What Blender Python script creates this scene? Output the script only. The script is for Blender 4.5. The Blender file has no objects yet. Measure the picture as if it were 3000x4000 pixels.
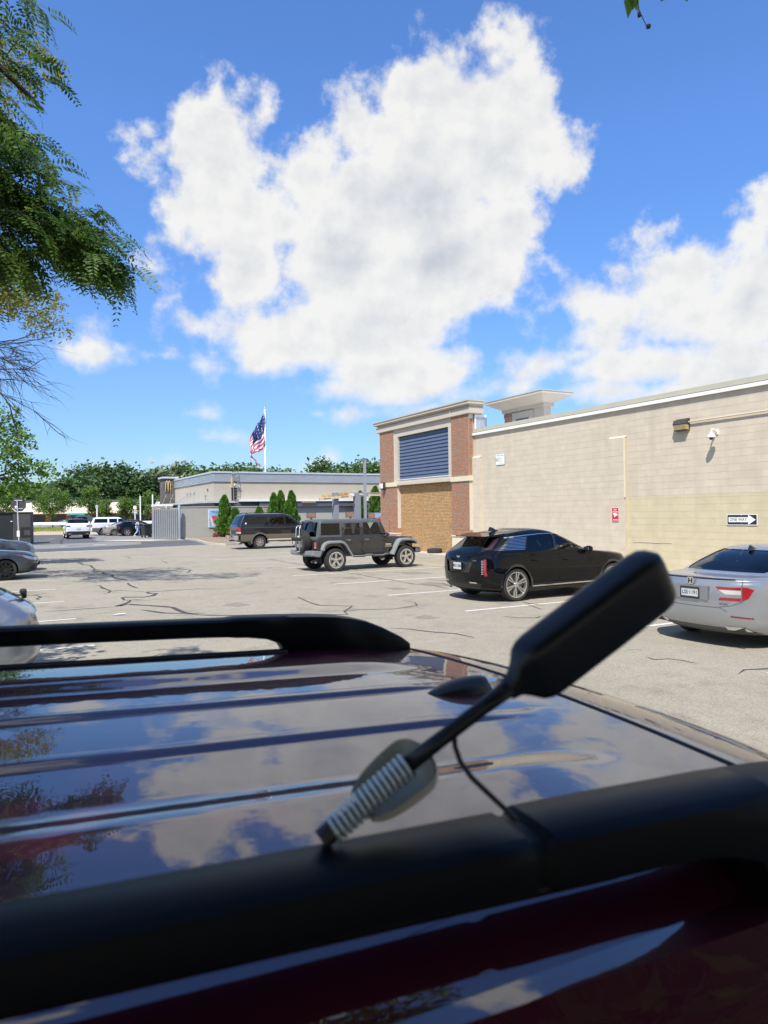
import bpy, bmesh, math, random
from mathutils import Vector, Matrix, noise as mnoise
random.seed(7)
sc = bpy.context.scene
R = math.radians
# ------------------------------------------------------------------ camera
cd = bpy.data.cameras.new('camera'); cam = bpy.data.objects.new('camera', cd)
sc.collection.objects.link(cam); sc.camera = cam
cd.sensor_fit = 'HORIZONTAL'; cd.sensor_width = 36.0; cd.lens = 33.29
cd.clip_start = 0.02; cd.clip_end = 3000
cam.matrix_world = Matrix.Translation((0, 0, 2.05)) @ Matrix.Rotation(R(90.02), 4, 'X') @ Matrix.Rotation(-0.013, 4, 'Z')
cd.dof.use_dof = True; cd.dof.focus_distance = 22.0; cd.dof.aperture_fstop = 8.5
# ------------------------------------------------------------------ exposure
sc.view_settings.view_transform = 'Standard'; sc.view_settings.look = 'None'
sc.view_settings.gamma = 1.0; sc.view_settings.exposure = 0.68
sc.view_settings.use_curve_mapping = False
sc.cycles.use_denoising = True
sc.cycles.max_bounces = 8; sc.cycles.diffuse_bounces = 3; sc.cycles.glossy_bounces = 4
sc.cycles.transmission_bounces = 4; sc.cycles.transparent_max_bounces = 12
sc.cycles.sample_clamp_indirect = 6.0
sc.cycles.caustics_reflective = False; sc.cycles.caustics_refractive = False
# ------------------------------------------------------------------ sun
SUN_EL = R(55); LX, LY = 0.34, 0.94          # horizontal direction in which the light travels
sl = bpy.data.lights.new('sun', 'SUN'); sl.energy = 4.2; sl.angle = R(0.53); sl.color = (1.0, 0.955, 0.88)
sun = bpy.data.objects.new('sun', sl); sc.collection.objects.link(sun)
ldir = Vector((LX * math.cos(SUN_EL), LY * math.cos(SUN_EL), -math.sin(SUN_EL))).normalized()
sun.rotation_euler = ldir.to_track_quat('-Z', 'Y').to_euler()
sun.location = (-8, -20, 30)
# ------------------------------------------------------------------ sky with cumulus clouds
world = bpy.data.worlds.new('World'); sc.world = world; world.use_nodes = True
wt = world.node_tree; wt.nodes.clear()
def wn(kind, **kw):
    n = wt.nodes.new(kind)
    for k, v in kw.items(): setattr(n, k, v)
    return n
def wl(a, b): wt.links.new(a, b)
def wmath(op, a, b=None, c=None, clamp=False):
    n = wn('ShaderNodeMath', operation=op, use_clamp=clamp)
    for i, v in enumerate((a, b, c)):
        if v is None: continue
        if isinstance(v, (int, float)): n.inputs[i].default_value = v
        else: wl(v, n.inputs[i])
    return n.outputs[0]
def wvec(op, a, b=None, scale=None):
    n = wn('ShaderNodeVectorMath', operation=op)
    for i, v in enumerate((a, b)):
        if v is None: continue
        if isinstance(v, (tuple, list)): n.inputs[i].default_value = v
        else: wl(v, n.inputs[i])
    if scale is not None: n.inputs['Scale'].default_value = scale
    return n.outputs['Value'] if op == 'LENGTH' else n.outputs['Vector']
def wnoise(vec, scale, detail, rough, dist=0.0, out='Fac'):
    n = wn('ShaderNodeTexNoise'); n.noise_dimensions = '3D'
    n.inputs['Scale'].default_value = scale; n.inputs['Detail'].default_value = detail
    n.inputs['Roughness'].default_value = rough; n.inputs['Distortion'].default_value = dist
    wl(vec, n.inputs['Vector']); return n.outputs[out]
sky = wn('ShaderNodeTexSky'); sky.sky_type = 'NISHITA'; sky.sun_disc = False
sky.sun_elevation = SUN_EL; sky.sun_rotation = math.atan2(-LX, -LY)
sky.altitude = 0; sky.air_density = 1.0; sky.dust_density = 0.3; sky.ozone_density = 3.0
bg_sky = wn('ShaderNodeBackground'); bg_sky.inputs['Strength'].default_value = 0.078
tint = wn('ShaderNodeMix', data_type='RGBA', blend_type='MULTIPLY'); tint.inputs['Factor'].default_value = 1.0
wl(sky.outputs[0], tint.inputs[6]); wl(tint.outputs[2], bg_sky.inputs['Color'])
geo = wn('ShaderNodeTexCoord'); D = geo.outputs['Generated']
sep = wn('ShaderNodeSeparateXYZ'); wl(D, sep.inputs[0])
az = wmath('ARCTAN2', sep.outputs[0], sep.outputs[1])
el = wmath('ARCSINE', wmath('MINIMUM', wmath('MAXIMUM', sep.outputs[2], -1.0), 1.0))
tc = wn('ShaderNodeMix', data_type='RGBA'); tc.inputs[6].default_value = (0.66, 0.74, 0.86, 1); tc.inputs[7].default_value = (0.98, 1.38, 1.92, 1)
wl(wmath('POWER', wmath('MULTIPLY', sep.outputs[2], 2.2, clamp=True), 0.6), tc.inputs['Factor']); wl(tc.outputs[2], tint.inputs[7])
comb = wn('ShaderNodeCombineXYZ'); wl(az, comb.inputs[0]); wl(el, comb.inputs[1])
grow = wmath('MULTIPLY_ADD', el, 2.1, 0.16, clamp=True)      # far clouds low in the sky are smaller, so is their fluff
def wscale(v, f):
    n = wn('ShaderNodeVectorMath', operation='SCALE'); wl(v, n.inputs[0]); wl(f, n.inputs['Scale']); return n.outputs['Vector']
w1 = wvec('SCALE', wvec('SUBTRACT', wnoise(D, 7.0, 3.0, 0.55, out='Color'), (0.5, 0.5, 0.5)), scale=0.035)
w2 = wvec('SCALE', wvec('SUBTRACT', wnoise(D, 26.0, 4.0, 0.6, out='Color'), (0.5, 0.5, 0.5)), scale=0.022)
P = wvec('ADD', comb.outputs[0], wscale(wvec('ADD', w1, w2), grow))
# cloud bodies: (azimuth, elevation, half width, half height, weight) in hundredths of a radian
CL = [(-30.0,45.1,3.57,2.12,1),(-24.8,48.1,4.59,2.98,1),(-22.8,52.9,0.99,1.8,0.8),(-16.7,50.5,3.3,2.46,1),(-20.5,45.7,4.69,2.83,1),(-24.9,42.5,3.37,2.88,1),(-22.5,38.1,4.34,4.38,1),(-19.5,32.7,5.96,5.16,1),(-10.7,43.1,5.48,5.08,1),(-7.8,47.3,3.56,3.09,1),(-3.5,50.4,4.88,3.25,1),(0.7,49.9,3.59,2.51,1),(5.4,53.7,3.58,4.08,1),(9.9,55.4,5.49,3.05,1),(16.1,56.5,5.08,3.58,1),(19.4,51.9,5.33,4.82,1),(22.8,46.1,5.57,4.84,1),(15.6,46.2,10.18,7.74,1),(5.2,42.0,11.05,8.69,1),(-5.4,34.2,9.75,8.66,1),(8.3,34.0,12.3,8.08,1),(18.0,38.6,5.68,4.68,1),(-1.6,25.9,13.03,7.92,1),(-11.3,24.1,9.01,5.8,1),(1.6,19.7,12.38,4.89,1),(-6.9,17.3,7.14,2.52,1),(-17.1,21.5,4.75,2.45,1),(-30.0,21.0,10.11,1.19,0.7),(-40.3,21.6,4.41,1.26,0.5),(-23.4,20.1,4.32,1.22,0.9),(10.9,52.8,4.83,3.63,1),(-19.1,40.0,4.71,3.53,1),(-24.4,36.6,3.68,3.58,1),(-11.7,44.6,3.22,2.9,1),(-20.5,47.8,5.94,3.27,1),(-21.8,42.8,5.28,3.69,1),(-24.4,38.6,4.3,4.07,1),(-26.7,45.7,4.85,2.53,1),(14.4,51.8,7.02,4.38,1),(5.2,46.8,7.8,5.71,1),(-13.7,38.1,4.8,5.01,1),(7.3,55.6,4.86,3.52,1),(10.0,57.5,4.52,2.51,1),(7.3,50.7,5.84,3.97,1),(27.6,18.7,6.64,2.42,1),(19.6,16.6,5.65,1.87,1),(36.0,27.3,5.14,3.39,1),(13.5,55.2,4.16,3.04,1),(30.0,22.4,7.73,2.96,1),(23.3,19.5,6.17,2.75,1),(-38.7,21.4,4.47,1.15,0.6),(-25.2,25.1,2.75,1.3,0.75),(-30.5,27.4,2.96,1.15,0.5),(-31.1,32.0,2.66,0.9,0.7),(-35.8,25.3,4.0,1.43,0.4),(49.8,36.4,2.01,2.0,1),(47.5,32.8,3.61,2.86,1),(36.0,34.0,3.31,2.28,1),(31.9,31.1,3.82,1.68,0.9),(40.5,29.6,6.61,3.84,1),(26.5,27.1,4.55,1.64,1),(31.9,26.0,7.05,3.18,1),(41.5,24.4,8.73,4.49,1),(48.4,25.7,5.62,6.48,1),(26.4,20.5,4.86,2.41,1),(20.2,18.2,4.07,1.73,1),(35.8,19.2,13.15,3.53,1),(46.8,17.1,11.43,4.24,1),(41.4,14.7,13.66,2.63,1),(30.0,15.5,9.52,2.43,1),(12.6,16.3,6.42,1.76,1),(6.1,14.2,5.85,1.15,0.9),(-5.3,13.8,3.9,1.53,1),(-9.5,13.9,3.88,1.02,0.9),(-21.0,10.5,2.37,1.13,1),(-24.1,10.5,2.21,1.13,1),(-26.4,13.7,1.46,0.37,0.7),(-29.0,7.6,2.87,1.12,0.9),(-31.4,7.6,1.3,0.99,1),(-28.7,9.0,0.54,0.56,0.9),(-7.0,7.7,1.43,1.29,1),(-9.0,6.7,3.56,0.78,0.9),(-36.6,6.2,2.56,0.73,0.9),(-40.8,4.8,0.99,1.07,0.9),(-31.4,6.3,5.31,0.62,0.8)]
fields = []
for (a, e, rx, ry, wgt) in CL:
    q = wvec('MULTIPLY', wvec('SUBTRACT', P, (a / 100, e / 100, 0)), (100 / rx, 100 / ry, 0))
    ln = wvec('LENGTH', q)
    m = min(rx, ry) / 100
    fields.append(wmath('MULTIPLY_ADD', ln, -m, m * wgt))
F = fields[0]
for g in fields[1:]: F = wmath('SMOOTH_MAX', F, g, 0.032) if CL[fields.index(g)][1] > 21 else wmath('MAXIMUM', F, g)
# the rest of the sky, beyond those bodies: scattered fair-weather cumulus of the same kind
gen = wmath('MULTIPLY_ADD', wnoise(D, 2.6, 2.0, 0.5), 0.75, -0.43)
absaz = wmath('ABSOLUTE', az)
out_az = wmath('MULTIPLY_ADD', absaz, 3.0, -1.9, clamp=True)
out_el = wmath('MULTIPLY_ADD', el, 4.0, -2.75, clamp=True)
outside = wmath('MAXIMUM', out_az, out_el)
gen = wmath('ADD', gen, wmath('MULTIPLY_ADD', outside, 0.5, -0.5))
F = wmath('SMOOTH_MAX', F, gen, 0.02)
n_a = wnoise(D, 14.0, 9.0, 0.57, 0.0)
inner = wmath('MULTIPLY_ADD', wmath('MULTIPLY_ADD', F, 30.0, -0.35, clamp=True), -0.72, 1.0)   # deep inside a cloud there are no gaps
dens = wmath('ADD', F, wmath('MULTIPLY', wmath('MULTIPLY_ADD', n_a, 0.16, -0.074), wmath('MULTIPLY', grow, inner)))
mr = wn('ShaderNodeMapRange', interpolation_type='SMOOTHSTEP'); wl(dens, mr.inputs[0])
mr.inputs[1].default_value = -0.004; mr.inputs[2].default_value = 0.026
alpha = wmath('MULTIPLY', mr.outputs[0], wmath('MULTIPLY_ADD', sep.outputs[2], 40.0, 0.2, clamp=True))
# shading of the cloud: sunlit rims and billows, greyer where the cloud is deep
thick = wn('ShaderNodeMapRange', interpolation_type='SMOOTHSTEP'); wl(dens, thick.inputs[0])
thick.inputs[1].default_value = 0.018; thick.inputs[2].default_value = 0.085
s_a = wnoise(D, 15.0, 6.0, 0.55); s_b = wnoise(wvec('ADD', D, (-0.010, -0.004, 0.014)), 15.0, 6.0, 0.55)
lit = wmath('MULTIPLY_ADD', wmath('SUBTRACT', s_a, s_b), 1.7, 0.97)
big = wnoise(D, 3.2, 3.0, 0.5)
deep = wmath('MULTIPLY', thick.outputs[0], wmath('MULTIPLY_ADD', big, 2.4, -0.42, clamp=True))
lit = wmath('SUBTRACT', lit, wmath('MULTIPLY', deep, 0.72), clamp=True)
ramp = wn('ShaderNodeMix', data_type='RGBA'); wl(lit, ramp.inputs['Factor'])
ramp.inputs[6].default_value = (0.41, 0.436, 0.475, 1); ramp.inputs[7].default_value = (0.64, 0.635, 0.62, 1)
bg_cl = wn('ShaderNodeBackground'); bg_cl.inputs['Strength'].default_value = 0.90; wl(ramp.outputs[2], bg_cl.inputs['Color'])
mixw = wn('ShaderNodeMixShader'); wl(wmath('MULTIPLY', alpha, 0.97), mixw.inputs[0]); wl(bg_sky.outputs[0], mixw.inputs[1]); wl(bg_cl.outputs[0], mixw.inputs[2])
wo = wn('ShaderNodeOutputWorld'); wl(mixw.outputs[0], wo.inputs['Surface'])
world.cycles.sampling_method = 'MANUAL'; world.cycles.sample_map_resolution = 512
# ------------------------------------------------------------------ helpers
COL = sc.collection
TH = math.atan2(0.470, 0.8827)               # the lot is laid out along n (towards the long wall) and u (along it)
def NU(n, u, z=0.0): return Vector((0.8827 * n - 0.470 * u, 0.470 * n + 0.8827 * u, z))
MATS = {}
def mat(name, col, rough=0.6, metal=0.0, spec=0.5, var=None, bump=None, coat=0.0, coat_rough=0.03, alpha=None, emit=None, trans=None, coat_ior=1.5, obj=True, sub=None):
    """Principled material; var = (scale, amount, detail) mottles value, bump = (scale, strength)"""
    if name in MATS: return MATS[name]
    m = bpy.data.materials.new(name); m.use_nodes = True; MATS[name] = m
    t = m.node_tree; b = t.nodes['Principled BSDF']
    b.inputs['Base Color'].default_value = (*col, 1); b.inputs['Roughness'].default_value = rough
    b.inputs['Metallic'].default_value = metal; b.inputs['Specular IOR Level'].default_value = spec
    if coat: b.inputs['Coat Weight'].default_value = coat; b.inputs['Coat Roughness'].default_value = coat_rough; b.inputs['Coat IOR'].default_value = coat_ior
    if emit: b.inputs['Emission Color'].default_value = (*col, 1); b.inputs['Emission Strength'].default_value = emit
    tc = t.nodes.new('ShaderNodeTexCoord'); vec = tc.outputs['Object']
    if var:
        n = t.nodes.new('ShaderNodeTexNoise'); n.inputs['Scale'].default_value = var[0]; n.inputs['Detail'].default_value = var[2] if len(var) > 2 else 6
        n.inputs['Roughness'].default_value = 0.6; t.links.new(vec, n.inputs['Vector'])
        mr = t.nodes.new('ShaderNodeMapRange'); mr.inputs[1].default_value = 0.25; mr.inputs[2].default_value = 0.75
        mr.inputs[3].default_value = 1 - var[1]; mr.inputs[4].default_value = 1 + var[1]; t.links.new(n.outputs['Fac'], mr.inputs[0])
        mx = t.nodes.new('ShaderNodeMix'); mx.data_type = 'RGBA'; mx.blend_type = 'MULTIPLY'; mx.inputs['Factor'].default_value = 1
        mx.inputs[6].default_value = (*col, 1); t.links.new(mr.outputs[0], mx.inputs[7]); t.links.new(mx.outputs[2], b.inputs['Base Color'])
    if bump:
        n = t.nodes.new('ShaderNodeTexNoise'); n.inputs['Scale'].default_value = bump[0]; n.inputs['Detail'].default_value = 5
        t.links.new(vec, n.inputs['Vector']); bp = t.nodes.new('ShaderNodeBump'); bp.inputs['Strength'].default_value = bump[1]
        bp.inputs['Distance'].default_value = 0.02; t.links.new(n.outputs['Fac'], bp.inputs['Height']); t.links.new(bp.outputs[0], b.inputs['Normal'])
    return m
def glass(name, tintc, refl=1.0, rough=0.0):
    """window glass: tinted see-through pane with a mirror reflection that grows at grazing angles"""
    if name in MATS: return MATS[name]
    m = bpy.data.materials.new(name); m.use_nodes = True; MATS[name] = m
    t = m.node_tree; t.nodes.clear()
    tr = t.nodes.new('ShaderNodeBsdfTransparent'); tr.inputs[0].default_value = (*tintc, 1)
    gl = t.nodes.new('ShaderNodeBsdfGlossy'); gl.inputs['Roughness'].default_value = rough; gl.inputs[0].default_value = (refl, refl, refl, 1)
    fr = t.nodes.new('ShaderNodeFresnel'); fr.inputs[0].default_value = 1.55
    mx = t.nodes.new('ShaderNodeMixShader'); o = t.nodes.new('ShaderNodeOutputMaterial')
    t.links.new(fr.outputs[0], mx.inputs[0]); t.links.new(tr.outputs[0], mx.inputs[1]); t.links.new(gl.outputs[0], mx.inputs[2]); t.links.new(mx.outputs[0], o.inputs[0])
    return m
def empty(name, loc=(0, 0, 0), rz=0.0, label=None, cat=None, group=None, kind=None, parent=None):
    o = bpy.data.objects.new(name, None); COL.objects.link(o); o.location = loc; o.rotation_euler = (0, 0, rz); o.empty_display_size = 0.2
    return tag(o, label, cat, group, kind)
def tag(o, label=None, cat=None, group=None, kind=None):
    if label: o['label'] = label
    if cat: o['category'] = cat
    if group: o['group'] = group
    if kind: o['kind'] = kind
    return o
class MB:
    """collects shapes; build() links them as ONE mesh object"""
    def __init__(s): s.v = []; s.f = []; s.mi = []; s.cur = 0
    def add(s, vs, fs, M=None):
        o = len(s.v)
        s.v += [tuple(M @ Vector(p)) for p in vs] if M is not None else [tuple(p) for p in vs]
        s.f += [tuple(i + o for i in f) for f in fs]; s.mi += [s.cur] * len(fs); return s
    def box(s, x0, x1, y0, y1, z0, z1, M=None):
        return s.add([(x0, y0, z0), (x1, y0, z0), (x1, y1, z0), (x0, y1, z0), (x0, y0, z1), (x1, y0, z1), (x1, y1, z1), (x0, y1, z1)],
                     [(0, 3, 2, 1), (4, 5, 6, 7), (0, 1, 5, 4), (1, 2, 6, 5), (2, 3, 7, 6), (3, 0, 4, 7)], M)
    def bbox(s, x0, x1, y0, y1, z0, z1, b=0.02, M=None):
        """box with chamfered edges"""
        vs = []; fs = []
        for (zz, ins) in ((z0, b), (z0 + b, 0), (z1 - b, 0), (z1, b)):
            a = ins
            X0, X1, Y0, Y1 = x0 + a, x1 - a, y0 + a, y1 - a
            vs += [(X0 + b, Y0, zz), (X1 - b, Y0, zz), (X1, Y0 + b, zz), (X1, Y1 - b, zz), (X1 - b, Y1, zz), (X0 + b, Y1, zz), (X0, Y1 - b, zz), (X0, Y0 + b, zz)]
        for k in range(3):
            for j in range(8):
                fs.append((k * 8 + j, k * 8 + (j + 1) % 8, k * 8 + 8 + (j + 1) % 8, k * 8 + 8 + j))
        fs.append(tuple(range(7, -1, -1))); fs.append(tuple(range(24, 32)))
        return s.add(vs, fs, M)
    def prism(s, pts, d0, d1, axis='y', M=None):
        """polygon pts (a,b) extruded along axis: y -> (a,d,b); x -> (d,a,b); z -> (a,b,d)"""
        n = len(pts)
        def mk(p, d): return (p[0], d, p[1]) if axis == 'y' else ((d, p[0], p[1]) if axis == 'x' else (p[0], p[1], d))
        vs = [mk(p, d0) for p in pts] + [mk(p, d1) for p in pts]
        fs = [tuple(range(n)), tuple(range(2 * n - 1, n - 1, -1))] + [(i, i + n, (i + 1) % n + n, (i + 1) % n) for i in range(n)]
        return s.add(vs, fs, M)
    def tube(s, pts, r, n=8, M=None, cap=True):
        pts = [Vector(p) for p in pts]; rs = r if isinstance(r, (list, tuple)) else [r] * len(pts)
        vs = []; fs = []; prev = None
        for i, p in enumerate(pts):
            t = (pts[min(i + 1, len(pts) - 1)] - pts[max(i - 1, 0)]).normalized()
            if prev is None:
                a = t.orthogonal().normalized()
            else:
                a = (prev - t * prev.dot(t)); a = a.normalized() if a.length > 1e-6 else t.orthogonal().normalized()
            prev = a; b = t.cross(a)
            for k in range(n):
                th = 2 * math.pi * k / n; vs.append(p + (a * math.cos(th) + b * math.sin(th)) * rs[i])
        for i in range(len(pts) - 1):
            for k in range(n): fs.append((i * n + k, i * n + (k + 1) % n, (i + 1) * n + (k + 1) % n, (i + 1) * n + k))
        if cap: fs += [tuple(range(n - 1, -1, -1)), tuple(range((len(pts) - 1) * n, len(pts) * n))]
        return s.add(vs, fs, M)
    def lathe(s, prof, n=24, axis='z', M=None, a0=0, a1=2 * math.pi):
        """profile (r,h) turned about axis"""
        full = abs(a1 - a0 - 2 * math.pi) < 1e-6; m = n if full else n + 1
        vs = []; fs = []
        for (r, h) in prof:
            for k in range(m):
                th = a0 + (a1 - a0) * k / n; c, q = math.cos(th) * r, math.sin(th) * r
                vs.append((c, q, h) if axis == 'z' else ((c, h, q) if axis == 'y' else (h, c, q)))
        for i in range(len(prof) - 1):
            for k in range(n if full else n): fs.append((i * m + k, i * m + (k + 1) % m, (i + 1) * m + (k + 1) % m, (i + 1) * m + k))
        return s.add(vs, fs, M)
    def grid(s, rows, M=None, close=False):
        """rows: list of equally long point lists"""
        m = len(rows[0]); vs = [p for r in rows for p in r]; fs = []
        for i in range(len(rows) - 1):
            for k in range(m if close else m - 1): fs.append((i * m + k, i * m + (k + 1) % m, (i + 1) * m + (k + 1) % m, (i + 1) * m + k))
        return s.add(vs, fs, M)
    def mesh(s, name, mats, smooth=False):
        me = bpy.data.meshes.new(name); me.from_pydata(s.v, [], s.f)
        ms = mats if isinstance(mats, (list, tuple)) else [mats]
        for m in ms: me.materials.append(m)
        if len(ms) > 1: me.polygons.foreach_set('material_index', s.mi)
        if smooth is not False:
            for p in me.polygons: p.use_smooth = True
            if smooth is not True: me.set_sharp_from_angle(angle=R(smooth))
        me.update(); return me
    def build(s, name, mats, parent=None, smooth=False, fixn=False, **kw):
        me = s.mesh(name, mats, smooth)
        if fixn:
            b = bmesh.new(); b.from_mesh(me); bmesh.ops.recalc_face_normals(b, faces=b.faces); b.to_mesh(me); b.free()
        return link(name, me, parent, **kw)
def link(name, me, parent=None, loc=None, rz=None, label=None, cat=None, group=None, kind=None, M=None):
    o = bpy.data.objects.new(name, me); COL.objects.link(o)
    if parent is not None: o.parent = parent
    if M is not None: o.matrix_local = M
    if loc is not None: o.location = loc
    if rz is not None: o.rotation_euler = (0, 0, rz)
    return tag(o, label, cat, group, kind)
def copy_tree(o, parent=None):
    c = o.copy(); COL.objects.link(c); c.parent = parent
    for ch in o.children: copy_tree(ch, c)
    return c
def text(body, size, m, parent, M, name='lettering', extrude=0.002, sx=1.0, bold=0.0, align='CENTER'):
    cu = bpy.data.curves.new(name, 'FONT'); cu.body = body; cu.size = size; cu.extrude = extrude; cu.align_x = align; cu.align_y = 'CENTER'; cu.offset = bold
    cu.resolution_u = 3; cu.fill_mode = 'BOTH' if extrude else 'FRONT'
    t = bpy.data.objects.new(name, cu); COL.objects.link(t)
    me = bpy.data.meshes.new_from_object(t.evaluated_get(bpy.context.evaluated_depsgraph_get()))
    bpy.data.objects.remove(t); bpy.data.curves.remove(cu)
    me.name = name; me.materials.clear(); me.materials.append(m)
    o = bpy.data.objects.new(name, me); COL.objects.link(o)
    if parent is not None: o.parent = parent
    o.matrix_local = M @ Matrix.Diagonal((sx, 1, 1, 1)); return o
def face_M(origin, right, up):
    """matrix whose x runs along right, y along up, z out of the face"""
    r = Vector(right).normalized(); u = Vector(up).normalized(); n = r.cross(u)
    M = Matrix((r, u, n)).transposed().to_4x4(); M.translation = Vector(origin); return M
def pchip(xs, ys, x):
    if x <= xs[0]: return ys[0]
    if x >= xs[-1]: return ys[-1]
    n = len(xs); h = [xs[i + 1] - xs[i] for i in range(n - 1)]; d = [(ys[i + 1] - ys[i]) / h[i] for i in range(n - 1)]
    def slope(i):
        if i == 0: return d[0]
        if i == n - 1: return d[-1]
        if d[i - 1] * d[i] <= 0: return 0.0
        w1 = 2 * h[i] + h[i - 1]; w2 = h[i] + 2 * h[i - 1]; return (w1 + w2) / (w1 / d[i - 1] + w2 / d[i])
    i = max(k for k in range(n - 1) if xs[k] <= x); t = (x - xs[i]) / h[i]; m0, m1 = slope(i) * h[i], slope(i + 1) * h[i]
    return (2 * t**3 - 3 * t**2 + 1) * ys[i] + (t**3 - 2 * t**2 + t) * m0 + (-2 * t**3 + 3 * t**2) * ys[i + 1] + (t**3 - t**2) * m1
# ------------------------------------------------------------------ ground
def asphalt(name, c0, c1, speck=0.5, sc1=260.0):
    m = bpy.data.materials.new(name); m.use_nodes = True; t = m.node_tree; b = t.nodes['Principled BSDF']
    b.inputs['Roughness'].default_value = 0.9; b.inputs['Specular IOR Level'].default_value = 0.25
    tc = t.nodes.new('ShaderNodeTexCoord'); L = t.links.new
    def nz(scale, det, rough=0.6):
        n = t.nodes.new('ShaderNodeTexNoise'); n.inputs['Scale'].default_value = scale; n.inputs['Detail'].default_value = det; n.inputs['Roughness'].default_value = rough
        L(tc.outputs['Object'], n.inputs['Vector']); return n.outputs['Fac']
    big = nz(0.35, 5); mid = nz(3.0, 5, 0.7); vo = t.nodes.new('ShaderNodeTexVoronoi'); vo.inputs['Scale'].default_value = 75.0; L(tc.outputs['Object'], vo.inputs['Vector'])
    fine = nz(sc1, 2, 0.8)
    cr = t.nodes.new('ShaderNodeMapRange'); cr.inputs[1].default_value = 0.3; cr.inputs[2].default_value = 0.7; L(big, cr.inputs[0])
    a = t.nodes.new('ShaderNodeMix'); a.data_type = 'RGBA'; a.inputs[6].default_value = (*c0, 1); a.inputs[7].default_value = (*c1, 1); L(cr.outputs[0], a.inputs['Factor'])
    def mul(fac, lo, hi, src):
        r = t.nodes.new('ShaderNodeMapRange'); r.inputs[1].default_value = 0.3; r.inputs[2].default_value = 0.7; r.inputs[3].default_value = lo; r.inputs[4].default_value = hi; L(fac, r.inputs[0])
        x = t.nodes.new('ShaderNodeMix'); x.data_type = 'RGBA'; x.blend_type = 'MULTIPLY'; x.inputs['Factor'].default_value = 1; L(src, x.inputs[6]); L(r.outputs[0], x.inputs[7]); return x.outputs[2]
    c = mul(mid, 0.92, 1.07, a.outputs[2]); blot = nz(0.9, 6, 0.65); br_ = t.nodes.new('ShaderNodeMapRange'); br_.inputs[1].default_value = 0.56; br_.inputs[2].default_value = 0.70; br_.inputs[3].default_value = 0.5; br_.inputs[4].default_value = 0.3; L(blot, br_.inputs[0]); c = mul(br_.outputs[0], 0.70, 1.3, c); c = mul(fine, 1 - speck, 1 + speck, c)
    st = t.nodes.new('ShaderNodeSeparateColor'); L(vo.outputs['Color'], st.inputs[0]); c = mul(st.outputs[0], 1 - 0.45 * speck, 1 + 0.45 * speck, c)
    L(c, b.inputs['Base Color'])
    bp = t.nodes.new('ShaderNodeBump'); bp.inputs['Strength'].default_value = 0.5; bp.inputs['Distance'].default_value = 0.008; L(fine, bp.inputs['Height']); L(bp.outputs[0], b.inputs['Normal'])
    MATS[name] = m; return m
A_OLD = asphalt('old_asphalt', (0.278, 0.248, 0.188), (0.316, 0.285, 0.222), 0.34)
A_NEW = asphalt('new_asphalt', (0.085, 0.088, 0.095), (0.125, 0.125, 0.128), 0.22)
A_MID = asphalt('far_asphalt', (0.19, 0.185, 0.175), (0.25, 0.24, 0.22), 0.2)
M_TAR = mat('crack_tar', (0.055, 0.05, 0.048), 0.75, var=(9, 0.25))
M_LINE = mat('road_paint', (0.62, 0.60, 0.54), 0.7, var=(14, 0.22, 8), bump=(120, 0.3))
M_YEL = mat('yellow_paint', (0.58, 0.44, 0.16), 0.7, var=(10, 0.25))
M_CONC = mat('concrete', (0.46, 0.41, 0.33), 0.85, var=(4, 0.18), bump=(60, 0.3))
M_SOIL = mat('dry_soil', (0.36, 0.27, 0.17), 0.95, var=(6, 0.25), bump=(40, 0.6))
M_MULCH = mat('bed_mulch', (0.26, 0.19, 0.13), 0.95, var=(25, 0.35), bump=(50, 0.8))
def sheet(name, pts, z, m, parent=None, **kw):
    """flat polygon given in lot coordinates (n,u)"""
    b = MB(); b.add([NU(n, u, z) for n, u in pts], [tuple(range(len(pts)))])
    return b.build(name, m, parent, **kw)
ground = sheet('ground', [(-900, -600), (900, -600), (900, 1500), (-900, 1500)], -0.012, M_SOIL, kind='structure')
lot = sheet('parking_lot', [(-28, -22), (17.75, -22), (17.75, 60), (12.2, 48.5), (9, 47.6), (5.2, 45.6), (-28, 45.3)], 0.0, A_OLD, kind='structure')
road = sheet('road', [(-40, 45.3), (5.2, 45.55), (9, 47.6), (12.2, 48.5), (30, 52), (60, 56), (60, 96), (-40, 96)], 0.004 - 0.008, A_NEW, kind='structure')
worn = sheet('worn_pavement', [(-14, 49.6), (4, 50.2), (8.4, 52.6), (9.2, 57.0), (7.2, 59.5), (2.5, 57.5), (-14, 56.5)], 0.001, A_MID, kind='structure')
worn2 = sheet('worn_pavement', [(6.5, 61), (12.0, 60.5), (13, 96), (6.9, 96), (6.9, 70)], 0.001, A_MID, kind='structure')
highway = sheet('highway', [(-200, 104), (200, 112), (200, 134), (-200, 126)], 0.0, A_MID, kind='structure')
def strip(pts, w, z, m, name, parent, wob=0.0, taper=True):
    """ribbon lying on the lot along a polyline of (n,u) points"""
    P = [Vector((a, b)) for a, b in pts]; Q = [P[0]]
    for a, b in zip(P, P[1:]):
        k = max(1, int((b - a).length / 0.28)) if wob else 1
        for i in range(1, k + 1):
            q = a.lerp(b, i / k)
            if wob: q = q + Vector((random.uniform(-wob, wob), random.uniform(-wob, wob)))
            Q.append(q)
    L = []; Rr = []
    for i, q in enumerate(Q):
        d = (Q[min(i + 1, len(Q) - 1)] - Q[max(i - 1, 0)]); d.normalize(); s = Vector((-d.y, d.x))
        ww = w * (random.uniform(0.45, 1.5) if wob else 1.0) * (0.35 if taper and wob and i in (0, len(Q) - 1) else 1)
        L.append(NU(*(q + s * ww / 2), z)); Rr.append(NU(*(q - s * ww / 2), z))
    b = MB(); b.grid([L, Rr]); return b.build(name, m, parent)
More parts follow.
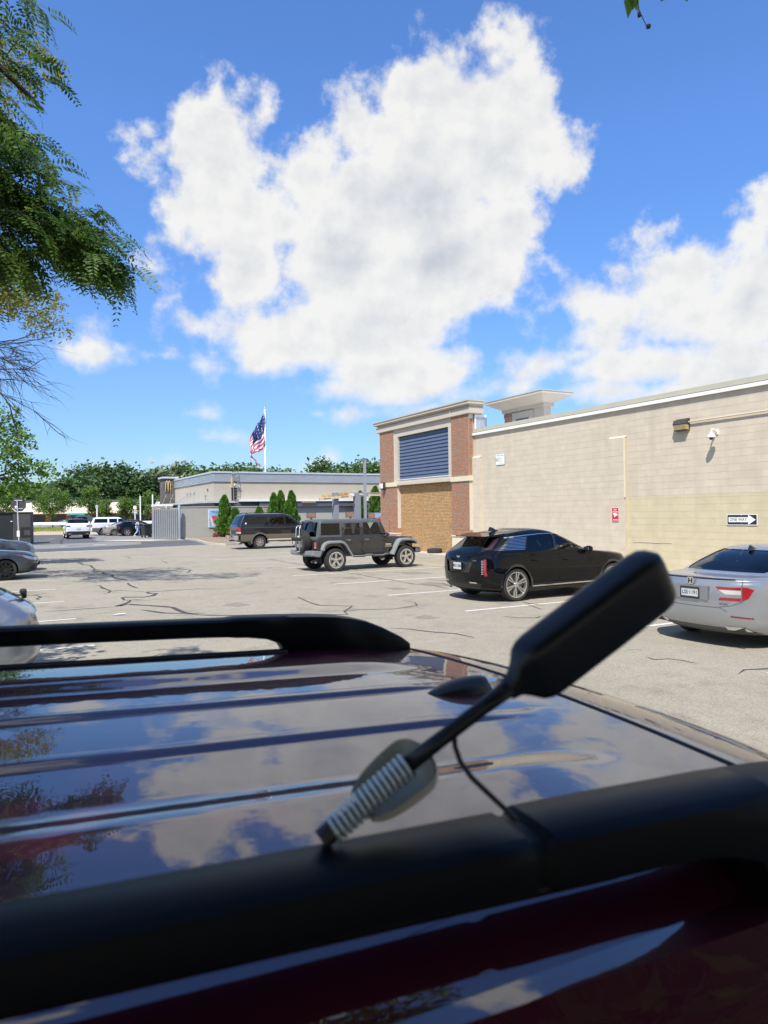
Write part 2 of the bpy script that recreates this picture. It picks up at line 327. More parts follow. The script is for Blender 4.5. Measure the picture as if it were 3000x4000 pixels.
CR = [[(2.8, 34.07), (2.88, 32.36), (3.09, 31.84), (3.01, 30.58), (3.03, 29.64), (2.87, 28.68), (3.1, 27.83), (3.04, 26.6), (3.21, 26.17), (3.14, 24.81), (3.15, 24.43), (3.3, 24.02), (3.37, 23.57)],
 [(3.25, 22.75), (3.19, 21.77), (3.25, 21.24), (3.27, 20.83)], [(2.29, 22.45), (2.39, 22.38), (2.4, 21.63), (2.49, 20.98), (2.5, 20.53), (2.39, 20.14), (2.26, 20.06)],
 [(2.5, 20.53), (2.81, 20.47), (3.04, 20.12), (3.28, 19.78), (3.65, 19.73), (4.15, 19.76), (4.84, 19.73)],
 [(3.3, 19.76), (3.31, 19.34), (3.45, 19.24), (3.25, 18.72), (3.04, 18.54), (2.58, 18.8), (2.53, 18.74), (2.5, 18.16), (2.71, 18.11), (2.98, 18.16)],
 [(2.64, 18.06), (2.51, 17.59), (2.38, 17.41), (2.21, 17.08), (2.25, 16.98), (2.46, 17.36), (2.52, 17.19), (2.58, 17.09), (2.83, 16.77), (3.04, 16.45), (3.24, 16.08), (3.24, 15.6), (3.29, 15.12), (3.43, 14.6), (3.9, 14.2), (4.8, 13.8), (6.06, 12.96)],
 [(0.69, 16.99), (1.05, 16.93), (1.55, 16.96), (2.19, 16.94)], [(2.56, 16.12), (2.67, 15.86), (2.79, 15.52), (2.9, 15.27), (3.26, 14.97), (3.6, 14.68)],
 [(0.15, 20.77), (0.41, 20.66), (0.7, 20.86), (0.94, 20.97)], [(0.45, 20.89), (0.69, 20.6), (0.75, 20.11), (0.63, 19.72), (0.71, 19.43)],
 [(5.72, 27.97), (5.84, 27.14), (6.05, 26.63), (5.68, 25.58), (5.75, 25.4)], [(6.11, 32.92), (6.13, 31.91), (6.06, 31.02)], [(5.24, 37.63), (5.34, 36.31), (5.13, 36.25)],
 [(5.24, 38.01), (6.47, 38.17), (8.4, 38.36), (9.57, 38.85)], [(10.46, 30.77), (10.44, 29.0), (10.36, 26.19), (10.24, 22.36), (10.32, 21.5), (10.22, 20.11), (10.19, 19.46), (10.24, 18.38), (10.18, 17.45), (10.45, 16.9), (10.4, 16.48), (10.31, 15.81)],
 [(6.31, 16.4), (6.14, 15.25), (6.11, 14.6), (6.66, 14.09), (6.16, 13.4), (6.06, 12.96)], [(6.16, 13.4), (6.55, 13.5), (7.2, 13.16), (7.93, 13.38), (8.17, 13.89), (8.09, 14.32)],
 [(5.96, 11.01), (6.16, 10.82), (6.36, 10.33), (6.61, 9.94), (6.68, 9.48)], [(11.22, 18.32), (11.5, 17.66), (10.66, 16.14), (10.98, 17.13), (10.69, 17.6)],
 [(8.49, 11.05), (8.59, 10.8), (8.9, 10.6), (9.13, 10.72)], [(10.19, 12.63), (10.14, 12.06), (10.19, 11.88)], [(10.01, 12.24), (9.76, 11.46)], [(7.98, 7.46), (8.17, 7.34)],
 [(7.78, 6.94), (7.76, 6.77), (7.96, 6.72), (8.03, 6.57), (8.01, 6.36)], [(7.94, 5.68), (8.2, 5.77), (8.52, 5.68), (9.1, 5.5)]]
CW = [.075, .05, .06, .03, .075, .085, .03, .06, .03, .05, .06, .045, .05, .025, .035, .035, .032, .03, .05, .03, .04, .03, .02, .03, .03]
for i, c in enumerate(CR): strip(c, CW[i] * 1.35, 0.004, M_TAR, 'crack_seal', lot, wob=0.022)
for u in (-1.0, 2.25, 5.5, 8.78, 12.07, 15.4, 18.7, 22.0, 25.3, 28.6, 31.9, 35.2):
    strip([(8.28, u), (14.1, u + 0.05)], 0.10, 0.004, M_LINE, 'parking_line', lot)
    strip([(-4.4, u), (1.22, u + 0.04)], 0.10, 0.004, M_LINE, 'parking_line', lot)
strip([(14.55, 1), (14.6, 33.5)], 0.10, 0.004, M_YEL, 'kerb_line', lot)
strip([(1.5, 45.25), (5.6, 45.4)], 0.30, 0.005, M_LINE, 'stop_line', road)
strip([(5.8, 45.45), (6.2, 45.5)], 0.25, 0.005, M_LINE, 'stop_line', road)
for (a, b, w) in (((3.3, 71.5), (3.95, 71.8), .35), ((3.25, 53.0), (3.7, 53.2), .3), ((5.5, 54.4), (6.3, 54.3), .45), ((8.7, 62.6), (10.4, 59.5), .12), ((8.6, 66.5), (12.4, 66), .14), ((8.4, 70), (12.6, 69.5), .14), ((7.6, 73), (12.6, 73), .14), ((7.4, 76.2), (12.6, 76.2), .14)):
    strip([a, b], w, 0.006, M_LINE, 'lane_mark', road)
strip([(4.6, 70.8), (4.0, 64.5), (3.6, 57.5)], 0.10, 0.005, M_TAR, 'crack_seal', road, wob=0.05)
for (n_, u_, r_) in ((10.6, 17.0, .34), (11.2, 10.3, .3), (9.6, 20.2, .28), (12.1, 20.6, .4), (6.3, 22.5, .22), (4.6, 15.8, .25), (7.2, 11.8, .18), (8.9, 25.4, .3), (3.8, 27.5, .3), (9.2, 16.6, .2), (-.6, 20.3, .35), (-.5, 17.0, .3)):
    b = MB(); k_ = 18; b.add([NU(n_, u_, .003)] + [NU(n_ + r_ * (1 + .35 * math.sin(3 * a_ + n_ * 5) + .2 * math.sin(7 * a_ + u_)) * math.cos(a_), u_ + 1.5 * r_ * (1 + .3 * math.sin(4 * a_ + u_ * 3)) * math.sin(a_), .003) for a_ in [2 * math.pi * i / k_ for i in range(k_)]], [(0, i + 1, (i + 1) % k_ + 1) for i in range(k_)]); b.build('oil_stain', mat('oil_stain', (.215, .19, .145), .75, var=(7, .2)), lot)
# kerbed pavement along the long wall
def kerb(name, pts, z, m, mk=None, **kw):
    b = MB(); n = len(pts); b.add([NU(a, c, -0.02) for a, c in pts] + [NU(a, c, z) for a, c in pts], [tuple(range(n, 2 * n))] + [(i, (i + 1) % n, (i + 1) % n + n, i + n) for i in range(n)])
    return b.build(name, m, kind='structure', **kw)
walk = kerb('pavement', [(16.75, -3), (17.79, -3), (17.79, 25.1), (17.7, 33.4), (17.2, 33.8), (16.75, 33.4)], 0.15, M_CONC)
for k in range(12): strip([(16.76, -2 + 3.0 * k), (17.7, -2 + 3.0 * k)], 0.012, 0.1535, M_TAR, 'joint', walk)
rubble = MB()
for i in range(70):
    u = random.uniform(10, 33); n = 16.7 - abs(random.gauss(0, 0.25)); s = random.uniform(0.008, 0.03); p = NU(n, u, s * 0.4)
    M = Matrix.Translation(p) @ Matrix.Rotation(random.uniform(0, 6), 4, 'Z'); rubble.bbox(-s, s, -s * .7, s * .7, -s * .5, s * .5, s * .3, M)
rubble.build('gravel', M_CONC, kind='stuff', label='small grit gathered along the pavement edge')
# things lying on the lot
def litter(pts, loc, m, name, label, cat):
    b = MB(); b.add([(x, y, 0.006 + 0.03 * random.random()) for x, y in pts], [tuple(range(len(pts)))]); b.add([(x, y, 0.004) for x, y in pts], [tuple(range(len(pts) - 1, -1, -1))])
    b.f += [(i, (i + 1) % len(pts), len(pts) + (i + 1) % len(pts), len(pts) + i) for i in range(0)]
    return b.build(name, m, loc=loc, label=label, cat=cat)
litter([(-.14, -.05), (.02, -.09), (.15, -.02), (.05, .08), (-.1, .07)], NU(2.05, 15.5), mat('paper', (.75, .74, .76), .8), 'paper_scrap', 'white paper scrap lying on the open asphalt near the long crack', 'litter')
litter([(-.1, -.08), (.05, -.12), (.18, -.03), (.1, .09), (-.06, .1)], NU(11.5, 12.35), mat('dead_leaf', (.16, .09, .04), .9), 'dead_leaf', 'curled brown dead leaf under the black crossover', 'litter')
# ------------------------------------------------------------------ long store building
def varied(name, cols, rough=0.85, nscale=7.0, namt=0.12, bumpy=(55, 0.25), streak=0.0):
    """masonry paint: each piece (object) takes one of several tones, with fine mottling on top"""
    m = bpy.data.materials.new(name); m.use_nodes = True; t = m.node_tree; b = t.nodes['Principled BSDF']; L = t.links.new
    b.inputs['Roughness'].default_value = rough; b.inputs['Specular IOR Level'].default_value = 0.25
    oi = t.nodes.new('ShaderNodeObjectInfo'); geo_ = t.nodes.new('ShaderNodeNewGeometry'); ad = t.nodes.new('ShaderNodeMath'); ad.operation = 'ADD'
    L(oi.outputs['Random'], ad.inputs[0]); L(geo_.outputs['Random Per Island'], ad.inputs[1]); fr = t.nodes.new('ShaderNodeMath'); fr.operation = 'FRACT'; L(ad.outputs[0], fr.inputs[0])
    cr = t.nodes.new('ShaderNodeValToRGB'); cr.color_ramp.interpolation = 'CONSTANT'; e = cr.color_ramp.elements
    e[0].position = 0; e[0].color = (*cols[0], 1); e[1].position = 1 / len(cols); e[1].color = (*cols[1 % len(cols)], 1)
    for i in range(2, len(cols)): q = e.new(i / len(cols)); q.color = (*cols[i], 1)
    L(fr.outputs[0], cr.inputs[0])
    n = t.nodes.new('ShaderNodeTexNoise'); n.inputs['Scale'].default_value = nscale; n.inputs['Detail'].default_value = 7
    tc = t.nodes.new('ShaderNodeNewGeometry'); L(tc.outputs['Position'], n.inputs['Vector'])
    mr = t.nodes.new('ShaderNodeMapRange'); mr.inputs[1].default_value = 0.3; mr.inputs[2].default_value = 0.7; mr.inputs[3].default_value = 1 - namt; mr.inputs[4].default_value = 1 + namt; L(n.outputs['Fac'], mr.inputs[0])
    mx = t.nodes.new('ShaderNodeMix'); mx.data_type = 'RGBA'; mx.blend_type = 'MULTIPLY'; mx.inputs['Factor'].default_value = 1; L(cr.outputs[0], mx.inputs[6]); L(mr.outputs[0], mx.inputs[7]); cout = mx.outputs[2]
    if streak:
        mp = t.nodes.new('ShaderNodeMapping'); mp.inputs['Scale'].default_value = (2.2, 2.2, 0.22); L(tc.outputs['Position'], mp.inputs[0]); n3 = t.nodes.new('ShaderNodeTexNoise'); n3.inputs['Scale'].default_value = 1.0; n3.inputs['Detail'].default_value = 6; L(mp.outputs[0], n3.inputs['Vector'])
        m3 = t.nodes.new('ShaderNodeMapRange'); m3.inputs[1].default_value = 0.48; m3.inputs[2].default_value = 0.72; m3.inputs[3].default_value = 1.02; m3.inputs[4].default_value = 1 - streak; L(n3.outputs['Fac'], m3.inputs[0])
        x3 = t.nodes.new('ShaderNodeMix'); x3.data_type = 'RGBA'; x3.blend_type = 'MULTIPLY'; x3.inputs['Factor'].default_value = 1; L(cout, x3.inputs[6]); L(m3.outputs[0], x3.inputs[7]); cout = x3.outputs[2]
    L(cout, b.inputs['Base Color'])
    n2 = t.nodes.new('ShaderNodeTexNoise'); n2.inputs['Scale'].default_value = bumpy[0]; n2.inputs['Detail'].default_value = 4; L(tc.outputs['Position'], n2.inputs['Vector'])
    bp = t.nodes.new('ShaderNodeBump'); bp.inputs['Strength'].default_value = bumpy[1]; bp.inputs['Distance'].default_value = 0.01; L(n2.outputs['Fac'], bp.inputs['Height']); L(bp.outputs[0], b.inputs['Normal'])
    MATS[name] = m; return m
M_BLK = varied('beige_block', [(.545, .478, .37), (.55, .483, .375), (.54, .473, .367), (.555, .486, .377)], namt=0.06, nscale=3.0, streak=0.05)
M_BLK2 = varied('stained_block', [(.55, .48, .375), (.56, .485, .375), (.545, .472, .37), (.565, .494, .383)], namt=0.07, nscale=2.2, streak=0.08)
M_BLKY = varied('yellow_block', [(.545, .475, .315), (.555, .485, .325), (.535, .468, .308)], namt=0.06, nscale=3.0, streak=0.05)
M_MORT = mat('painted_mortar', (.52, .455, .355), .9, var=(3, .08))
M_RED = varied('red_brick', [(.37, .17, .095), (.41, .20, .115), (.32, .20, .135), (.29, .195, .135), (.40, .165, .085), (.35, .215, .145)], namt=0.15, nscale=20)
M_TAN = varied('tan_brick', [(.46, .285, .14), (.50, .31, .155), (.42, .265, .13), (.44, .26, .115), (.37, .265, .13), (.48, .285, .125)], namt=0.16, nscale=9)
M_BMORT = mat('pale_mortar', (.62, .54, .45), .95, var=(8, .1))
M_TMORT = mat('tan_mortar', (.33, .22, .10), .95, var=(8, .1))
M_EIFS = mat('beige_render', (.50, .45, .37), .9, var=(1.5, .05), bump=(90, .15))
M_CREAM = mat('cream_band', (.66, .58, .42), .85, var=(2, .06))
M_WHITE = mat('white_metal', (.78, .78, .77), .45, var=(2, .05))
M_COPE = mat('tan_coping', (.46, .44, .34), .6, var=(1.2, .06))
M_BLUE = mat('blue_slat', (.085, .115, .185), .55, var=(3, .08))
M_GALV = mat('galvanised', (.55, .57, .6), .4, metal=.6, var=(6, .15))
M_DARK = mat('dark_gap', (.03, .03, .03), .9)
B0 = NU(17.8, 0)
store = empty('store_building', B0, TH, 'long beige painted block store with white roof edge and red brick end bay', 'building')
def frustum(w, h, d, ins):
    """one masonry unit facing -x: its face is inset so that the joint shows"""
    m = MB(); a, b = w / 2, h / 2
    m.add([(0.012, -a, -b), (0.012, a, -b), (0.012, a, b), (0.012, -a, b), (-d, -a + ins, -b + ins), (-d, a - ins, -b + ins), (-d, a - ins, b - ins), (-d, -a + ins, b - ins)],
          [(4, 7, 6, 5), (0, 4, 5, 1), (1, 5, 6, 2), (2, 6, 7, 3), (3, 7, 4, 0)]); return m
def masonry(parent, x, regions, bw, bh, joint, mats, d, name, quota, rank, ins=0.005, jx=0.0025):
    """lays a running bond in the plane x; regions: (y0,y1,z0,z1,material index); the `quota` pieces that show largest are objects, the rest one mesh"""
    cells = []
    for (y0, y1, z0, z1, mi) in regions:
        k = 0; z = z0
        while z < z1 - 0.3 * bh:
            hh = min(bh, z1 - z); y = y0 - (bw / 2 if k % 2 else 0)
            while y < y1 - 0.02:
                a, b = max(y, y0), min(y + bw, y1)
                if b - a > 0.035: cells.append((a, b, z, z + hh, mi))
                y += bw
            z += bh; k += 1
    cells.sort(key=rank)
    cache = {}; rest = [MB() for _ in mats]
    for i, (a, b, z0, z1, mi) in enumerate(cells):
        w, h = round(b - a - joint, 3), round(z1 - z0 - joint, 3)
        if w < 0.02 or h < 0.015: continue
        dx = random.uniform(-jx, jx); c = (x + dx, (a + b) / 2, (z0 + z1) / 2)
        if i < quota:
            key = (w, h, mi)
            if key not in cache: cache[key] = frustum(w, h, d, ins).mesh(name, mats[mi])
            link(name, cache[key], parent, loc=c)
        else:
            rest[mi].add(*[(lambda q: (q.v, q.f))(frustum(w, h, d, ins))][0], Matrix.Translation(c))
    for r, m in zip(rest, mats):
        if r.v: r.build(name + '_field', m, parent, kind='stuff')
# backing wall, then the painted blocks laid on it
b = MB(); b.box(0.0, 0.25, -6, 25.15, 0, 5.42); bw_ = b.build('block_wall', M_MORT, store)
P2a, P2b = 16.63, 17.31
masonry(bw_, -0.001, [(-5.9, P2a, 0.13, 2.45, 2), (-5.9, P2a, 2.45, 5.30, 1), (P2b, 24.58, 0.13, 5.30, 0), (P2a, P2b, 4.46, 5.30, 0)], 0.4064, 0.2032, 0.008, [M_BLK, M_BLK2, M_BLKY], 0.0015, 'block', 300,
        lambda c: abs((c[0] + c[1]) / 2 - 14.3) + (50 if c[1] < 11.2 else 0), ins=0.0025, jx=0.0007)
for (a, c, zt, nm) in ((P2a, P2b, 4.38, 0), (24.58, 25.35, 4.33, 1)):
    b = MB(); b.box(-0.10, 0.0, a, c, 0.02, zt); b.prism([(-0.10, zt), (0, zt), (0, zt + 0.07)], a - 0.01, c + 0.01, 'y'); p_ = b.build('pilaster', M_MORT if nm == 0 else M_BLK, store)
    masonry(p_, -0.101, [(a, c, 0.13, zt, 0)], 0.4064, 0.2032, 0.008, [M_BLK], 0.0015, 'block', 60, lambda q: 0, ins=0.0025)
b = MB(); b.box(-0.125, -0.0985, P2a - 0.03, P2a + 0.02, 2.43, 4.40); b.build('sunlit_edge', M_CREAM, store)  # pale strip painted in for the sunlit side face of the pilaster
b = MB(); b.box(-0.09, 0.0, -6, 25.12, 5.29, 5.395); b.build('flashing', M_WHITE, store)
b = MB(); b.box(-0.055, 0.3, -6, 25.12, 5.425, 5.57); b.prism([(-0.055, 5.57), (0.3, 5.57), (0.3, 5.63)], -6, 25.12, 'y'); b.box(-0.075, -0.055, -6, 25.12, 5.415, 5.435); b.build('coping', M_COPE, store)
for k in range(11):
    b = MB(); b.box(-0.058, -0.05, 0.9 + 2.3 * k, 0.915 + 2.3 * k, 5.436, 5.575); b.build('coping_joint', M_MORT, store)
# peeling paint and dribbles of mortar on the yellow field
b = MB()
for (y0, y1, z) in ((14.9, 15.5, 1.0), (15.55, 16.3, 1.0)):
    y = y0
    while y < y1:
        l = random.uniform(0.15, 0.5); h = random.uniform(0.004, 0.014); b.prism([(-0.012 - h * .3, z - h), (-0.004, z - h * 1.3), (-0.004, z + h), (-0.014, z + h * .7)], y, y + l, 'y'); y += l * random.uniform(0.9, 1.1); 
b.build('mortar_ridge', M_MORT, store, kind='stuff')
# --- brick end bay
b = MB(); b.box(-0.02, 0.60, 25.16, 33.30, 0.0, 6.2); b.build('bay_core', M_EIFS, store)
for (a, c, a2, c2, nm) in ((25.14, 26.50, 25.14, 26.50, 'r'), (31.80, 33.33, 31.47, 33.33, 'l')):
    b = MB(); b.box(-0.25, -0.021, a, c, 3.57, 6.22); b.box(-0.25, -0.021, a2, c2, 1.24, 3.36); p_ = b.build('brick_pier', M_BMORT, store)
    masonry(p_, -0.254, [(a, c, 3.58, 6.02, 0), (a2, c2, 1.24, 3.35, 0)], 0.2032, 0.0677, 0.0135, [M_RED], 0.010, 'brick', 290 if nm == 'r' else 0, lambda q: abs(q[2] - 3.4), ins=0.003)
    b = MB()
    for (z0, z1, aa, cc) in ((6.03, 6.22, a, c), (1.02, 1.22, a2, c2)):
        y = aa
        while y < cc - 0.03: b.box(-0.266, -0.25, y + 0.005, min(y + 0.0625, cc), z0 + 0.005, z1 - 0.006); y += 0.0677
    b.box(-0.25, -0.021, a2, c2, 1.0, 1.24); b.build('soldier_course', M_RED, p_, kind='stuff')
    b = MB(); b.box(-0.31, -0.021, a2 - .05, c2 + .03, 3.36, 3.57); b.build('stone_band', M_CREAM, store)
    b = MB(); b.box(-0.30, -0.021, a2 - .02, c2 + .02, 0.94, 1.0); b.box(-0.27, -0.021, a2, c2, 0.1, 0.94); b.build('pier_base', M_CREAM, store)
    # brick return on the side that faces along the wall
    if nm == 'r':
        b = MB(); z = 3.60
        while z < 6.0:
            b.box(-0.25, -0.05, a - 0.008, a, z + .005, z + .058); z += 0.0677
        b.build('brick_return', M_RED, p_, kind='stuff')
b = MB(); b.box(-0.06, -0.021, 26.5, 31.47, 0.1, 3.40); inf = b.build('brick_infill', M_TMORT, store)
masonry(inf, -0.064, [(26.52, 29.42, 0.15, 3.36, 0), (29.46, 31.46, 0.15, 3.36, 0)], 0.2032, 0.0677, 0.009, [M_TAN], 0.008, 'tan_brick', 290, lambda q: abs(q[2] - 2.2) * 1.0 + (q[0] - 26) * .4, ins=0.003)
b = MB(); b.box(-0.10, -0.055, 26.50, 26.53, 0.15, 3.38); b.build('edge_bead', M_CREAM, store)
# render frame with the blue slatted panel
fr = MB()
fr.box(-0.22, -0.021, 26.502, 31.798, 5.86, 6.215); fr.box(-0.22, -0.021, 26.502, 31.798, 3.40, 3.67); fr.box(-0.22, -0.021, 26.502, 26.79, 3.67, 5.86); fr.box(-0.22, -0.021, 31.46, 31.798, 3.67, 5.86)
fr.box(-0.30, -0.22, 26.6, 31.75, 3.40, 3.52)
fr.build('panel_frame', M_EIFS, store)
b = MB(); b.box(-0.24, -0.2, 26.77, 31.48, 3.655, 3.685); b.build('panel_sill', M_WHITE, store)
for k in range(13):
    z = 3.69 + k * 0.166; b = MB()
    b.prism([(-0.05, z), (-0.125, z + 0.004), (-0.125, z + 0.016), (-0.085, z + 0.164), (-0.05, z + 0.164)], 26.80, 31.45, 'y'); b.build('slat', M_BLUE, store)
# cornice with a mitred end
def cornice(prof, y0, y1, name, m):
    c = MB(); rows = []
    n = len(prof)
    vs = [(-x, y0 - x * 0.7, z) for x, z in prof] + [(-x, y1 + x * 0.9, z) for x, z in prof] + [(0.42, y0 - x * 0.7, z) for x, z in prof] + [(0.42, y1 + x * 0.9, z) for x, z in prof]
    fs = []
    for i in range(n - 1):
        fs += [(i, i + 1, n + i + 1, n + i), (2 * n + i, 2 * n + i + 1, i + 1, i), (n + i, n + i + 1, 3 * n + i + 1, 3 * n + i), (3 * n + i, 3 * n + i + 1, 2 * n + i + 1, 2 * n + i)]
    fs += [(n - 1, 3 * n - 1 - 0, 4 * n - 1, 2 * n - 1), (0, n, 3 * n, 2 * n)]
    c.add(vs, fs); return c.build(name, m, store)
cornice([(0.26, 6.225), (0.34, 6.25), (0.34, 6.50), (0.28, 6.50), (0.28, 6.58)], 25.2, 33.28, 'cornice', M_EIFS)
cornice([(0.30, 6.582), (0.46, 6.64), (0.46, 6.74), (0.44, 6.74)], 25.2, 33.28, 'cornice_cap', M_EIFS)
b = MB(); b.box(-0.49, 0.42, 24.86, 33.7, 6.745, 6.80); b.build('roof_edge', M_COPE, store)
b = MB(); b.box(-0.37, -0.33, 26.40, 26.44, 6.24, 6.50); b.build('cornice_joint', M_MORT, store)
# metal-clad return behind the right pier
b = MB(); b.box(0.05, 0.62, 25.09, 25.155, 5.45, 6.21); b.build('metal_return', M_GALV, store)
b = MB(); b.box(0.02, 0.09, 25.07, 25.09, 5.42, 6.21); b.box(0.09, 0.64, 25.07, 25.09, 6.1, 6.21); b.build('metal_edge', M_WHITE, store)
b = MB(); b.tube([(0.62, 25.05, 6.1), (0.60, 25.04, 5.8), (0.64, 25.05, 5.6), (0.6, 25.04, 5.5)], 0.012, 6); b.build('loose_cable', M_DARK, store)
# roof slab and the raised tower behind the parapet
b = MB(); b.box(0.25, 40, -6, 33.3, 5.0, 5.1); b.build('roof_deck', M_WHITE, store)
tower = empty('roof_tower', NU(17.8, 0), TH, 'small beige tower with flared flat roof rising behind the parapet', 'tower')
b = MB(); b.box(2.36, 2.75, 23.35, 26.0, 5.1, 6.46); b.build('tower_wall', M_EIFS, tower)
def flare(x0, x1, y0, y1, z0, z1, o0, o1, m, name):
    c = MB(); c.add([(x0 - o0, y0 - o0, z0), (x1 + o0, y0 - o0, z0), (x1 + o0, y1 + o0, z0), (x0 - o0, y1 + o0, z0), (x0 - o1, y0 - o1, z1), (x1 + o1, y0 - o1, z1), (x1 + o1, y1 + o1, z1), (x0 - o1, y1 + o1, z1)],
                    [(0, 3, 2, 1), (4, 5, 6, 7), (0, 1, 5, 4), (1, 2, 6, 5), (2, 3, 7, 6), (3, 0, 4, 7)]); return c.build(name, m, tower)
flare(2.36, 2.75, 23.35, 26.0, 6.461, 6.60, 0.09, 0.10, M_EIFS, 'tower_collar'); flare(2.36, 2.75, 23.35, 26.0, 6.601, 6.90, 0.09, 0.62, M_EIFS, 'tower_flare')
flare(2.36, 2.75, 23.35, 26.0, 6.901, 7.0, 0.66, 0.66, M_EIFS, 'tower_fascia'); flare(2.36, 2.75, 23.35, 26.0, 7.001, 7.03, 0.68, 0.68, M_COPE, 'tower_edge')
b = MB(); b.box(2.335, 2.36, 25.42, 25.995, 5.3, 6.455); tb = b.build('brick_panel', M_BMORT, tower)
masonry(tb, 2.332, [(25.42, 25.99, 5.42, 6.24, 0)], 0.2032, 0.0677, 0.0105, [M_RED], 0.01, 'brick', 60, lambda q: -q[2])
b = MB(); y = 25.42
while y < 25.97: b.box(2.32, 2.335, y + .005, y + .06, 6.25, 6.44); y += .0677
b.build('soldier_course', M_RED, tower, kind='stuff')
b = MB(); b.box(2.30, 2.36, 24.0, 25.4, 5.3, 6.4); b.build('window_surround', M_EIFS, tower)
for k in range(4):
    b = MB(); z = 5.62 + k * .12; b.prism([(2.29, z), (2.26, z + .005), (2.28, z + .117), (2.30, z + .117)], 24.27, 25.12, 'y'); b.build('slat', M_BLUE, tower)
ridge = MB(); ridge.add([(9, 9, 5.1), (9, 24, 5.1), (14, 24, 7.6), (14, 9, 7.6), (19, 24, 5.1), (19, 9, 5.1)], [(0, 1, 2, 3), (3, 2, 4, 5), (1, 4, 2), (0, 3, 5)])
ridge.build('skylight_roof', M_GALV, store)
# --- signs and fixtures on the wall
M_SIGN = mat('sign_white', (.80, .82, .80), .4); M_BLACK = mat('sign_black', (.02, .022, .03), .45); M_SRED = mat('sign_red', (.52, .03, .05), .4)
def wallM(u, z, off): return face_M(NU(17.8 - off, u, z), NU(0, -1), (0, 0, 1))
def rrect(w, h, r, k=4):
    p = []
    for (cx, cy, a0) in ((w / 2 - r, h / 2 - r, 0), (-w / 2 + r, h / 2 - r, 90), (-w / 2 + r, -h / 2 + r, 180), (w / 2 - r, -h / 2 + r, 270)):
        for i in range(k + 1): a = R(a0 + 90 * i / k); p.append((cx + r * math.cos(a), cy + r * math.sin(a)))
    return p
def plate(name, w, h, r, t, m, parent=None, z=0.0, **kw):
    b = MB(); b.prism(rrect(w, h, r), z, z + t, 'z'); return b.build(name, m, parent, fixn=True, **kw)
def sign_root(name, M, label, cat='sign', group=None):
    o = empty(name, (0, 0, 0), 0, label, cat, group); o.matrix_world = M; return o
s1 = sign_root('one_way_sign', wallM(12.555, 1.72, 0.02), 'black and white one way arrow sign screwed to yellow wall')
plate('backing', 0.915, 0.305, 0.03, 0.004, M_SIGN, s1); plate('field', 0.875, 0.265, 0.022, 0.002, M_BLACK, s1, 0.0045)
b = MB(); b.prism([(-0.40, -0.068), (0.19, -0.068), (0.19, -0.125), (0.205, -0.128), (0.41, 0), (0.205, 0.128), (0.19, 0.125), (0.19, 0.068), (-0.40, 0.068)], 0.007, 0.0085, 'z'); b.build('arrow', M_SIGN, s1, fixn=True)
text('ONE WAY', 0.128, M_BLACK, s1, Matrix.Translation((-0.11, 0, 0.0095)), sx=0.86, extrude=0.0005, bold=0.001)
for yy in (-0.12, 0.12):
    b = MB(); b.lathe([(0, 0.012), (0.008, 0.011), (0.009, 0.005)], 8); b.build('screw', M_SIGN, s1, loc=(-0.01, yy, 0))
s2 = sign_root('camera_notice', wallM(17.03, 1.875, 0.12), 'red video recording notice on the block pilaster')
plate('backing', 0.305, 0.455, 0.03, 0.003, M_SIGN, s2); plate('field', 0.285, 0.435, 0.025, 0.002, M_SRED, s2, 0.0035)
for tx, yy, sz, sx in (('VIDEO', 0.155, 0.06, .8), ('RECORDING', 0.085, 0.056, .72), ('IN PROGRESS', -0.175, 0.056, .62)): text(tx, sz, M_SIGN, s2, Matrix.Translation((0, yy, 0.0065)), sx=sx, extrude=0.0005, bold=0.001)
b = MB(); b.prism([(-.10, .045), (.03, .05), (.105, .01), (.09, -.045), (.03, -.02), (-.09, -.005)], 0.006, 0.0075, 'z'); b.prism([(-.02, -.012), (.03, -.02), (.01, -.05), (-.03, -.085), (-.055, -.06)], 0.0062, 0.0077, 'z'); b.build('camera_emblem', M_SIGN, s2, fixn=True)
s3 = sign_root('rules_sign', wallM(23.275, 4.14, 0.02), 'small white rules notice high on the beige wall')
plate('backing', 0.585, 0.46, 0.03, 0.004, mat('sign_edge', (.28, .36, .33), .5), s3); plate('field', 0.565, 0.44, 0.026, 0.002, M_SIGN, s3, 0.0045)
MG = mat('sign_grey', (.16, .18, .18), .5)
text('WELCOME TO OUR MALL', 0.062, MG, s3, Matrix.Translation((0, 0.155, 0.0075)), sx=.66, extrude=.0004, bold=.001)
text('NO', 0.21, M_BLACK, s3, Matrix.Translation((-0.205, -0.02, 0.0075)), sx=.5, extrude=.0004, bold=.002)
for i, (tx, sx) in enumerate((('LOITERING', .8), ('BUSINESS SOLICITING', .62), ('LOUD MUSIC', .8), ('LITTERING AREA', .7))): text(tx, 0.048, MG, s3, Matrix.Translation((-0.125, 0.075 - i * 0.06, 0.0075)), sx=sx, extrude=.0004, align='LEFT')
text('VIOLATORS WILL BE PROSECUTED', 0.04, MG, s3, Matrix.Translation((0, -0.185, 0.0075)), sx=.72, extrude=.0004)
lampg = empty('wall_floodlight', NU(17.8, 14.43, 4.53), TH, 'bronze wall pack floodlight with amber lens', 'light fixture')
M_BRZ = mat('bronze', (.055, .05, .045), .55, var=(12, .2)); M_LENS = mat('amber_lens', (.42, .33, .17), .35, var=(10, .15))
b = MB(); b.prism([(-0.02, .165), (-0.15, .14), (-0.21, 0.02), (-0.2, 0.0), (-0.02, 0.0)], -.22, .22, 'y'); b.box(-.03, -.0, -.23, .23, -.18, .18); b.build('housing', M_BRZ, lampg, fixn=True)
b = MB(); b.prism([(-0.025, -.002), (-0.195, -.002), (-0.16, -.15), (-0.025, -.165)], -.212, .212, 'y'); b.build('lens', M_LENS, lampg, fixn=True)
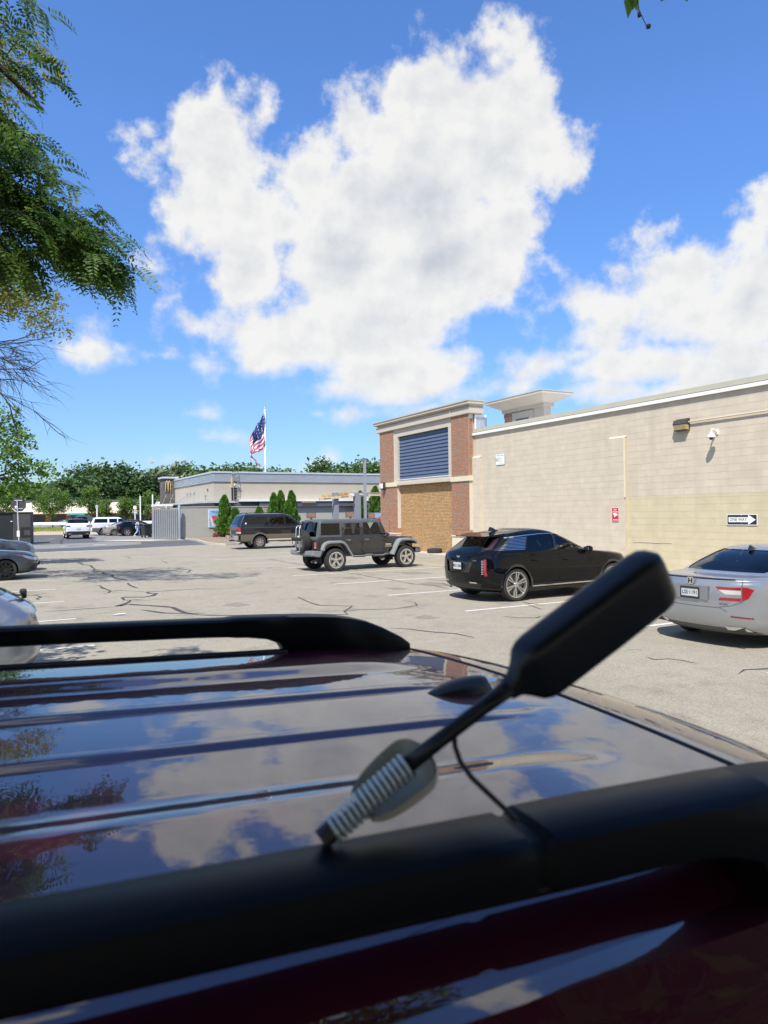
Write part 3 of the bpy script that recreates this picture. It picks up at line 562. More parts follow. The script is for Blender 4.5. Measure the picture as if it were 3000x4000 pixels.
b = MB(); b.box(-.17, -.02, -.216, .216, -.178, -.1655); b.build('lens_frame', M_BRZ, lampg)
dome = empty('security_camera', NU(17.8, 13.30, 4.20), TH, 'white dome security camera on a curved wall arm', 'camera')
M_CAMW = mat('camera_white', (.80, .80, .78), .35)
b = MB(); b.bbox(-.03, 0, -.05, .05, -.075, .075, .008); b.build('wall_plate', M_CAMW, dome)
b = MB(); b.tube([(-.02, 0, -.03), (-.10, 0, .03), (-.16, 0, .07), (-.21, 0, .07), (-.245, 0, .03), (-.25, 0, -.05)], .024, 10); b.build('arm', M_CAMW, dome, smooth=True)
b = MB(); b.lathe([(0, 0), (.03, -.0), (.06, -.03), (.105, -.09), (.118, -.115), (.112, -.135), (.07, -.138), (0, -.138)], 20, M=Matrix.Translation((-.25, 0, -.03))); b.build('shroud', M_CAMW, dome, smooth=40)
b = MB(); b.lathe([(.065, -.138), (.062, -.17), (.045, -.195), (.02, -.207), (0, -.21)], 16, M=Matrix.Translation((-.25, 0, -.03))); b.build('lens_dome', mat('dome_glass', (.02, .018, .025), .08, coat=1), dome, smooth=True)
cond = MB(); cond.tube([NU(17.74, 14.2, 4.59), NU(17.74, 12.2, 4.6), NU(17.74, 5, 4.62), NU(17.74, -4, 4.62)], 0.022, 8); cond.build('wall_conduit', M_BLK, label='beige electrical conduit running from the floodlight along the wall', cat='conduit')
sc1 = empty('wall_sconce', NU(17.5, 32.78, 3.43), TH, 'white and dark box sconce on the far brick pier', 'light fixture')
b = MB(); b.bbox(-.16, -.01, -.13, .13, -.14, .14, .01); b.build('shade', M_SIGN, sc1)
b = MB(); b.box(-.18, -.005, -.05, .05, .142, .19); b.box(-.18, -.005, -.05, .05, -.22, -.142); b.box(-.17, -.0, -.145, -.132, -.14, .14); b.build('bracket', M_BRZ, sc1)
# ------------------------------------------------------------------ vehicles
def paint(name, col, metal=0.3, rough=0.35, coat=1.0, ior=1.5, spec=0.15): return mat(name, col, rough, metal, spec, coat=coat, coat_rough=0.015, coat_ior=ior)
M_TYRE = mat('tyre_rubber', (.028, .027, .026), .85, var=(30, .2), bump=(60, .3)); M_RIM = mat('bright_alloy', (.62, .60, .57), .28, .85); M_RIMD = mat('dark_alloy', (.05, .05, .052), .35, .7)
M_TRIM = mat('black_trim', (.022, .022, .023), .5); M_PLAS = mat('grey_plastic', (.10, .105, .11), .6, var=(8, .1)); M_CHR = mat('chrome', (.80, .80, .80), .12, 1.0)
M_TAIL = mat('tail_red', (.30, .008, .012), .15, coat=1, coat_rough=.02); M_LAMP = mat('lamp_clear', (.62, .60, .56), .15, .3, coat=1); M_AMB = mat('amber', (.62, .20, .03), .2, coat=1)
M_INT = mat('cabin_trim', (.035, .034, .033), .85); M_PLATE = mat('plate_white', (.52, .53, .50), .5); M_GLOSSK = mat('gloss_black', (.008, .008, .009), .12, coat=1)
M_DISC = mat('brake_disc', (.28, .27, .26), .4, .8); M_WELL = mat('wheel_well', (.012, .012, .012), .95)
G_TINT = glass('tinted_glass', (.20, .215, .23)); G_PRIV = glass('privacy_glass', (.018, .019, .021)); G_CLEAR = glass('green_glass', (.76, .86, .79))
def ring(z, xf, xr, w, bf, br, pf, pr, nf, ns, nr):
    """plan outline of a car body at one height"""
    half = []
    for i in range(nf):
        ph = math.pi / 2 * i / nf; half.append((xf - bf * (1 - math.cos(ph) ** (2 / pf)), w * math.sin(ph) ** (2 / pf)))
    xa, xb = xf - bf, xr + br
    for i in range(ns): half.append((xa + (xb - xa) * i / ns, w))
    for i in range(nr + 1):
        ph = math.pi / 2 * (1 - i / nr); half.append((xr + br * (1 - max(0, math.cos(ph)) ** (2 / pr)), w * math.sin(ph) ** (2 / pr)))
    return [(x, y, z) for x, y in half] + [(x, -y, z) for x, y in half[-2:0:-1]]
def shell(levels, sub=4, nf=12, ns=30, nr=12):
    n = len(levels); ts = list(range(n)); comp = [[l[k] for l in levels] for k in range(8)]; rings = []
    for i in range((n - 1) * sub + 1):
        t = i / sub; rings.append(ring(*[pchip(ts, c, t) for c in comp], nf, ns, nr))
    bm = bmesh.new(); V = [[bm.verts.new(p) for p in r] for r in rings]; m = len(rings[0])
    for i in range(len(V) - 1):
        for k in range(m):
            try: bm.faces.new((V[i][k], V[i + 1][k], V[i + 1][(k + 1) % m], V[i][(k + 1) % m]))
            except ValueError: pass
    try: bm.faces.new(V[-1][::-1]); bm.faces.new(V[0])
    except ValueError: pass
    bmesh.ops.remove_doubles(bm, verts=bm.verts, dist=0.0008)
    bmesh.ops.recalc_face_normals(bm, faces=bm.faces)
    return bm
def cut(bm, poly, view, side, lay, pid, only=0, thr=0.0):
    """cuts a convex outline, seen from the side ('y': x,z), the ends ('x': y,z) or above ('z': x,y), into the shell and marks the faces inside it"""
    ax = {'y': (0, 2, 1), 'x': (1, 2, 0), 'z': (0, 1, 2)}[view]
    area = sum(poly[i][0] * poly[(i + 1) % len(poly)][1] - poly[(i + 1) % len(poly)][0] * poly[i][1] for i in range(len(poly)))
    if area < 0: poly = poly[::-1]
    x0, x1 = min(p[0] for p in poly), max(p[0] for p in poly); y0, y1 = min(p[1] for p in poly), max(p[1] for p in poly)
    fs = []
    for f in bm.faces:
        if f[lay] != only: continue
        c = f.calc_center_median()
        if c[ax[2]] * side <= thr or f.normal[ax[2]] * side < 0.03: continue
        a = [v.co[ax[0]] for v in f.verts]; b = [v.co[ax[1]] for v in f.verts]
        if max(a) < x0 or min(a) > x1 or max(b) < y0 or min(b) > y1: continue
        fs.append(f)
    for i in range(len(poly)):
        if not fs: return
        p, q = poly[i], poly[(i + 1) % len(poly)]; d = (q[0] - p[0], q[1] - p[1])
        co = [0, 0, 0]; no = [0, 0, 0]; co[ax[0]], co[ax[1]] = p; no[ax[0]], no[ax[1]] = d[1], -d[0]
        no = Vector(no).normalized(); co = Vector(co)
        es = list({e for f in fs for e in f.edges}); vs = list({v for f in fs for v in f.verts})
        r = bmesh.ops.bisect_plane(bm, geom=fs + es + vs, plane_co=co, plane_no=no, dist=1e-5)
        fs = [g for g in r['geom'] if isinstance(g, bmesh.types.BMFace) and (g.calc_center_median() - co).dot(no) < 0]
    for f in fs: f[lay] = pid
def circle(cx, cz, r, n=28, a0=0, a1=360): return [(cx + r * math.cos(R(a0 + (a1 - a0) * i / n)), cz + r * math.sin(R(a0 + (a1 - a0) * i / n))) for i in range(n if a1 - a0 == 360 else n + 1)]
def extract(bm, lay, pid, name, m, parent, push=0.0, smooth=34):
    fs = [f for f in bm.faces if f[lay] == pid]
    if not fs: return None
    idx = {}; vs = []; out = []; ns = []
    for f in fs:
        ids = []
        for v in f.verts:
            if v not in idx: idx[v] = len(vs); vs.append(v.co.copy()); ns.append(Vector())
            ids.append(idx[v]); ns[idx[v]] += f.normal
        out.append(ids)
    if push: vs = [v + n.normalized() * push for v, n in zip(vs, ns)]
    b = MB(); b.add(vs, out); return b.build(name, m, parent, smooth=smooth)
WHEELS = {}
def wheel_meshes(rad, width, rim, spokes, key, rmat, dark):
    if key in WHEELS: return WHEELS[key]
    h = width / 2; b = MB()
    b.lathe([(rim, -h * .8), (rim * 1.04, -h), (rad * .93, -h), (rad * .985, -h * .78), (rad, -h * .3), (rad, h * .3), (rad * .985, h * .78), (rad * .93, h), (rim * 1.05, h), (rim, h * .86)], 40, 'y')
    if key.startswith('jeep'):
        for k in range(40):
            M = Matrix.Rotation(2 * math.pi * k / 40, 4, 'Y')
            b.box(-.02, .02, -h * .9, -h * .2, rad - .01, rad + .004, M); b.box(-.026, .014, h * .2, h * .9, rad - .01, rad + .004, M)
    tyre = b.mesh('tyre', M_TYRE, smooth=38)
    r = MB(); r.lathe([(rim * .985, -h * .7), (rim * .985, h * .5), (rim * 1.0, h * .9), (rim * 1.03, h * 1.01), (rim * .96, h * 1.0), (rim * .93, h * .75), (rim * .9, h * .35), (rim * .9, -h * .5)], 40, 'y')
    hub = rim * .2
    for k in range(spokes[0]):
        a = 2 * math.pi * k / spokes[0]; wd0, wd1 = spokes[1], spokes[2]
        for off in ([0] if spokes[3] == 1 else [-.13, .13]):
            M = Matrix.Rotation(a + off, 4, 'Y')
            r.add([(-wd0, h * .45, hub), (wd0, h * .45, hub), (wd1, h * .75, rim * .96), (-wd1, h * .75, rim * .96), (-wd0 * .8, h * .82, hub), (wd0 * .8, h * .82, hub), (wd1 * .8, h * .95, rim * .96), (-wd1 * .8, h * .95, rim * .96)],
                  [(4, 5, 6, 7), (0, 3, 2, 1), (0, 1, 5, 4), (1, 2, 6, 5), (2, 3, 7, 6), (3, 0, 4, 7)], M)
    r.lathe([(hub * 1.15, h * .4), (hub * 1.1, h * .84), (hub * .55, h * .9), (hub * .5, h * .98), (0, h * 1.0)], 20, 'y')
    rimm = r.mesh('rim', rmat, smooth=30)
    d = MB(); d.lathe([(0, h * .25), (rim * .78, h * .25), (rim * .78, h * .15)], 24, 'y'); d.box(-.05, .05, h * .1, h * .4, rim * .5, rim * .75)
    disc = d.mesh('brake_disc', M_DISC if not dark else M_RIMD, smooth=30)
    nuts = MB()
    for k in range(5):
        a = 2 * math.pi * k / 5 + .3; nuts.lathe([(.011, h * .8), (.011, h * .93), (0, h * .95)], 6, 'y', Matrix.Translation((math.cos(a) * hub * .75, 0, math.sin(a) * hub * .75)))
    nutm = nuts.mesh('wheel_nuts', M_CHR if not dark else M_TRIM)
    WHEELS[key] = (tyre, rimm, disc, nutm); return WHEELS[key]
def add_wheel(root, x, y, z, ms, rot=0.0, steer=0.0):
    w = link('wheel', ms[0], root); w.matrix_local = Matrix.Translation((x, y, z)) @ Matrix.Rotation(steer + (0 if y > 0 else math.pi), 4, 'Z') @ Matrix.Rotation(rot, 4, 'Y')
    link('rim', ms[1], w); link('brake_disc', ms[2], w); link('wheel_nuts', ms[3], w); return w
def seats(parent, rows, z0, m=M_INT, wy=0.38, h=0.62):
    for x in rows:
        for y in (-wy, wy):
            b = MB(); b.bbox(x - .05, x + .45, y - .24, y + .24, z0, z0 + .16, .05); b.bbox(x - .17, x - .03, y - .23, y + .23, z0 + .1, z0 + h, .05, )
            b.bbox(x - .16, x - .06, y - .13, y + .13, z0 + h + .03, z0 + h + .2, .04); b.build('seat', m, parent)
def make_car(name, sp, loc, rz, label, group=None):
    """sp: levels, wheels (xf,xr,track,rad,width,rim,spokes,key,rim material,dark), body paint, then cut-outs: (part, view, side(s), outline, material, push)"""
    root = empty(name, loc, rz, label, sp.get('cat', 'car'), group)
    bm = shell(sp['levels'], **sp.get('res', {})); lay = bm.faces.layers.int.new('pid')
    xf, xr, tr, rad, wid, rim, spk, key, rm, dk = sp['wheels']
    ar = sp.get('arch', 1.12)
    for x in (xf, xr):
        for s in (1, -1): cut(bm, circle(x, rad * 1.02, rad * ar), 'y', s, lay, 999)
    parts = []; pid = 1
    for (pn, view, sides, poly, m, push) in sp['cuts']:
        for s in sides:
            polys = poly if isinstance(poly[0][0], (tuple, list)) else [poly]
            for pl in polys:
                if view == 'x' and sp.get('mirror', True) and min(p[0] for p in pl) > 0:
                    cut(bm, pl, view, s, lay, pid); parts.append((pid, pn, m, push)); pid += 1
                    cut(bm, [(-a, b) for a, b in pl], view, s, lay, pid); parts.append((pid, pn, m, push)); pid += 1
                else:
                    cut(bm, pl, view, s, lay, pid); parts.append((pid, pn, m, push)); pid += 1
    body = extract(bm, lay, 0, 'body', sp['paint'], root)
    for (q, pn, m, push) in parts: extract(bm, lay, q, pn, m, root, push)
    bm.free()
    ms = wheel_meshes(rad, wid, rim, spk, key, rm, dk)
    for x in (xf, xr):
        for s in (1, -1): add_wheel(root, x, s * tr / 2, rad, ms, rot=random.random() * 6, steer=sp.get('steer', 0) if x > 0 else 0)
    wmax = max(l[3] for l in sp['levels'])
    for x in (xf, xr):
        for s in (1, -1):
            b = MB(); b.lathe([(rad * ar * .995, s * (wmax - .03)), (rad * ar * .995, s * (wmax - .42)), (0.01, s * (wmax - .43))], 20, 'y', Matrix.Translation((x, 0, rad * 1.02)), 0 - .25, math.pi + .25); b.build('wheel_well', M_WELL, root)
    if sp.get('arch_trim'):
        for x in (xf, xr):
            for s in (1, -1):
                b = MB(); rows = []
                for i in range(25):
                    a = R(-8 + 196 * i / 24); c, q = math.cos(a), math.sin(a); r0, r1 = rad * ar * .985, rad * ar * .985 + sp['arch_trim'][0]; yy = s * (wmax + sp['arch_trim'][2])
                    rows.append([(x + r0 * c, yy - s * .10, rad * 1.02 + r0 * q), (x + r0 * c, yy, rad * 1.02 + r0 * q), (x + r1 * c, yy - s * .012, rad * 1.02 + r1 * q), (x + r1 * c, yy - s * .10, rad * 1.02 + r1 * q)])
                b.grid(rows); b.build('arch_trim', sp['arch_trim'][1], root, smooth=40)
    z0 = sp.get('floor', .45)
    b = MB(); wv = wmax - .14; xa, xb = sp.get('cabin', (xf - .3, xr - .3)); b.box(xb, xa, -wv, wv, z0 - .03, z0); b.build('cabin_floor', M_INT, root)
    if 'seats' in sp: seats(root, sp['seats'], z0 + .12)
    b = MB(); b.bbox(xa - .25, xa, -wv, wv, z0, z0 + .45, .05); b.build('dashboard', M_INT, root)
    b = MB(); b.tube([(xa - .42 + .13 * math.sin(a) * .4, .37 + .18 * math.cos(a), z0 + .42 + .18 * math.sin(a)) for a in [2 * math.pi * i / 16 for i in range(17)]], .014, 6); b.build('steering_wheel', M_INT, root)
    if 'mirror_at' in sp:
        mx_, my_, mz_ = sp['mirror_at']
        for s in (1, -1):
            b = MB(); b.bbox(mx_ - .06, mx_ + .10, min(s * my_, s * (my_ + .19)), max(s * my_, s * (my_ + .19)), mz_ - .06, mz_ + .07, .035); b.tube([(mx_, s * (my_ - .08), mz_ - .08), (mx_, s * (my_ + .06), mz_ - .03)], .022, 6)
            mo = b.build('door_mirror', sp.get('mirror_mat', sp['paint']), root, smooth=45)
            g = MB(); g.box(mx_ - .066, mx_ - .0605, min(s * (my_ + .02), s * (my_ + .17)), max(s * (my_ + .02), s * (my_ + .17)), mz_ - .04, mz_ + .05); g.build('mirror_glass', M_CHR, mo)
    for (hx, hz, hl, hy) in sp.get('handles', ()):
        for s in (1, -1):
            b = MB(); b.tube([(hx - hl / 2, s * (hy - .02), hz), (hx - hl / 2 + .02, s * (hy + .02), hz), (hx + hl / 2 - .02, s * (hy + .02), hz), (hx + hl / 2, s * (hy - .02), hz)], .012, 6); b.build('door_handle', sp.get('handle_mat', sp['paint']), root, smooth=True)
    return root
def seam(pts, w=0.007):
    """door shut lines: thin strips along a polyline, as outlines for cut()"""
    out = []
    for (a, b) in zip(pts, pts[1:]):
        d = Vector((b[0] - a[0], b[1] - a[1])); d.normalize(); q = Vector((-d.y, d.x)) * w / 2
        out.append([(a[0] + q.x, a[1] + q.y), (b[0] + q.x, b[1] + q.y), (b[0] - q.x, b[1] - q.y), (a[0] - q.x, a[1] - q.y)])
    return out
def rear_plate(root, x, z, tx, mback, mtxt, w=.305, tilt=0.0, y=0, frame=None):
    """number plate facing backwards"""
    M = Matrix.Translation((x, y, z)) @ Matrix.Rotation(tilt, 4, 'Y') @ face_M((0, 0, 0), (0, -1, 0), (0, 0, 1))
    b = MB(); b.prism(rrect(w, w * .5, .012), 0, .004, 'z'); p = b.build('number_plate', mback, root, fixn=True); p.matrix_local = M
    if frame:
        f = MB(); f.box(-w / 2 - .012, w / 2 + .012, -w * .25 - .012, -w * .25 + .02, .004, .010); f.box(-w / 2 - .012, w / 2 + .012, w * .25 - .016, w * .25 + .01, .004, .010)
        f.box(-w / 2 - .012, -w / 2 + .004, -w * .25 + .021, w * .25 - .017, .004, .010); f.box(w / 2 - .004, w / 2 + .012, -w * .25 + .021, w * .25 - .017, .004, .010); f.build('plate_frame', frame, p)
    if tx: text(tx, w * .27, mtxt, p, Matrix.Translation((0, 0, .006)), sx=.9, extrude=.0006, bold=.001)
    return p
TXT_B = mat('plate_blue', (.03, .05, .12), .5)
# ---- black crossover with chrome side louvres
P_BLK = paint('black_paint', (.0035, .004, .005), .0, .3, ior=1.38, spec=0.0)
cad = dict(paint=P_BLK, floor=.5, cabin=(.75, -2.0), seats=(.15, -.85),
  levels=[(.22, 2.10, -2.16, .84, .8, .55, 2.4, 2.6), (.33, 2.28, -2.38, .925, .85, .6, 2.4, 2.6), (.55, 2.36, -2.46, .955, .9, .62, 2.4, 2.6), (.72, 2.36, -2.455, .958, .95, .6, 2.4, 2.7), (.83, 2.34, -2.45, .948, .95, .6, 2.4, 2.7), (.93, 2.28, -2.44, .928, .95, .58, 2.4, 2.8), (1.00, 2.0, -2.42, .910, .9, .55, 2.3, 2.9), (1.05, 1.45, -2.40, .895, .6, .55, 2.3, 3),
          (1.09, 1.05, -2.37, .885, .55, .55, 2.5, 3), (1.12, .94, -2.34, .875, .5, .55, 2.5, 3), (1.28, .58, -2.10, .815, .45, .5, 2.6, 3), (1.44, .22, -1.86, .745, .4, .45, 2.7, 3), (1.50, .06, -1.76, .71, .4, .4, 2.7, 3), (1.555, -.10, -1.50, .65, .35, .4, 2.6, 2.8), (1.60, -.32, -1.15, .54, .3, .4, 2.4, 2.4), (1.632, -.55, -.98, .3, .2, .2, 2.2, 2.2), (1.635, -.7, -.8, .06, .05, .05, 2, 2)],
  wheels=(1.47, -1.48, 1.62, .375, .25, .285, (6, .010, .021, 2), 'cad', M_RIM, False), arch=1.10, arch_trim=(.055, M_GLOSSK, .004), mirror_at=(.62, .90, 1.12), handles=((.0, .90, .2, .945), (-.95, .92, .2, .945)),
  cuts=[('window', 'y', (1, -1), [(.74, 1.10), (.42, 1.30), (.16, 1.44), (-.10, 1.475), (-.20, 1.475), (-.24, 1.115)], G_CLEAR, -.006),
        ('rear_door_window', 'y', (1, -1), [(-.31, 1.118), (-.27, 1.477), (-.80, 1.468), (-.97, 1.45), (-1.13, 1.145)], G_TINT, -.006),
        ('pillar_cover', 'y', (1, -1), [(-.24, 1.115), (-.20, 1.475), (-.27, 1.477), (-.31, 1.118)], M_GLOSSK, .001),
        ('roof_trim', 'y', (1, -1), seam([(.98, 1.10), (.55, 1.315), (.22, 1.47), (-.10, 1.505), (-.60, 1.502), (-1.05, 1.478), (-1.66, 1.43)], .020), M_CHR, .004),
        ('louvre', 'y', (1, -1), [[(-1.18 + .017 * k, 1.163 + k * .033), (-1.95 + k * .055, 1.165 + k * .030), (-1.95 + k * .055, 1.173 + k * .030), (-1.18 + .017 * k, 1.172 + k * .033)] for k in range(9)], M_CHR, .003),
        ('quarter_panel', 'y', (1, -1), [(-1.15, 1.148), (-1.0, 1.452), (-1.55, 1.425), (-2.03, 1.155)], M_GLOSSK, -.002),
        ('windscreen', 'x', (1,), [(-.70, 1.12), (.70, 1.12), (.60, 1.49), (-.60, 1.49)], G_CLEAR, -.006),
        ('rear_window', 'x', (-1,), [(-.66, 1.17), (.66, 1.17), (.56, 1.46), (-.56, 1.46)], G_TINT, -.008),
        ('upper_lamp', 'x', (-1,), [(.68, 1.17), (.79, 1.17), (.64, 1.46), (.58, 1.46)], mat('lamp_smoke', (.035, .014, .017), .12, coat=1), .002),
        ('tail_lamp', 'x', (-1,), [(.80, .60), (.842, .60), (.815, .97), (.778, .97)], M_TAIL, .006),
        ('sill_strip', 'y', (1, -1), [(1.02, .325), (1.02, .352), (-1.02, .338), (-1.02, .312)], M_CHR, .006),
        ('bumper_strip', 'y', (1, -1), [(-1.93, .40), (-1.93, .424), (-2.36, .455), (-2.40, .50), (-2.43, .50), (-2.40, .43)], M_CHR, .008),
        ('plate_recess', 'x', (-1,), [(-.42, .66), (.42, .66), (.52, .90), (-.52, .90)], M_GLOSSK, -.03),
        ('bumper_insert', 'x', (-1,), [(-.62, .30), (.62, .30), (.72, .42), (-.72, .42)], M_TRIM, .003),
        ('head_lamp', 'y', (1, -1), [(2.0, .72), (2.3, .70), (2.3, .86), (2.05, .88)], M_LAMP, .002),
        ('door_seam', 'y', (1, -1), seam([(-.25, 1.11), (-.28, .8), (-.26, .42)]) + seam([(-1.10, 1.14), (-1.15, .9), (-.98, .62), (-.98, .42)]) + seam([(.92, 1.06), (.98, .8), (.93, .42)]) + seam([(.93, .40), (-1.0, .40)], .006), M_DARK, -.004),
        ('fuel_flap', 'y', (1,), seam([(-1.75, .95), (-1.58, .95), (-1.58, .80), (-1.75, .80), (-1.75, .95)], .006), M_DARK, -.003)])
c1 = make_car('parked_crossover', cad, NU(11.62, 13.66), TH, 'glossy black crossover with chrome side louvres and multi-spoke wheels', 'cars parked along the wall')
b = MB(); b.add([(-1.60, -.67, 1.535), (-1.60, .67, 1.535), (-2.09, .60, 1.470), (-2.09, -.60, 1.470), (-1.66, -.67, 1.465), (-1.66, .67, 1.465), (-2.08, .60, 1.450), (-2.08, -.60, 1.450)], [(0, 1, 2, 3), (7, 6, 5, 4), (3, 2, 6, 7), (0, 3, 7, 4), (1, 5, 6, 2), (0, 4, 5, 1)]); b.build('spoiler', P_BLK, c1)
b = MB(); b.box(-2.02, -1.94, -.055, .055, 1.415, 1.452); b.build('rear_camera', M_TRIM, c1)
def fin(root, x, z, m, s=1.0):
    b = MB(); rows = []
    for i in range(9):
        t = i / 8; xx = x + s * (.11 - .22 * t); hh = s * .068 * (math.sin(min(1, t * 1.05) * math.pi * .5) ** 1.5) * (1 if t < .97 else .3); w = s * .032 * math.sin(math.pi * min(1, .12 + t * .8)) + .002
        rows.append([(xx, -w, z - .02), (xx, -w * .75, z + hh * .5), (xx, -w * .15, z + hh), (xx, w * .15, z + hh), (xx, w * .75, z + hh * .5), (xx, w, z - .02)])
    b.grid(rows); b.add(rows[-1], [tuple(range(6))]); return b.build('antenna_fin', m, root, smooth=50)
fin(c1, -1.42, 1.588, M_GLOSSK, 1.25)
rear_plate(c1, -2.452, .80, 'MEZ-1880', M_PLATE, TXT_B, .31)
b = MB(); b.prism([(-.075, .03), (.075, .03), (.055, -.01), (0, -.035), (-.055, -.01)], -2.452, -2.44, 'x'); b.prism([(-.045, .018), (.045, .018), (.03, -.005), (0, -.02), (-.03, -.005)], -2.456, -2.45, 'x', ); b.build('emblem', mat('silver_badge', (.7, .72, .78), .2, .9), c1, fixn=True).location = (.03, 0, 1.0)
for s_, t_, y_ in ((1, 'OPTIQ', .55), (-1, 'LUXURY', -.60)): text(t_, .035, M_CHR, c1, face_M((-2.40, y_, .94), (0, -1, 0), (0, 0, 1)), sx=1.2, extrude=.002)
for k in range(9):
    b = MB(); [b.box(-2.325, -2.285, min(q, q + .022), max(q, q + .022), .64 + k * .036, .655 + k * .036) for q in (-.782, .76)]; b.build('lamp_rib', M_LAMP, c1)
# ---- silver sedan, tail towards the aisle
P_SIL = paint('silver_paint', (.39, .405, .425), .72, .34)
hon = dict(paint=P_SIL, floor=.42, cabin=(.75, -1.7), seats=(.05, -.85),
  levels=[(.20, 2.15, -2.20, .82, .8, .5, 2.4, 2.5), (.32, 2.36, -2.40, .905, .9, .55, 2.4, 2.6), (.55, 2.42, -2.46, .93, .95, .6, 2.4, 2.6), (.74, 2.36, -2.46, .93, .95, .6, 2.4, 2.6), (.86, 2.18, -2.45, .92, .9, .58, 2.4, 2.7), (.93, 1.75, -2.44, .905, .7, .55, 2.3, 2.8), (.97, 1.28, -2.43, .885, .5, .52, 2.4, 2.8), (1.00, 1.08, -2.42, .87, .5, .5, 2.5, 2.9),
          (1.025, .98, -2.33, .855, .45, .5, 2.5, 2.9), (1.045, .92, -1.92, .84, .4, .45, 2.6, 2.9), (1.065, .87, -1.80, .828, .4, .4, 2.6, 3), (1.20, .55, -1.50, .765, .4, .35, 2.7, 3), (1.33, .20, -1.16, .69, .35, .35, 2.7, 3), (1.40, -.02, -.90, .62, .3, .3, 2.6, 2.8), (1.435, -.22, -.72, .48, .2, .2, 2.4, 2.4), (1.45, -.38, -.55, .2, .1, .1, 2.2, 2.2), (1.452, -.44, -.48, .04, .02, .02, 2, 2)],
  wheels=(1.42, -1.41, 1.60, .335, .225, .235, (10, .014, .022, 1), 'hon', M_RIM, False), arch=1.12, mirror_at=(.60, .87, 1.04), handles=((.0, .82, .18, .915), (-.95, .84, .18, .915)),
  cuts=[('window', 'y', (1, -1), [(.72, 1.04), (.40, 1.22), (.10, 1.35), (-.22, 1.375), (-.26, 1.055)], G_TINT, -.006), ('rear_door_window', 'y', (1, -1), [(-.32, 1.058), (-.29, 1.378), (-.75, 1.33), (-1.20, 1.12), (-1.20, 1.08)], G_TINT, -.006),
        ('quarter_window', 'y', (1, -1), [(-1.24, 1.085), (-1.24, 1.11), (-1.34, 1.09)], M_CHR, .002),
        ('windscreen', 'x', (1,), [(-.70, 1.04), (.70, 1.04), (.58, 1.37), (-.58, 1.37)], G_TINT, -.006),
        ('rear_window', 'x', (-1,), [(-.66, 1.075), (.66, 1.075), (.70, 1.10), (.56, 1.372), (-.56, 1.372), (-.70, 1.10)], G_TINT, -.008),
        ('lid_edge', 'x', (-1,), [(-.66, 1.0), (.66, 1.0), (.64, 1.012), (-.64, 1.012)], M_TRIM, .012),
        ('tail_lamp', 'x', (-1,), [(.40, .905), (.725, .905), (.725, .868), (.44, .868)], M_TAIL, .006), ('tail_lamp', 'x', (-1,), [(.46, .752), (.725, .752), (.725, .712), (.45, .712)], M_TAIL, .006),
        ('reverse_lamp', 'x', (-1,), [(.445, .862), (.725, .862), (.725, .80), (.53, .80)], M_LAMP, .003),
        ('outer_lamp', 'x', (-1,), [(.74, .91), (.79, .908), (.845, .875), (.80, .755), (.74, .712)], M_TAIL, .006),
        ('lid_seam', 'x', (-1,), [s for t in (1, -1) for s in seam([(t * .735, 1.0), (t * .735, .70), (t * .62, .64), (t * .40, .60), (0, .595)], .007)], M_DARK, -.004),
        ('reflector', 'x', (-1,), [(.60, .475), (.84, .455), (.84, .475), (.60, .498)], mat('reflector_red', (.20, .02, .03), .2, coat=1), .004),
        ('exhaust_tip', 'x', (-1,), [(.52, .255), (.80, .255), (.74, .335), (.50, .335)], M_CHR, .006),
        ('diffuser', 'x', (-1,), [(-.5, .22), (.5, .22), (.5, .31), (-.5, .31)], M_PLAS, .002),
        ('door_seam', 'y', (1, -1), seam([(-.28, 1.05), (-.31, .75), (-.28, .36)]) + seam([(-1.22, 1.07), (-1.2, .9), (-1.02, .62), (-1.0, .36)]) + seam([(.98, 1.0), (1.0, .75), (.95, .36)]), M_DARK, -.004)])
c2 = make_car('parked_sedan', hon, NU(11.55, 7.28), TH, 'silver sedan with red C-shaped tail lamps at the right edge', 'cars parked along the wall')
fin(c2, -.98, 1.385, M_GLOSSK, 1.0)
b = MB(); b.prism([(.56, .27), (.77, .27), (.725, .318), (.545, .318)], -2.272, -2.24, 'x'); b.prism([(-.56, .27), (-.77, .27), (-.725, .318), (-.545, .318)], -2.272, -2.24, 'x'); b.build('exhaust_bore', M_TRIM, c2)
b = MB(); b.box(-2.475, -2.455, -.30, .30, .70, .90); b.build('plate_panel', mat('silver_shadow', (.30, .31, .32), .4, .6), c2)
rear_plate(c2, -2.478, .79, 'LSS·1191', M_PLATE, TXT_B, .305, frame=M_TRIM)
b = MB(); b.prism(rrect(.12, .105, .03), -2.468, -2.452, 'x'); b.build('emblem', M_CHR, c2, fixn=True).location = (0, 0, .965)
b = MB(); b.box(-2.473, -2.469, -.035, -.018, .928, 1.0); b.box(-2.473, -2.469, .018, .035, .928, 1.0); b.box(-2.473, -2.469, -.018, .018, .957, .97); b.build('emblem_letter', M_TRIM, c2)
text('SPORT', .04, M_TRIM, c2, face_M((-2.452, -.55, .66), (0, -1, 0), (0, 0, 1)), sx=1.2, extrude=.002)
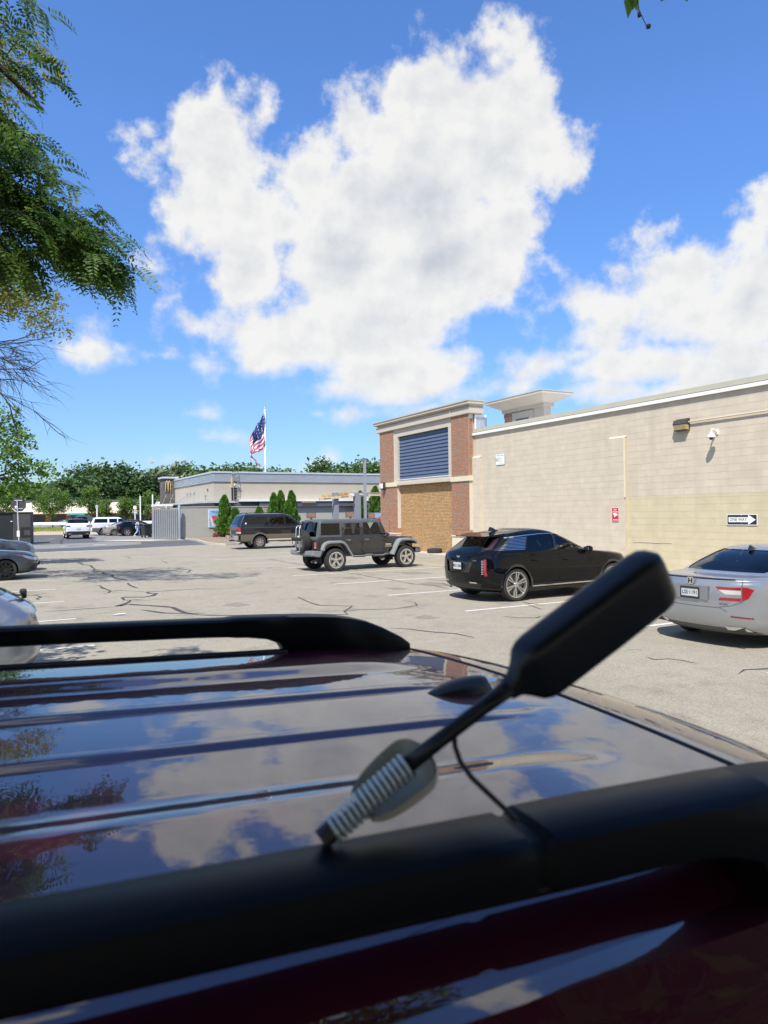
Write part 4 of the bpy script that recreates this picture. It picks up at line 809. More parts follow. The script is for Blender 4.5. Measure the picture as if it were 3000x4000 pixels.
# ---- dark long SUV with tan lower cladding
P_NAVY = paint('dark_blue_paint', (.010, .013, .018), .2, .35); P_CHAM = paint('tan_paint', (.17, .145, .108), .5, .4)
exc = dict(paint=P_NAVY, floor=.75, cabin=(1.3, -2.5), seats=(.45, -.55, -1.5), cat='suv',
  levels=[(.42, 2.80, -2.60, .94, .4, .25, 3, 3.4), (.52, 2.92, -2.72, 1.0, .45, .25, 3, 3.6), (1.05, 2.94, -2.75, 1.015, .5, .22, 3, 4), (1.20, 2.88, -2.75, 1.01, .5, .22, 3, 4), (1.27, 2.5, -2.745, 1.0, .45, .22, 3, 4), (1.31, 1.75, -2.74, .99, .3, .22, 3, 4), (1.34, 1.42, -2.73, .98, .3, .22, 3, 4), (1.38, 1.30, -2.72, .97, .3, .22, 3, 4), (1.60, 1.02, -2.62, .915, .3, .22, 3, 4), (1.86, .70, -2.48, .845, .3, .22, 3, 4), (1.98, .48, -2.38, .79, .3, .2, 3, 3.6), (2.04, .25, -2.20, .68, .3, .2, 2.8, 3), (2.07, -.1, -1.9, .4, .2, .2, 2.5, 2.5), (2.075, -.6, -1.2, .1, .1, .1, 2, 2)],
  wheels=(2.03, -1.46, 1.70, .40, .26, .22, (8, .022, .034, 1), 'exc', M_RIM, False), arch=1.2, arch_trim=(.085, P_CHAM, .03), mirror_at=(1.0, 1.0, 1.38), mirror_mat=M_TRIM, handles=((.12, 1.18, .2, 1.01), (-.85, 1.18, .2, 1.01)), handle_mat=P_NAVY,
  cuts=[('quarter_window', 'y', (1, -1), [(-2.42, 1.43), (-.98, 1.43), (-.98, 1.88), (-2.30, 1.88)], G_PRIV, -.008), ('rear_door_window', 'y', (1, -1), [(-.80, 1.43), (.05, 1.43), (.05, 1.88), (-.80, 1.88)], G_PRIV, -.008),
        ('window', 'y', (1, -1), [(.16, 1.42), (1.15, 1.42), (.95, 1.60), (.62, 1.88), (.16, 1.88)], G_TINT, -.008), ('windscreen', 'x', (1,), [(-.82, 1.40), (.82, 1.40), (.74, 1.93), (-.74, 1.93)], G_TINT, -.008),
        ('rear_window', 'x', (-1,), [(-.76, 1.42), (.76, 1.42), (.72, 1.90), (-.72, 1.90)], G_PRIV, -.008), ('tail_lamp', 'y', (1, -1), [(-2.80, 1.02), (-2.60, 1.02), (-2.60, 1.27), (-2.80, 1.27)], M_TAIL, .006), ('reverse_lamp', 'y', (1, -1), [(-2.80, .93), (-2.60, .93), (-2.60, 1.015), (-2.80, 1.015)], M_LAMP, .006),
        ('cladding', 'y', (1, -1), [(-2.6, .44), (2.6, .44), (2.6, .86), (-2.6, .86)], P_CHAM, .006), ('side_moulding', 'y', (1, -1), [(-2.5, 1.24), (1.6, 1.24), (1.6, 1.255), (-2.5, 1.255)], M_PLAS, .006),
        ('door_seam', 'y', (1, -1), seam([(.10, 1.9), (.10, .5)], .01) + seam([(-.89, 1.9), (-.89, .9)], .01) + seam([(1.22, 1.4), (1.22, .5)], .01), M_DARK, -.004)])
c3 = make_car('parked_suv', exc, NU(14.55, 41.05), TH, 'dark blue long SUV with tan lower cladding near the evergreens', 'cars parked along the wall')
b = MB(); b.bbox(-2.95, -2.72, -1.0, 1.0, .55, .80, .03); b.build('rear_bumper', mat('worn_chrome', (.60, .57, .50), .3, .8, var=(6, .15)), c3)
b = MB(); b.box(-2.96, -2.94, -.5, -.18, .70, .79) ; b.box(-2.96, -2.94, -.16, .5, .81, .83); b.build('bumper_pad', M_TRIM, c3)
rear_plate(c3, -2.965, .69, '', mat('plate_gold', (.62, .40, .10), .5), TXT_B, .31, y=.32)
b = MB()
for y in (-.62, .62): b.tube([(.2, y, 2.07), (-.0, y, 2.12), (-2.0, y, 2.11), (-2.2, y, 2.04)], .018, 6)
b.build('roof_rack', M_TRIM, c3)
b = MB(); b.tube([(-1.0, -1.02, .52), (1.6, -1.02, .52)], .05, 8); b.tube([(-1.0, 1.02, .52), (1.6, 1.02, .52)], .05, 8); b.build('running_board', mat('step_grey', (.42, .40, .36), .5), c3)
b = MB(); b.box(-2.05, -2.03, -.98, -.72, .25, .62); b.box(-2.05, -2.03, .72, .98, .25, .62); b.build('mud_flap', M_TRIM, c3)
b = MB(); b.tube([(-3.0, 0, .50), (-2.7, 0, .50)], .04, 8); b.build('tow_hitch', M_TRIM, c3)
b = MB(); b.lathe([(.0, 0), (.045, .001), (.05, 0)], 12); b.build('sticker', M_SIGN, c3, M=face_M((-2.28, -.951, 1.5), (1, 0, 0), (0, 0, 1)))
# ---- grey open-top style off-roader with spare wheel and bike rack
P_OFF = paint('brown_grey_paint', (.042, .041, .041), .45, .4); M_HARD = mat('hardtop_grey', (.075, .082, .086), .5, var=(6, .08)); M_FLARE = mat('fender_plastic', (.20, .21, .215), .55, var=(5, .12))
jp = dict(paint=P_OFF, floor=.72, cabin=(.62, -1.9), seats=(-.15, -1.05), cat='suv',
  levels=[(.50, .80, -2.10, .74, .05, .10, 4, 4), (.56, .84, -2.15, .775, .05, .12, 4, 4), (.85, .84, -2.155, .785, .05, .12, 4, 4), (1.14, .83, -2.15, .78, .05, .12, 4, 4), (1.18, .81, -2.14, .77, .05, .12, 4, 4), (1.20, .79, -2.12, .75, .05, .12, 4, 4), (1.48, .67, -2.07, .725, .06, .12, 4, 4), (1.72, .55, -2.02, .70, .08, .12, 4, 4), (1.775, .51, -1.98, .67, .1, .12, 3.5, 3.5), (1.805, .44, -1.9, .60, .1, .12, 3, 3), (1.82, .30, -1.7, .4, .1, .1, 2.6, 2.6), (1.825, -.2, -1.2, .1, .05, .05, 2, 2)],
  wheels=(1.475, -1.475, 1.62, .40, .26, .235, (5, .040, .052, 1), 'jeep', M_RIM, False), arch=1.22, mirror_at=(.62, .80, 1.24), mirror_mat=M_TRIM, res=dict(ns=36, nf=6, nr=8),
  cuts=[('quarter_window', 'y', (1, -1), [(-1.97, 1.27), (-1.22, 1.27), (-1.22, 1.685), (-1.94, 1.685)], G_PRIV, -.008), ('rear_door_window', 'y', (1, -1), [(-1.06, 1.255), (-.40, 1.255), (-.40, 1.69), (-1.04, 1.69)], G_TINT, -.008),
        ('window', 'y', (1, -1), [(-.26, 1.255), (.52, 1.255), (.47, 1.40), (.36, 1.69), (-.26, 1.69)], G_CLEAR, -.008), ('windscreen', 'x', (1,), [(-.66, 1.24), (.66, 1.24), (.62, 1.70), (-.62, 1.70)], G_CLEAR, -.006),
        ('rear_window', 'x', (-1,), [(-.62, 1.22), (.62, 1.22), (.60, 1.72), (-.60, 1.72)], G_PRIV, .004),
        ('window_seal', 'y', (1, -1), seam([(-1.99, 1.255), (-1.205, 1.255), (-1.205, 1.70), (-1.955, 1.70), (-1.99, 1.255)], .022), M_PLAS, .003),
        ('hardtop', 'y', (1, -1), [(-2.3, 1.20), (-1.135, 1.20), (-1.135, 1.84), (-2.3, 1.84)], M_HARD, .008), ('roof_panel', 'z', (1,), [(.46, -.72), (.46, .72), (-2.2, .72), (-2.2, -.72)], M_HARD, .004),
        ('door_seam', 'y', (1, -1), seam([(.60, 1.74), (.60, .72), (.52, .60), (-.26, .60), (-.31, .66), (-.31, 1.74)], .010) + seam([(-.345, 1.74), (-.345, .66), (-.40, .60), (-.80, .60), (-1.115, 1.0), (-1.125, 1.74)], .010) + seam([(.60, 1.735), (-1.125, 1.735)], .008), M_DARK, -.006)])
JH = TH + R(4)
c4 = make_car('parked_offroader', jp, Vector(NU(10.16, 22.78)) - Matrix.Rotation(JH, 3, 'Z') @ Vector((-1.475, -.84, 0)), JH, 'grey boxy off-road vehicle with rear spare wheel and bike rack', 'cars parked along the wall')
b = MB(); rows = []
for (x, w, zt, zb) in ((.80, .745, 1.16, .70), (.95, .74, 1.165, .70), (1.5, .68, 1.15, .74), (1.85, .625, 1.125, .76), (1.93, .60, 1.09, .78)):
    rows.append([(x, -w, zb), (x, -w, zt - .05), (x, -w + .05, zt - .005), (x, -w * .5, zt + .018), (x, 0, zt + .022), (x, w * .5, zt + .018), (x, w - .05, zt - .005), (x, w, zt - .05), (x, w, zb)])
b.grid(rows); b.build('bonnet', P_OFF, c4, smooth=35)
b = MB(); b.bbox(1.90, 1.98, -.62, .62, .72, 1.11, .03); gr = b.build('grille', P_OFF, c4)
b = MB()
for k in range(7): b.box(1.975, 1.983, -.27 + k * .09 - .025, -.27 + k * .09 + .025, .78, 1.05)
b.build('grille_slots', M_DARK, gr)
for y in (-.46, .46):
    b = MB(); b.lathe([(0, .03), (.06, .025), (.085, .01), (.09, 0)], 18, M=Matrix.Translation((1.98, y, .95)) @ Matrix.Rotation(math.pi / 2, 4, 'Y')); b.build('head_lamp', M_LAMP, c4, smooth=True)
def flare_band(pts, th, y0, y1, name, m):
    inner = []
    for i, p in enumerate(pts):
        a = Vector(pts[max(0, i - 1)]); c = Vector(pts[min(len(pts) - 1, i + 1)]); d = (c - a).normalized(); inner.append((p[0] - d.y * -th * -1, p[1] - d.x * th * 1) if False else (p[0] + d.y * th, p[1] - d.x * th))
    for s in (1, -1):
        b = MB(); rows = []
        for (o, q) in zip(pts, inner):
            rows.append([(o[0], s * y0, o[1]), (o[0], s * (y1 - .05), o[1]), (o[0] * .7 + q[0] * .3, s * y1, o[1] * .7 + q[1] * .3), (q[0], s * y1, q[1]), (q[0], s * (y0 + .02), q[1])])
        b.grid(rows); b.add(rows[0], [(0, 1, 2, 3, 4)]); b.add(rows[-1], [(4, 3, 2, 1, 0)]); b.build(name, m, c4, smooth=30)
flare_band([(-2.02, .76), (-1.97, .93), (-1.86, 1.03), (-1.70, 1.075), (-1.25, 1.075), (-1.13, 1.04), (-1.02, .94), (-.86, .70), (-.76, .55)], .085, .76, .945, 'fender_flare', M_FLARE)
flare_band([(.86, .52), (1.0, .78), (1.10, .95), (1.18, 1.04), (1.30, 1.085), (1.70, 1.085), (1.88, 1.05), (1.99, .97), (2.02, .90)], .085, .60, .945, 'fender_flare', M_FLARE)
b = MB(); b.prism([(-2.13, .54), (-2.36, .56), (-2.38, .60), (-2.38, .735), (-2.13, .735)], -.82, .82, 'y'); b.prism([(-2.1, .54), (-2.36, .58), (-2.38, .60), (-2.36, .735), (-2.0, .735)], .82, .92, 'y'); b.prism([(-2.1, .54), (-2.36, .58), (-2.38, .60), (-2.36, .735), (-2.0, .735)], -.92, -.82, 'y'); b.build('rear_bumper', M_FLARE, c4)
b = MB(); b.bbox(1.98, 2.20, -.85, .85, .52, .72, .03); b.build('front_bumper', M_PLAS, c4)
for s in (1, -1):
    b = MB(); b.tube([(-.72, s * .80, .50), (-.62, s * .86, .50), (-.3, s * .86, .49), (-.2, s * .88, .53), (.0, s * .88, .53), (.1, s * .86, .49), (.5, s * .86, .49), (.6, s * .88, .53), (.78, s * .84, .53)], .038, 8); b.build('side_step', M_PLAS, c4, smooth=True)
    b = MB(); b.box(-2.175, -2.14, s * .70 - .055, s * .70 + .055, .83, 1.03); t_ = b.build('tail_lamp', M_TAIL, c4)
    b = MB(); b.box(-2.178, -2.172, s * .70 - .065, s * .70 - .045, .82, 1.04); b.box(-2.178, -2.172, s * .70 + .045, s * .70 + .065, .82, 1.04); b.box(-2.178, -2.172, s * .70 - .044, s * .70 + .044, .82, .86); b.build('lamp_frame', M_LAMP, t_)
    for x in (-.24, -.98):
        b = MB(); b.lathe([(.0, .012), (.045, .012), (.05, 0)], 12, M=face_M((x + .10, s * .787, 1.08), (1, 0, 0), (0, 0, s)) if s < 0 else face_M((x + .10, s * .787, 1.08), (-1, 0, 0), (0, 0, 1))); b.tube([(x, s * .80, 1.085), (x + .02, s * .835, 1.09), (x + .16, s * .835, 1.09), (x + .18, s * .80, 1.085)], .012, 6); b.build('door_handle', M_CHR, c4)
    for (x, z) in ((.60, 1.05), (.60, .75), (-.345, 1.05), (-.345, .75)):
        b = MB(); b.bbox(x - .05, x + .07, s * .80 - .022, s * .80 + .022, z - .03, z + .03, .008); b.build('door_hinge', P_OFF, c4)
    b = MB(); b.box(.66, .90, s * .79 - .004, s * .79 + .004, .86, .90); b.box(.64, .92, s * .79 - .004, s * .79 + .004, .80, .82); b.build('fender_badge', M_CHR, c4)
jw = wheel_meshes(.40, .26, .235, None, 'jeep', None, None)
sp_ = link('spare_wheel', jw[0], c4); sp_.matrix_local = Matrix.Translation((-2.33, -.05, 1.04)) @ Matrix.Rotation(math.pi / 2, 4, 'Z'); link('rim', jw[1], sp_)
b = MB()
b.tube([(-2.20, -.02, .95), (-2.52, -.02, .95)], .03, 8)
for y in (-.16, .12): b.tube([(-2.50, y, .70), (-2.52, y, 1.0), (-2.50, y, 1.52), (-2.45, y, 1.60)], .020, 8)
b.tube([(-2.45, -.16, 1.60), (-2.45, .12, 1.60)], .020, 8); b.tube([(-2.50, -.16, .70), (-2.50, .12, .70)], .020, 8)
b.tube([(-2.53, -.30, 1.15), (-2.53, .34, 1.15)], .016, 6); b.build('bike_rack', mat('rack_silver', (.55, .57, .58), .35, .7), c4, smooth=True)
b = MB()
for y in (-.28, -.1, .1, .3): b.bbox(-2.60, -2.50, y - .03, y + .03, 1.08, 1.2, .01)
b.tube([(-2.56, .2, 1.15), (-2.6, .26, 1.0), (-2.56, .18, .88), (-2.55, .1, 1.0)], .012, 6); b.build('rack_straps', M_TRIM, c4)
b = MB(); b.box(-2.10, -2.03, -.10, .10, 1.735, 1.775); b.build('brake_lamp', M_TAIL, c4)
b = MB(); b.bbox(-2.16, -2.10, -.40, -.36, 1.45, 1.76, .006); b.bbox(-2.16, -2.10, .36, .40, 1.45, 1.76, .006); b.build('glass_hinge', M_TRIM, c4)
b = MB(); b.tube([(.84, -.74, 1.17), (.86, -.76, 1.18), (.83, -.80, 1.75)], .004, 5); b.build('radio_aerial', M_TRIM, c4)
b = MB(); b.lathe([(.405 * .79, .0), (.405 * .82, .0)], 30, 'y'); ow = None
# white raised lettering band on the tyres
band = MB(); band.lathe([(.262, .132), (.285, .1325)], 40, 'y'); bandm = band.mesh('white_lettering', mat('tyre_white', (.6, .58, .54), .8), True)
for w in [o for o in c4.children if o.name.startswith('wheel') and not o.name.startswith('wheel_well')]: link('white_lettering', bandm, w)
# ---- the other vehicles, from the same kinds of body
def scaled(sp, kx, ky, kz, **ov):
    d = dict(sp); d['levels'] = [(l[0] * kz, l[1] * kx, l[2] * kx, l[3] * ky, l[4] * kx, l[5] * kx, l[6], l[7]) for l in sp['levels']]
    w = list(sp['wheels']); w[0] *= kx; w[1] *= kx; w[2] *= ky; w[3] *= kz; d['wheels'] = tuple(w)
    def sp2(pl, v): a, c = {'y': (kx, kz), 'x': (ky, kz), 'z': (kx, ky)}[v]; return [(p[0] * a, p[1] * c) for p in pl]
    d['cuts'] = [(n, v, s, [sp2(q, v) for q in pl] if isinstance(pl[0][0], (tuple, list)) else sp2(pl, v), m, ps) for (n, v, s, pl, m, ps) in sp['cuts']]
    d['floor'] = sp['floor'] * kz; a, c = sp['cabin']; d['cabin'] = (a * kx, c * kx)
    if 'mirror_at' in sp: q = sp['mirror_at']; d['mirror_at'] = (q[0] * kx, q[1] * ky, q[2] * kz)
    d['handles'] = [(h[0] * kx, h[1] * kz, h[2], h[3] * ky) for h in sp.get('handles', ())]
    d.update(ov); return d
def pick(sp, keep, extra=()): return [c for c in sp['cuts'] if c[0] in keep] + list(extra)
GLZ = ('window', 'rear_door_window', 'quarter_window', 'windscreen', 'rear_window', 'door_seam')
P_GRY = paint('slate_paint', (.085, .095, .105), .55, .35); P_GRY2 = paint('pewter_paint', (.13, .135, .14), .6, .35); P_WHT = paint('white_paint', (.72, .73, .74), .0, .3); P_BEI = paint('champagne_paint', (.40, .37, .32), .55, .38); P_REDC = paint('red_paint', (.35, .015, .02), .1, .35); P_SIL2 = paint('pale_silver_paint', (.30, .325, .36), .75, .3)
FRONT = [('amber_lamp', 'y', (1, -1), [(1.66, .835), (1.92, .80), (1.96, .725), (1.82, .77)], M_AMB, .004), ('head_lamp', 'y', (1, -1), [(1.92, .80), (2.14, .745), (2.36, .67), (2.40, .60), (2.16, .64), (1.96, .725)], M_LAMP, .004),
         ('fog_recess', 'y', (1, -1), [(2.02, .33), (2.38, .33), (2.38, .50), (2.30, .50)], M_TRIM, -.01), ('grille', 'x', (1,), [(-.42, .50), (.42, .50), (.55, .72), (-.55, .72)], M_GLOSSK, .003), ('lower_grille', 'x', (1,), [(-.6, .28), (.6, .28), (.55, .42), (-.55, .42)], M_TRIM, .003), ('lip', 'y', (1, -1), [(1.9, .235), (2.4, .235), (2.4, .262), (1.9, .262)], P_GRY2, .01)]
alt = scaled(hon, 1, 1, 1, paint=P_GRY, cuts=pick(hon, GLZ, FRONT), wheels=(1.42, -1.41, 1.60, .335, .225, .24, (10, .016, .024, 1), 'blackwheel', M_RIMD, True))
c5 = make_car('grey_sedan', alt, NU(-1.45, 26.95), TH, 'slate grey sedan with black wheels nosing out beside the tree shadow', 'cars parked opposite the wall')
b = MB(); b.bbox(2.40, 2.45, -.18, .18, .42, .56, .01); b.build('plate_holder', M_TRIM, c5)
gr2 = scaled(hon, .86, 1, 1.24, paint=P_GRY2, cuts=pick(hon, GLZ, [c for c in FRONT if c[0] != 'amber_lamp']))
c6 = make_car('dusty_sedan', gr2, NU(-1.10, 30.6), TH, 'dusty pewter sedan parked behind the slate grey one', 'cars parked opposite the wall')
hat = scaled(cad, 1, 1, .87, paint=P_SIL2, cuts=pick(cad, ('window', 'rear_door_window', 'windscreen', 'door_seam', 'plate_recess', 'head_lamp'), [('rear_window', 'x', (-1,), [(-.80, 1.13), (.80, 1.13), (.70, 1.47), (-.70, 1.47)], G_TINT, -.004), ('tail_lamp', 'y', (1, -1), [(-2.42, .62), (-2.2, .64), (-2.25, .78), (-2.42, .78)], M_TAIL, .004)]), arch_trim=None, wheels=(1.47, -1.48, 1.62, .34, .23, .23, (10, .014, .022, 1), 'hon2', M_RIM, False))
c7 = make_car('silver_hatchback', hat, NU(-2.08, 10.0), TH + math.pi, 'silver hatchback tail cut off by the left edge beyond the roof rail', 'cars parked opposite the wall')
b = MB(); b.bbox(-2.30, -2.24, -.05, .05, 1.03, 1.11, .015); b.bbox(-2.30, -2.22, -.03, .10, 1.09, 1.15, .015); b.tube([(-2.25, .05, 1.08), (-2.2, .3, 1.1), (-2.14, .5, 1.14)], .012, 6); b.build('rear_wiper', M_TRIM, c7)
rr = scaled(exc, .85, .98, .875, paint=P_WHT, cuts=pick(exc, GLZ, [('tail_lamp', 'x', (-1,), [(.66, 1.10), (1.05, 1.10), (1.05, 1.24), (.66, 1.22)], M_GLOSSK, .006), ('lower_valance', 'x', (-1,), [(-1.1, .40), (1.1, .40), (1.1, .60), (.85, .70), (-.85, .70), (-1.1, .60)], M_TRIM, .006), ('tail_name', 'x', (-1,), [(-.35, 1.27), (.35, 1.27), (.35, 1.30), (-.35, 1.30)], M_CHR, .003)]), arch_trim=None, mirror_mat=M_TRIM)
exw = scaled(exc, .93, .985, .93, paint=P_WHT, arch_trim=(.07, M_PLAS, .02)); exw['cuts'] = [c if c[0] != 'cladding' else c[:4] + (M_PLAS, .006) for c in exw['cuts']]
c8 = make_car('white_suv', rr, NU(5.75, 71.6), TH + math.pi / 2, 'white luxury SUV driving away, seen squarely from behind', 'cars beyond the side road')
rear_plate(c8, -2.36, .93, '', M_PLATE, TXT_B, .31)
b = MB()
for y in (-.72, .72): b.bbox(-2.40, -2.33, y - .12, y + .12, .44, .50, .01)
b.build('exhaust_tip', M_CHR, c8)
c9 = make_car('white_wagon', exw, NU(8.95 + 1.35, 80.2), TH, 'white SUV with grey cladding parked beyond the silver sedan', 'cars beyond the side road')
b = MB(); b.lathe([(0, 0), (.06, .001)], 10); b.build('sticker', mat('pink_sticker', (.6, .15, .35), .5), c9, M=face_M((-2.18, -.88, 1.55), (1, 0, 0), (0, 0, 1)))
sed = scaled(hon, .97, .97, .98, paint=P_BEI, cuts=pick(hon, GLZ + ('tail_lamp', 'outer_lamp')))
c10 = make_car('champagne_sedan', sed, NU(9.75 + 1.37, 77.85), TH, 'champagne sedan with red tail lamps between the white wagon and black crossover', 'cars beyond the side road')
ev = scaled(cad, .98, .98, 1.0, cuts=pick(cad, GLZ + ('roof_trim', 'tail_lamp', 'upper_lamp')), arch_trim=(.07, M_TRIM, .01), wheels=(1.44, -1.45, 1.60, .37, .24, .26, (6, .03, .05, 1), 'ev', M_RIM, True))
c11 = make_car('black_crossover', ev, NU(10.7 + 1.45, 75.7), TH, 'black crossover with two-tone wheels behind the walking person', 'cars beyond the side road')
van = scaled(cad, 1.02, .98, 1.05, paint=P_GRY2, cuts=pick(cad, GLZ), arch_trim=None)
c12 = make_car('grey_minivan', van, (-42.8, 99.0, .5), TH + math.pi + .33, 'grey car passing on the road behind the guard rail', 'cars on the road behind the guard rail')
blk = scaled(hon, 1, 1, 1.1, paint=P_BLK, cuts=pick(hon, GLZ))
c13 = make_car('black_car', blk, (-31.5, 101.0, .5), TH + .2, 'black car seen above the parked cars by the far shops', 'cars on the road behind the guard rail')
red = scaled(cad, 1, 1, 1.05, paint=P_REDC, cuts=pick(cad, GLZ), arch_trim=None)
c14 = make_car('red_car', red, NU(29.3, 55.8), TH + math.pi, 'red car waiting in the drive-through lane, mostly hidden by the off-roader')
# loose tyre against the brick infill
b = MB(); b.lathe([(.20, -.09), (.22, -.105), (.30, -.105), (.335, -.08), (.34, 0), (.335, .08), (.30, .105), (.22, .105), (.20, .09)], 32, 'z'); t_ = b.build('loose_tyre', M_TYRE, smooth=40, label='old black tyre lying against the tan brick infill', cat='tyre'); t_.location = NU(17.35, 27.7, .255)
# ------------------------------------------------------------------ the maroon SUV whose roof fills the foreground
P_MAR = mat('maroon_paint', (.070, .005, .017), .45, .15, .1, coat=1.0, coat_rough=.005, coat_ior=2.05)
t_ = P_MAR.node_tree; n_ = t_.nodes.new('ShaderNodeTexNoise'); n_.inputs['Scale'].default_value = 9.0; n_.inputs['Detail'].default_value = 3; tc_ = t_.nodes.new('ShaderNodeTexCoord'); t_.links.new(tc_.outputs['Object'], n_.inputs['Vector'])
bp_ = t_.nodes.new('ShaderNodeBump'); bp_.inputs['Strength'].default_value = 0.03; bp_.inputs['Distance'].default_value = 0.02; t_.links.new(n_.outputs['Fac'], bp_.inputs['Height']); t_.links.new(bp_.outputs[0], t_.nodes['Principled BSDF'].inputs['Coat Normal'])
M_RAIL = mat('rail_satin_black', (.0035, .004, .005), .42, 0, .11, bump=(900, .04)); M_SEAL = mat('rubber_seal', (.012, .012, .013), .6)
suv = empty('maroon_suv', (0, 0, 0), R(23), 'maroon SUV in the foreground, its glossy ribbed roof reflecting the clouds', 'suv')
TC = 1.235
def roof_z(s, t):
    d = (t - TC); z = 1.70 - .031 * s - .018 * (d / .62) ** 2
    a = abs(d)
    def ss(e0, e1, x): q = min(1, max(0, (x - e0) / (e1 - e0))); return q * q * (3 - 2 * q)
    fade = 1 - ss(.58, .80, s)
    z += .013 * ss(.30, .395, a) * fade                             # raised outer plateau
    z += .0075 * (ss(.092, .112, a) - ss(.132, .152, a)) * fade     # the two inner beads
    z -= .06 * max(0, (a - .64) / .11) ** 2                          # turn down to the doors
    if s > .6: z -= .05 * (s - .6) ** 2
    return z
def trow(): return sorted(set([round(TC + q, 4) for q in [x * .03 for x in range(-25, 26)] + [sg * v for sg in (1, -1) for v in (.085, .092, .097, .102, .107, .112, .117, .122, .127, .132, .137, .142, .147, .152, .16, .29, .30, .31, .32, .33, .34, .35, .36, .37, .38, .39, .40, .655, .67, .685, .70, .71, .72, .73, .74, .745)]]))
T = [t for t in trow() if abs(t - TC) <= .7455]
def srow(a, b, st): n = max(2, int((b - a) / st)); return [a + (b - a) * i / n for i in range(n + 1)]
def seam_s(t): return .905 - .03 * abs(t - TC) ** 2 - .02 * (t - TC)
b = MB(); rows = []
for k in [i / 56 for i in range(57)]:
    rows.append([(-1.35 + (seam_s(t) - .006 + 1.35) * k, t, roof_z(-1.35 + (seam_s(t) + 1.35) * k, t)) for t in T])
b.grid(rows); b.build('roof', P_MAR, suv, smooth=True, fixn=True)
b = MB(); rows = []
for k in [i / 16 for i in range(17)]:
    row = []
    for t in T:
        e = 1.29 - .10 * abs((t - TC) / .62) ** 2.5; s = seam_s(t) + .006 + (e - seam_s(t) - .006) * k
        row.append((s, t, roof_z(s, t) - .10 * k ** 2 - (.035 if k > .97 else 0)))
    rows.append(row)
rows.append([(x - .03, y, z - .05) for x, y, z in rows[-1]])
b.grid(rows); b.build('spoiler', P_MAR, suv, smooth=35, fixn=True)
b = MB(); b.tube([(seam_s(t), t, roof_z(seam_s(t), t) - .003) for t in T], .0062, 8); b.build('tailgate_seal', M_SEAL, suv, smooth=True)
# body below the roof
lv = [(.30, 1.10, -3.45, .88, .4, .9, 3, 2.4), (.45, 1.25, -3.66, .955, .4, .95, 3, 2.4), (.80, 1.31, -3.70, .965, .42, 1.0, 3, 2.5), (1.02, 1.30, -3.60, .955, .42, .95, 3, 2.5), (1.12, 1.29, -2.95, .94, .4, .7, 3, 2.5), (1.17, 1.28, -2.45, .93, .4, .5, 3, 2.6), (1.21, 1.27, -2.30, .92, .4, .45, 3, 2.7), (1.42, 1.18, -1.92, .85, .35, .4, 3, 2.8), (1.60, 1.05, -1.52, .775, .3, .35, 3, 2.9), (1.648, .95, -1.36, .745, .3, .3, 3, 3)]
bm = shell(lv); lay = bm.faces.layers.int.new('pid')
for x in (.35, -2.70):
    for s in (1, -1): cut(bm, circle(x, .39, .44), 'y', s, lay, 999)
pc = [('rear_door_window', 'y', [(-.62, 1.245), (.05, 1.245), (.05, 1.595), (-.62, 1.595)]), ('front_door_window', 'y', [(-.72, 1.245), (-1.95, 1.245), (-1.70, 1.40), (-1.42, 1.595), (-.72, 1.595)]), ('quarter_window', 'y', [(.14, 1.245), (.95, 1.25), (.80, 1.58), (.14, 1.59)])]
k = 1; lst = []
for (pn, v, pl) in pc:
    for s in (1, -1): cut(bm, pl, v, s, lay, k); lst.append((k, pn)); k += 1
cut(bm, [(-.75, 1.24), (.75, 1.24), (.68, 1.60), (-.68, 1.60)], 'x', -1, lay, k); lst.append((k, 'windscreen')); k += 1
cut(bm, [(-.72, 1.22), (.72, 1.22), (.64, 1.58), (-.64, 1.58)], 'x', 1, lay, k); lst.append((k, 'rear_window')); k += 1
for pl in seam([(.095, 1.62), (.095, .55)], .008) + seam([(-.67, 1.62), (-.67, .45)], .008) + seam([(-1.95, 1.2), (-1.95, .45)], .008):
    for s in (1, -1): cut(bm, pl, 'y', s, lay, 300)
bo = extract(bm, lay, 0, 'body', P_MAR, suv); bo.location = (0, TC, 0)
for (q, pn) in lst:
    o = extract(bm, lay, q, pn, G_PRIV, suv, -.006)
    if o: o.location = (0, TC, 0)
o = extract(bm, lay, 300, 'door_seam', M_DARK, suv, -.004); o.location = (0, TC, 0)
bm.free()
ws = wheel_meshes(.385, .25, .26, (10, .018, .03, 1), 'suv', M_RIMD, True)
for x in (.35, -2.70):
    for y in (TC + .82, TC - .82):
        w = link('wheel', ws[0], suv); w.matrix_local = Matrix.Translation((x, y, .385)) @ Matrix.Rotation(0 if y > TC else math.pi, 4, 'Z'); link('rim', ws[1], w)
# gutter seals along both sides, and the chromeless door frame below
for sg in (1, -1):
    t0 = TC + sg * .748
    b = MB(); b.tube([(s, t0, roof_z(s, TC + sg * .745) - .005) for s in srow(-1.35, .86, .1)], .0085, 8); b.build('door_seal', M_SEAL, suv, smooth=True)
    rows = []
    for s in srow(-1.30, .84, .12):
        z = roof_z(s, TC + sg * .745); rows.append([(s, t0 + sg * .008, z - .012), (s, t0 + sg * .014, z - .022), (s, t0 + sg * .022, z - .05), (s, t0 + sg * .034, z - .09)])
    b = MB(); b.grid(rows); b.build('door_frame', P_MAR, suv, smooth=True, fixn=True)
    # black bead where the rail meets the roof
    for off in (.655, .615):
        b = MB(); b.tube([(s, TC + sg * off, roof_z(s, TC + sg * off) + .0015) for s in srow(-1.15, .50, .1)], .0048, 6); b.build('rail_bead', M_SEAL, suv, smooth=True)
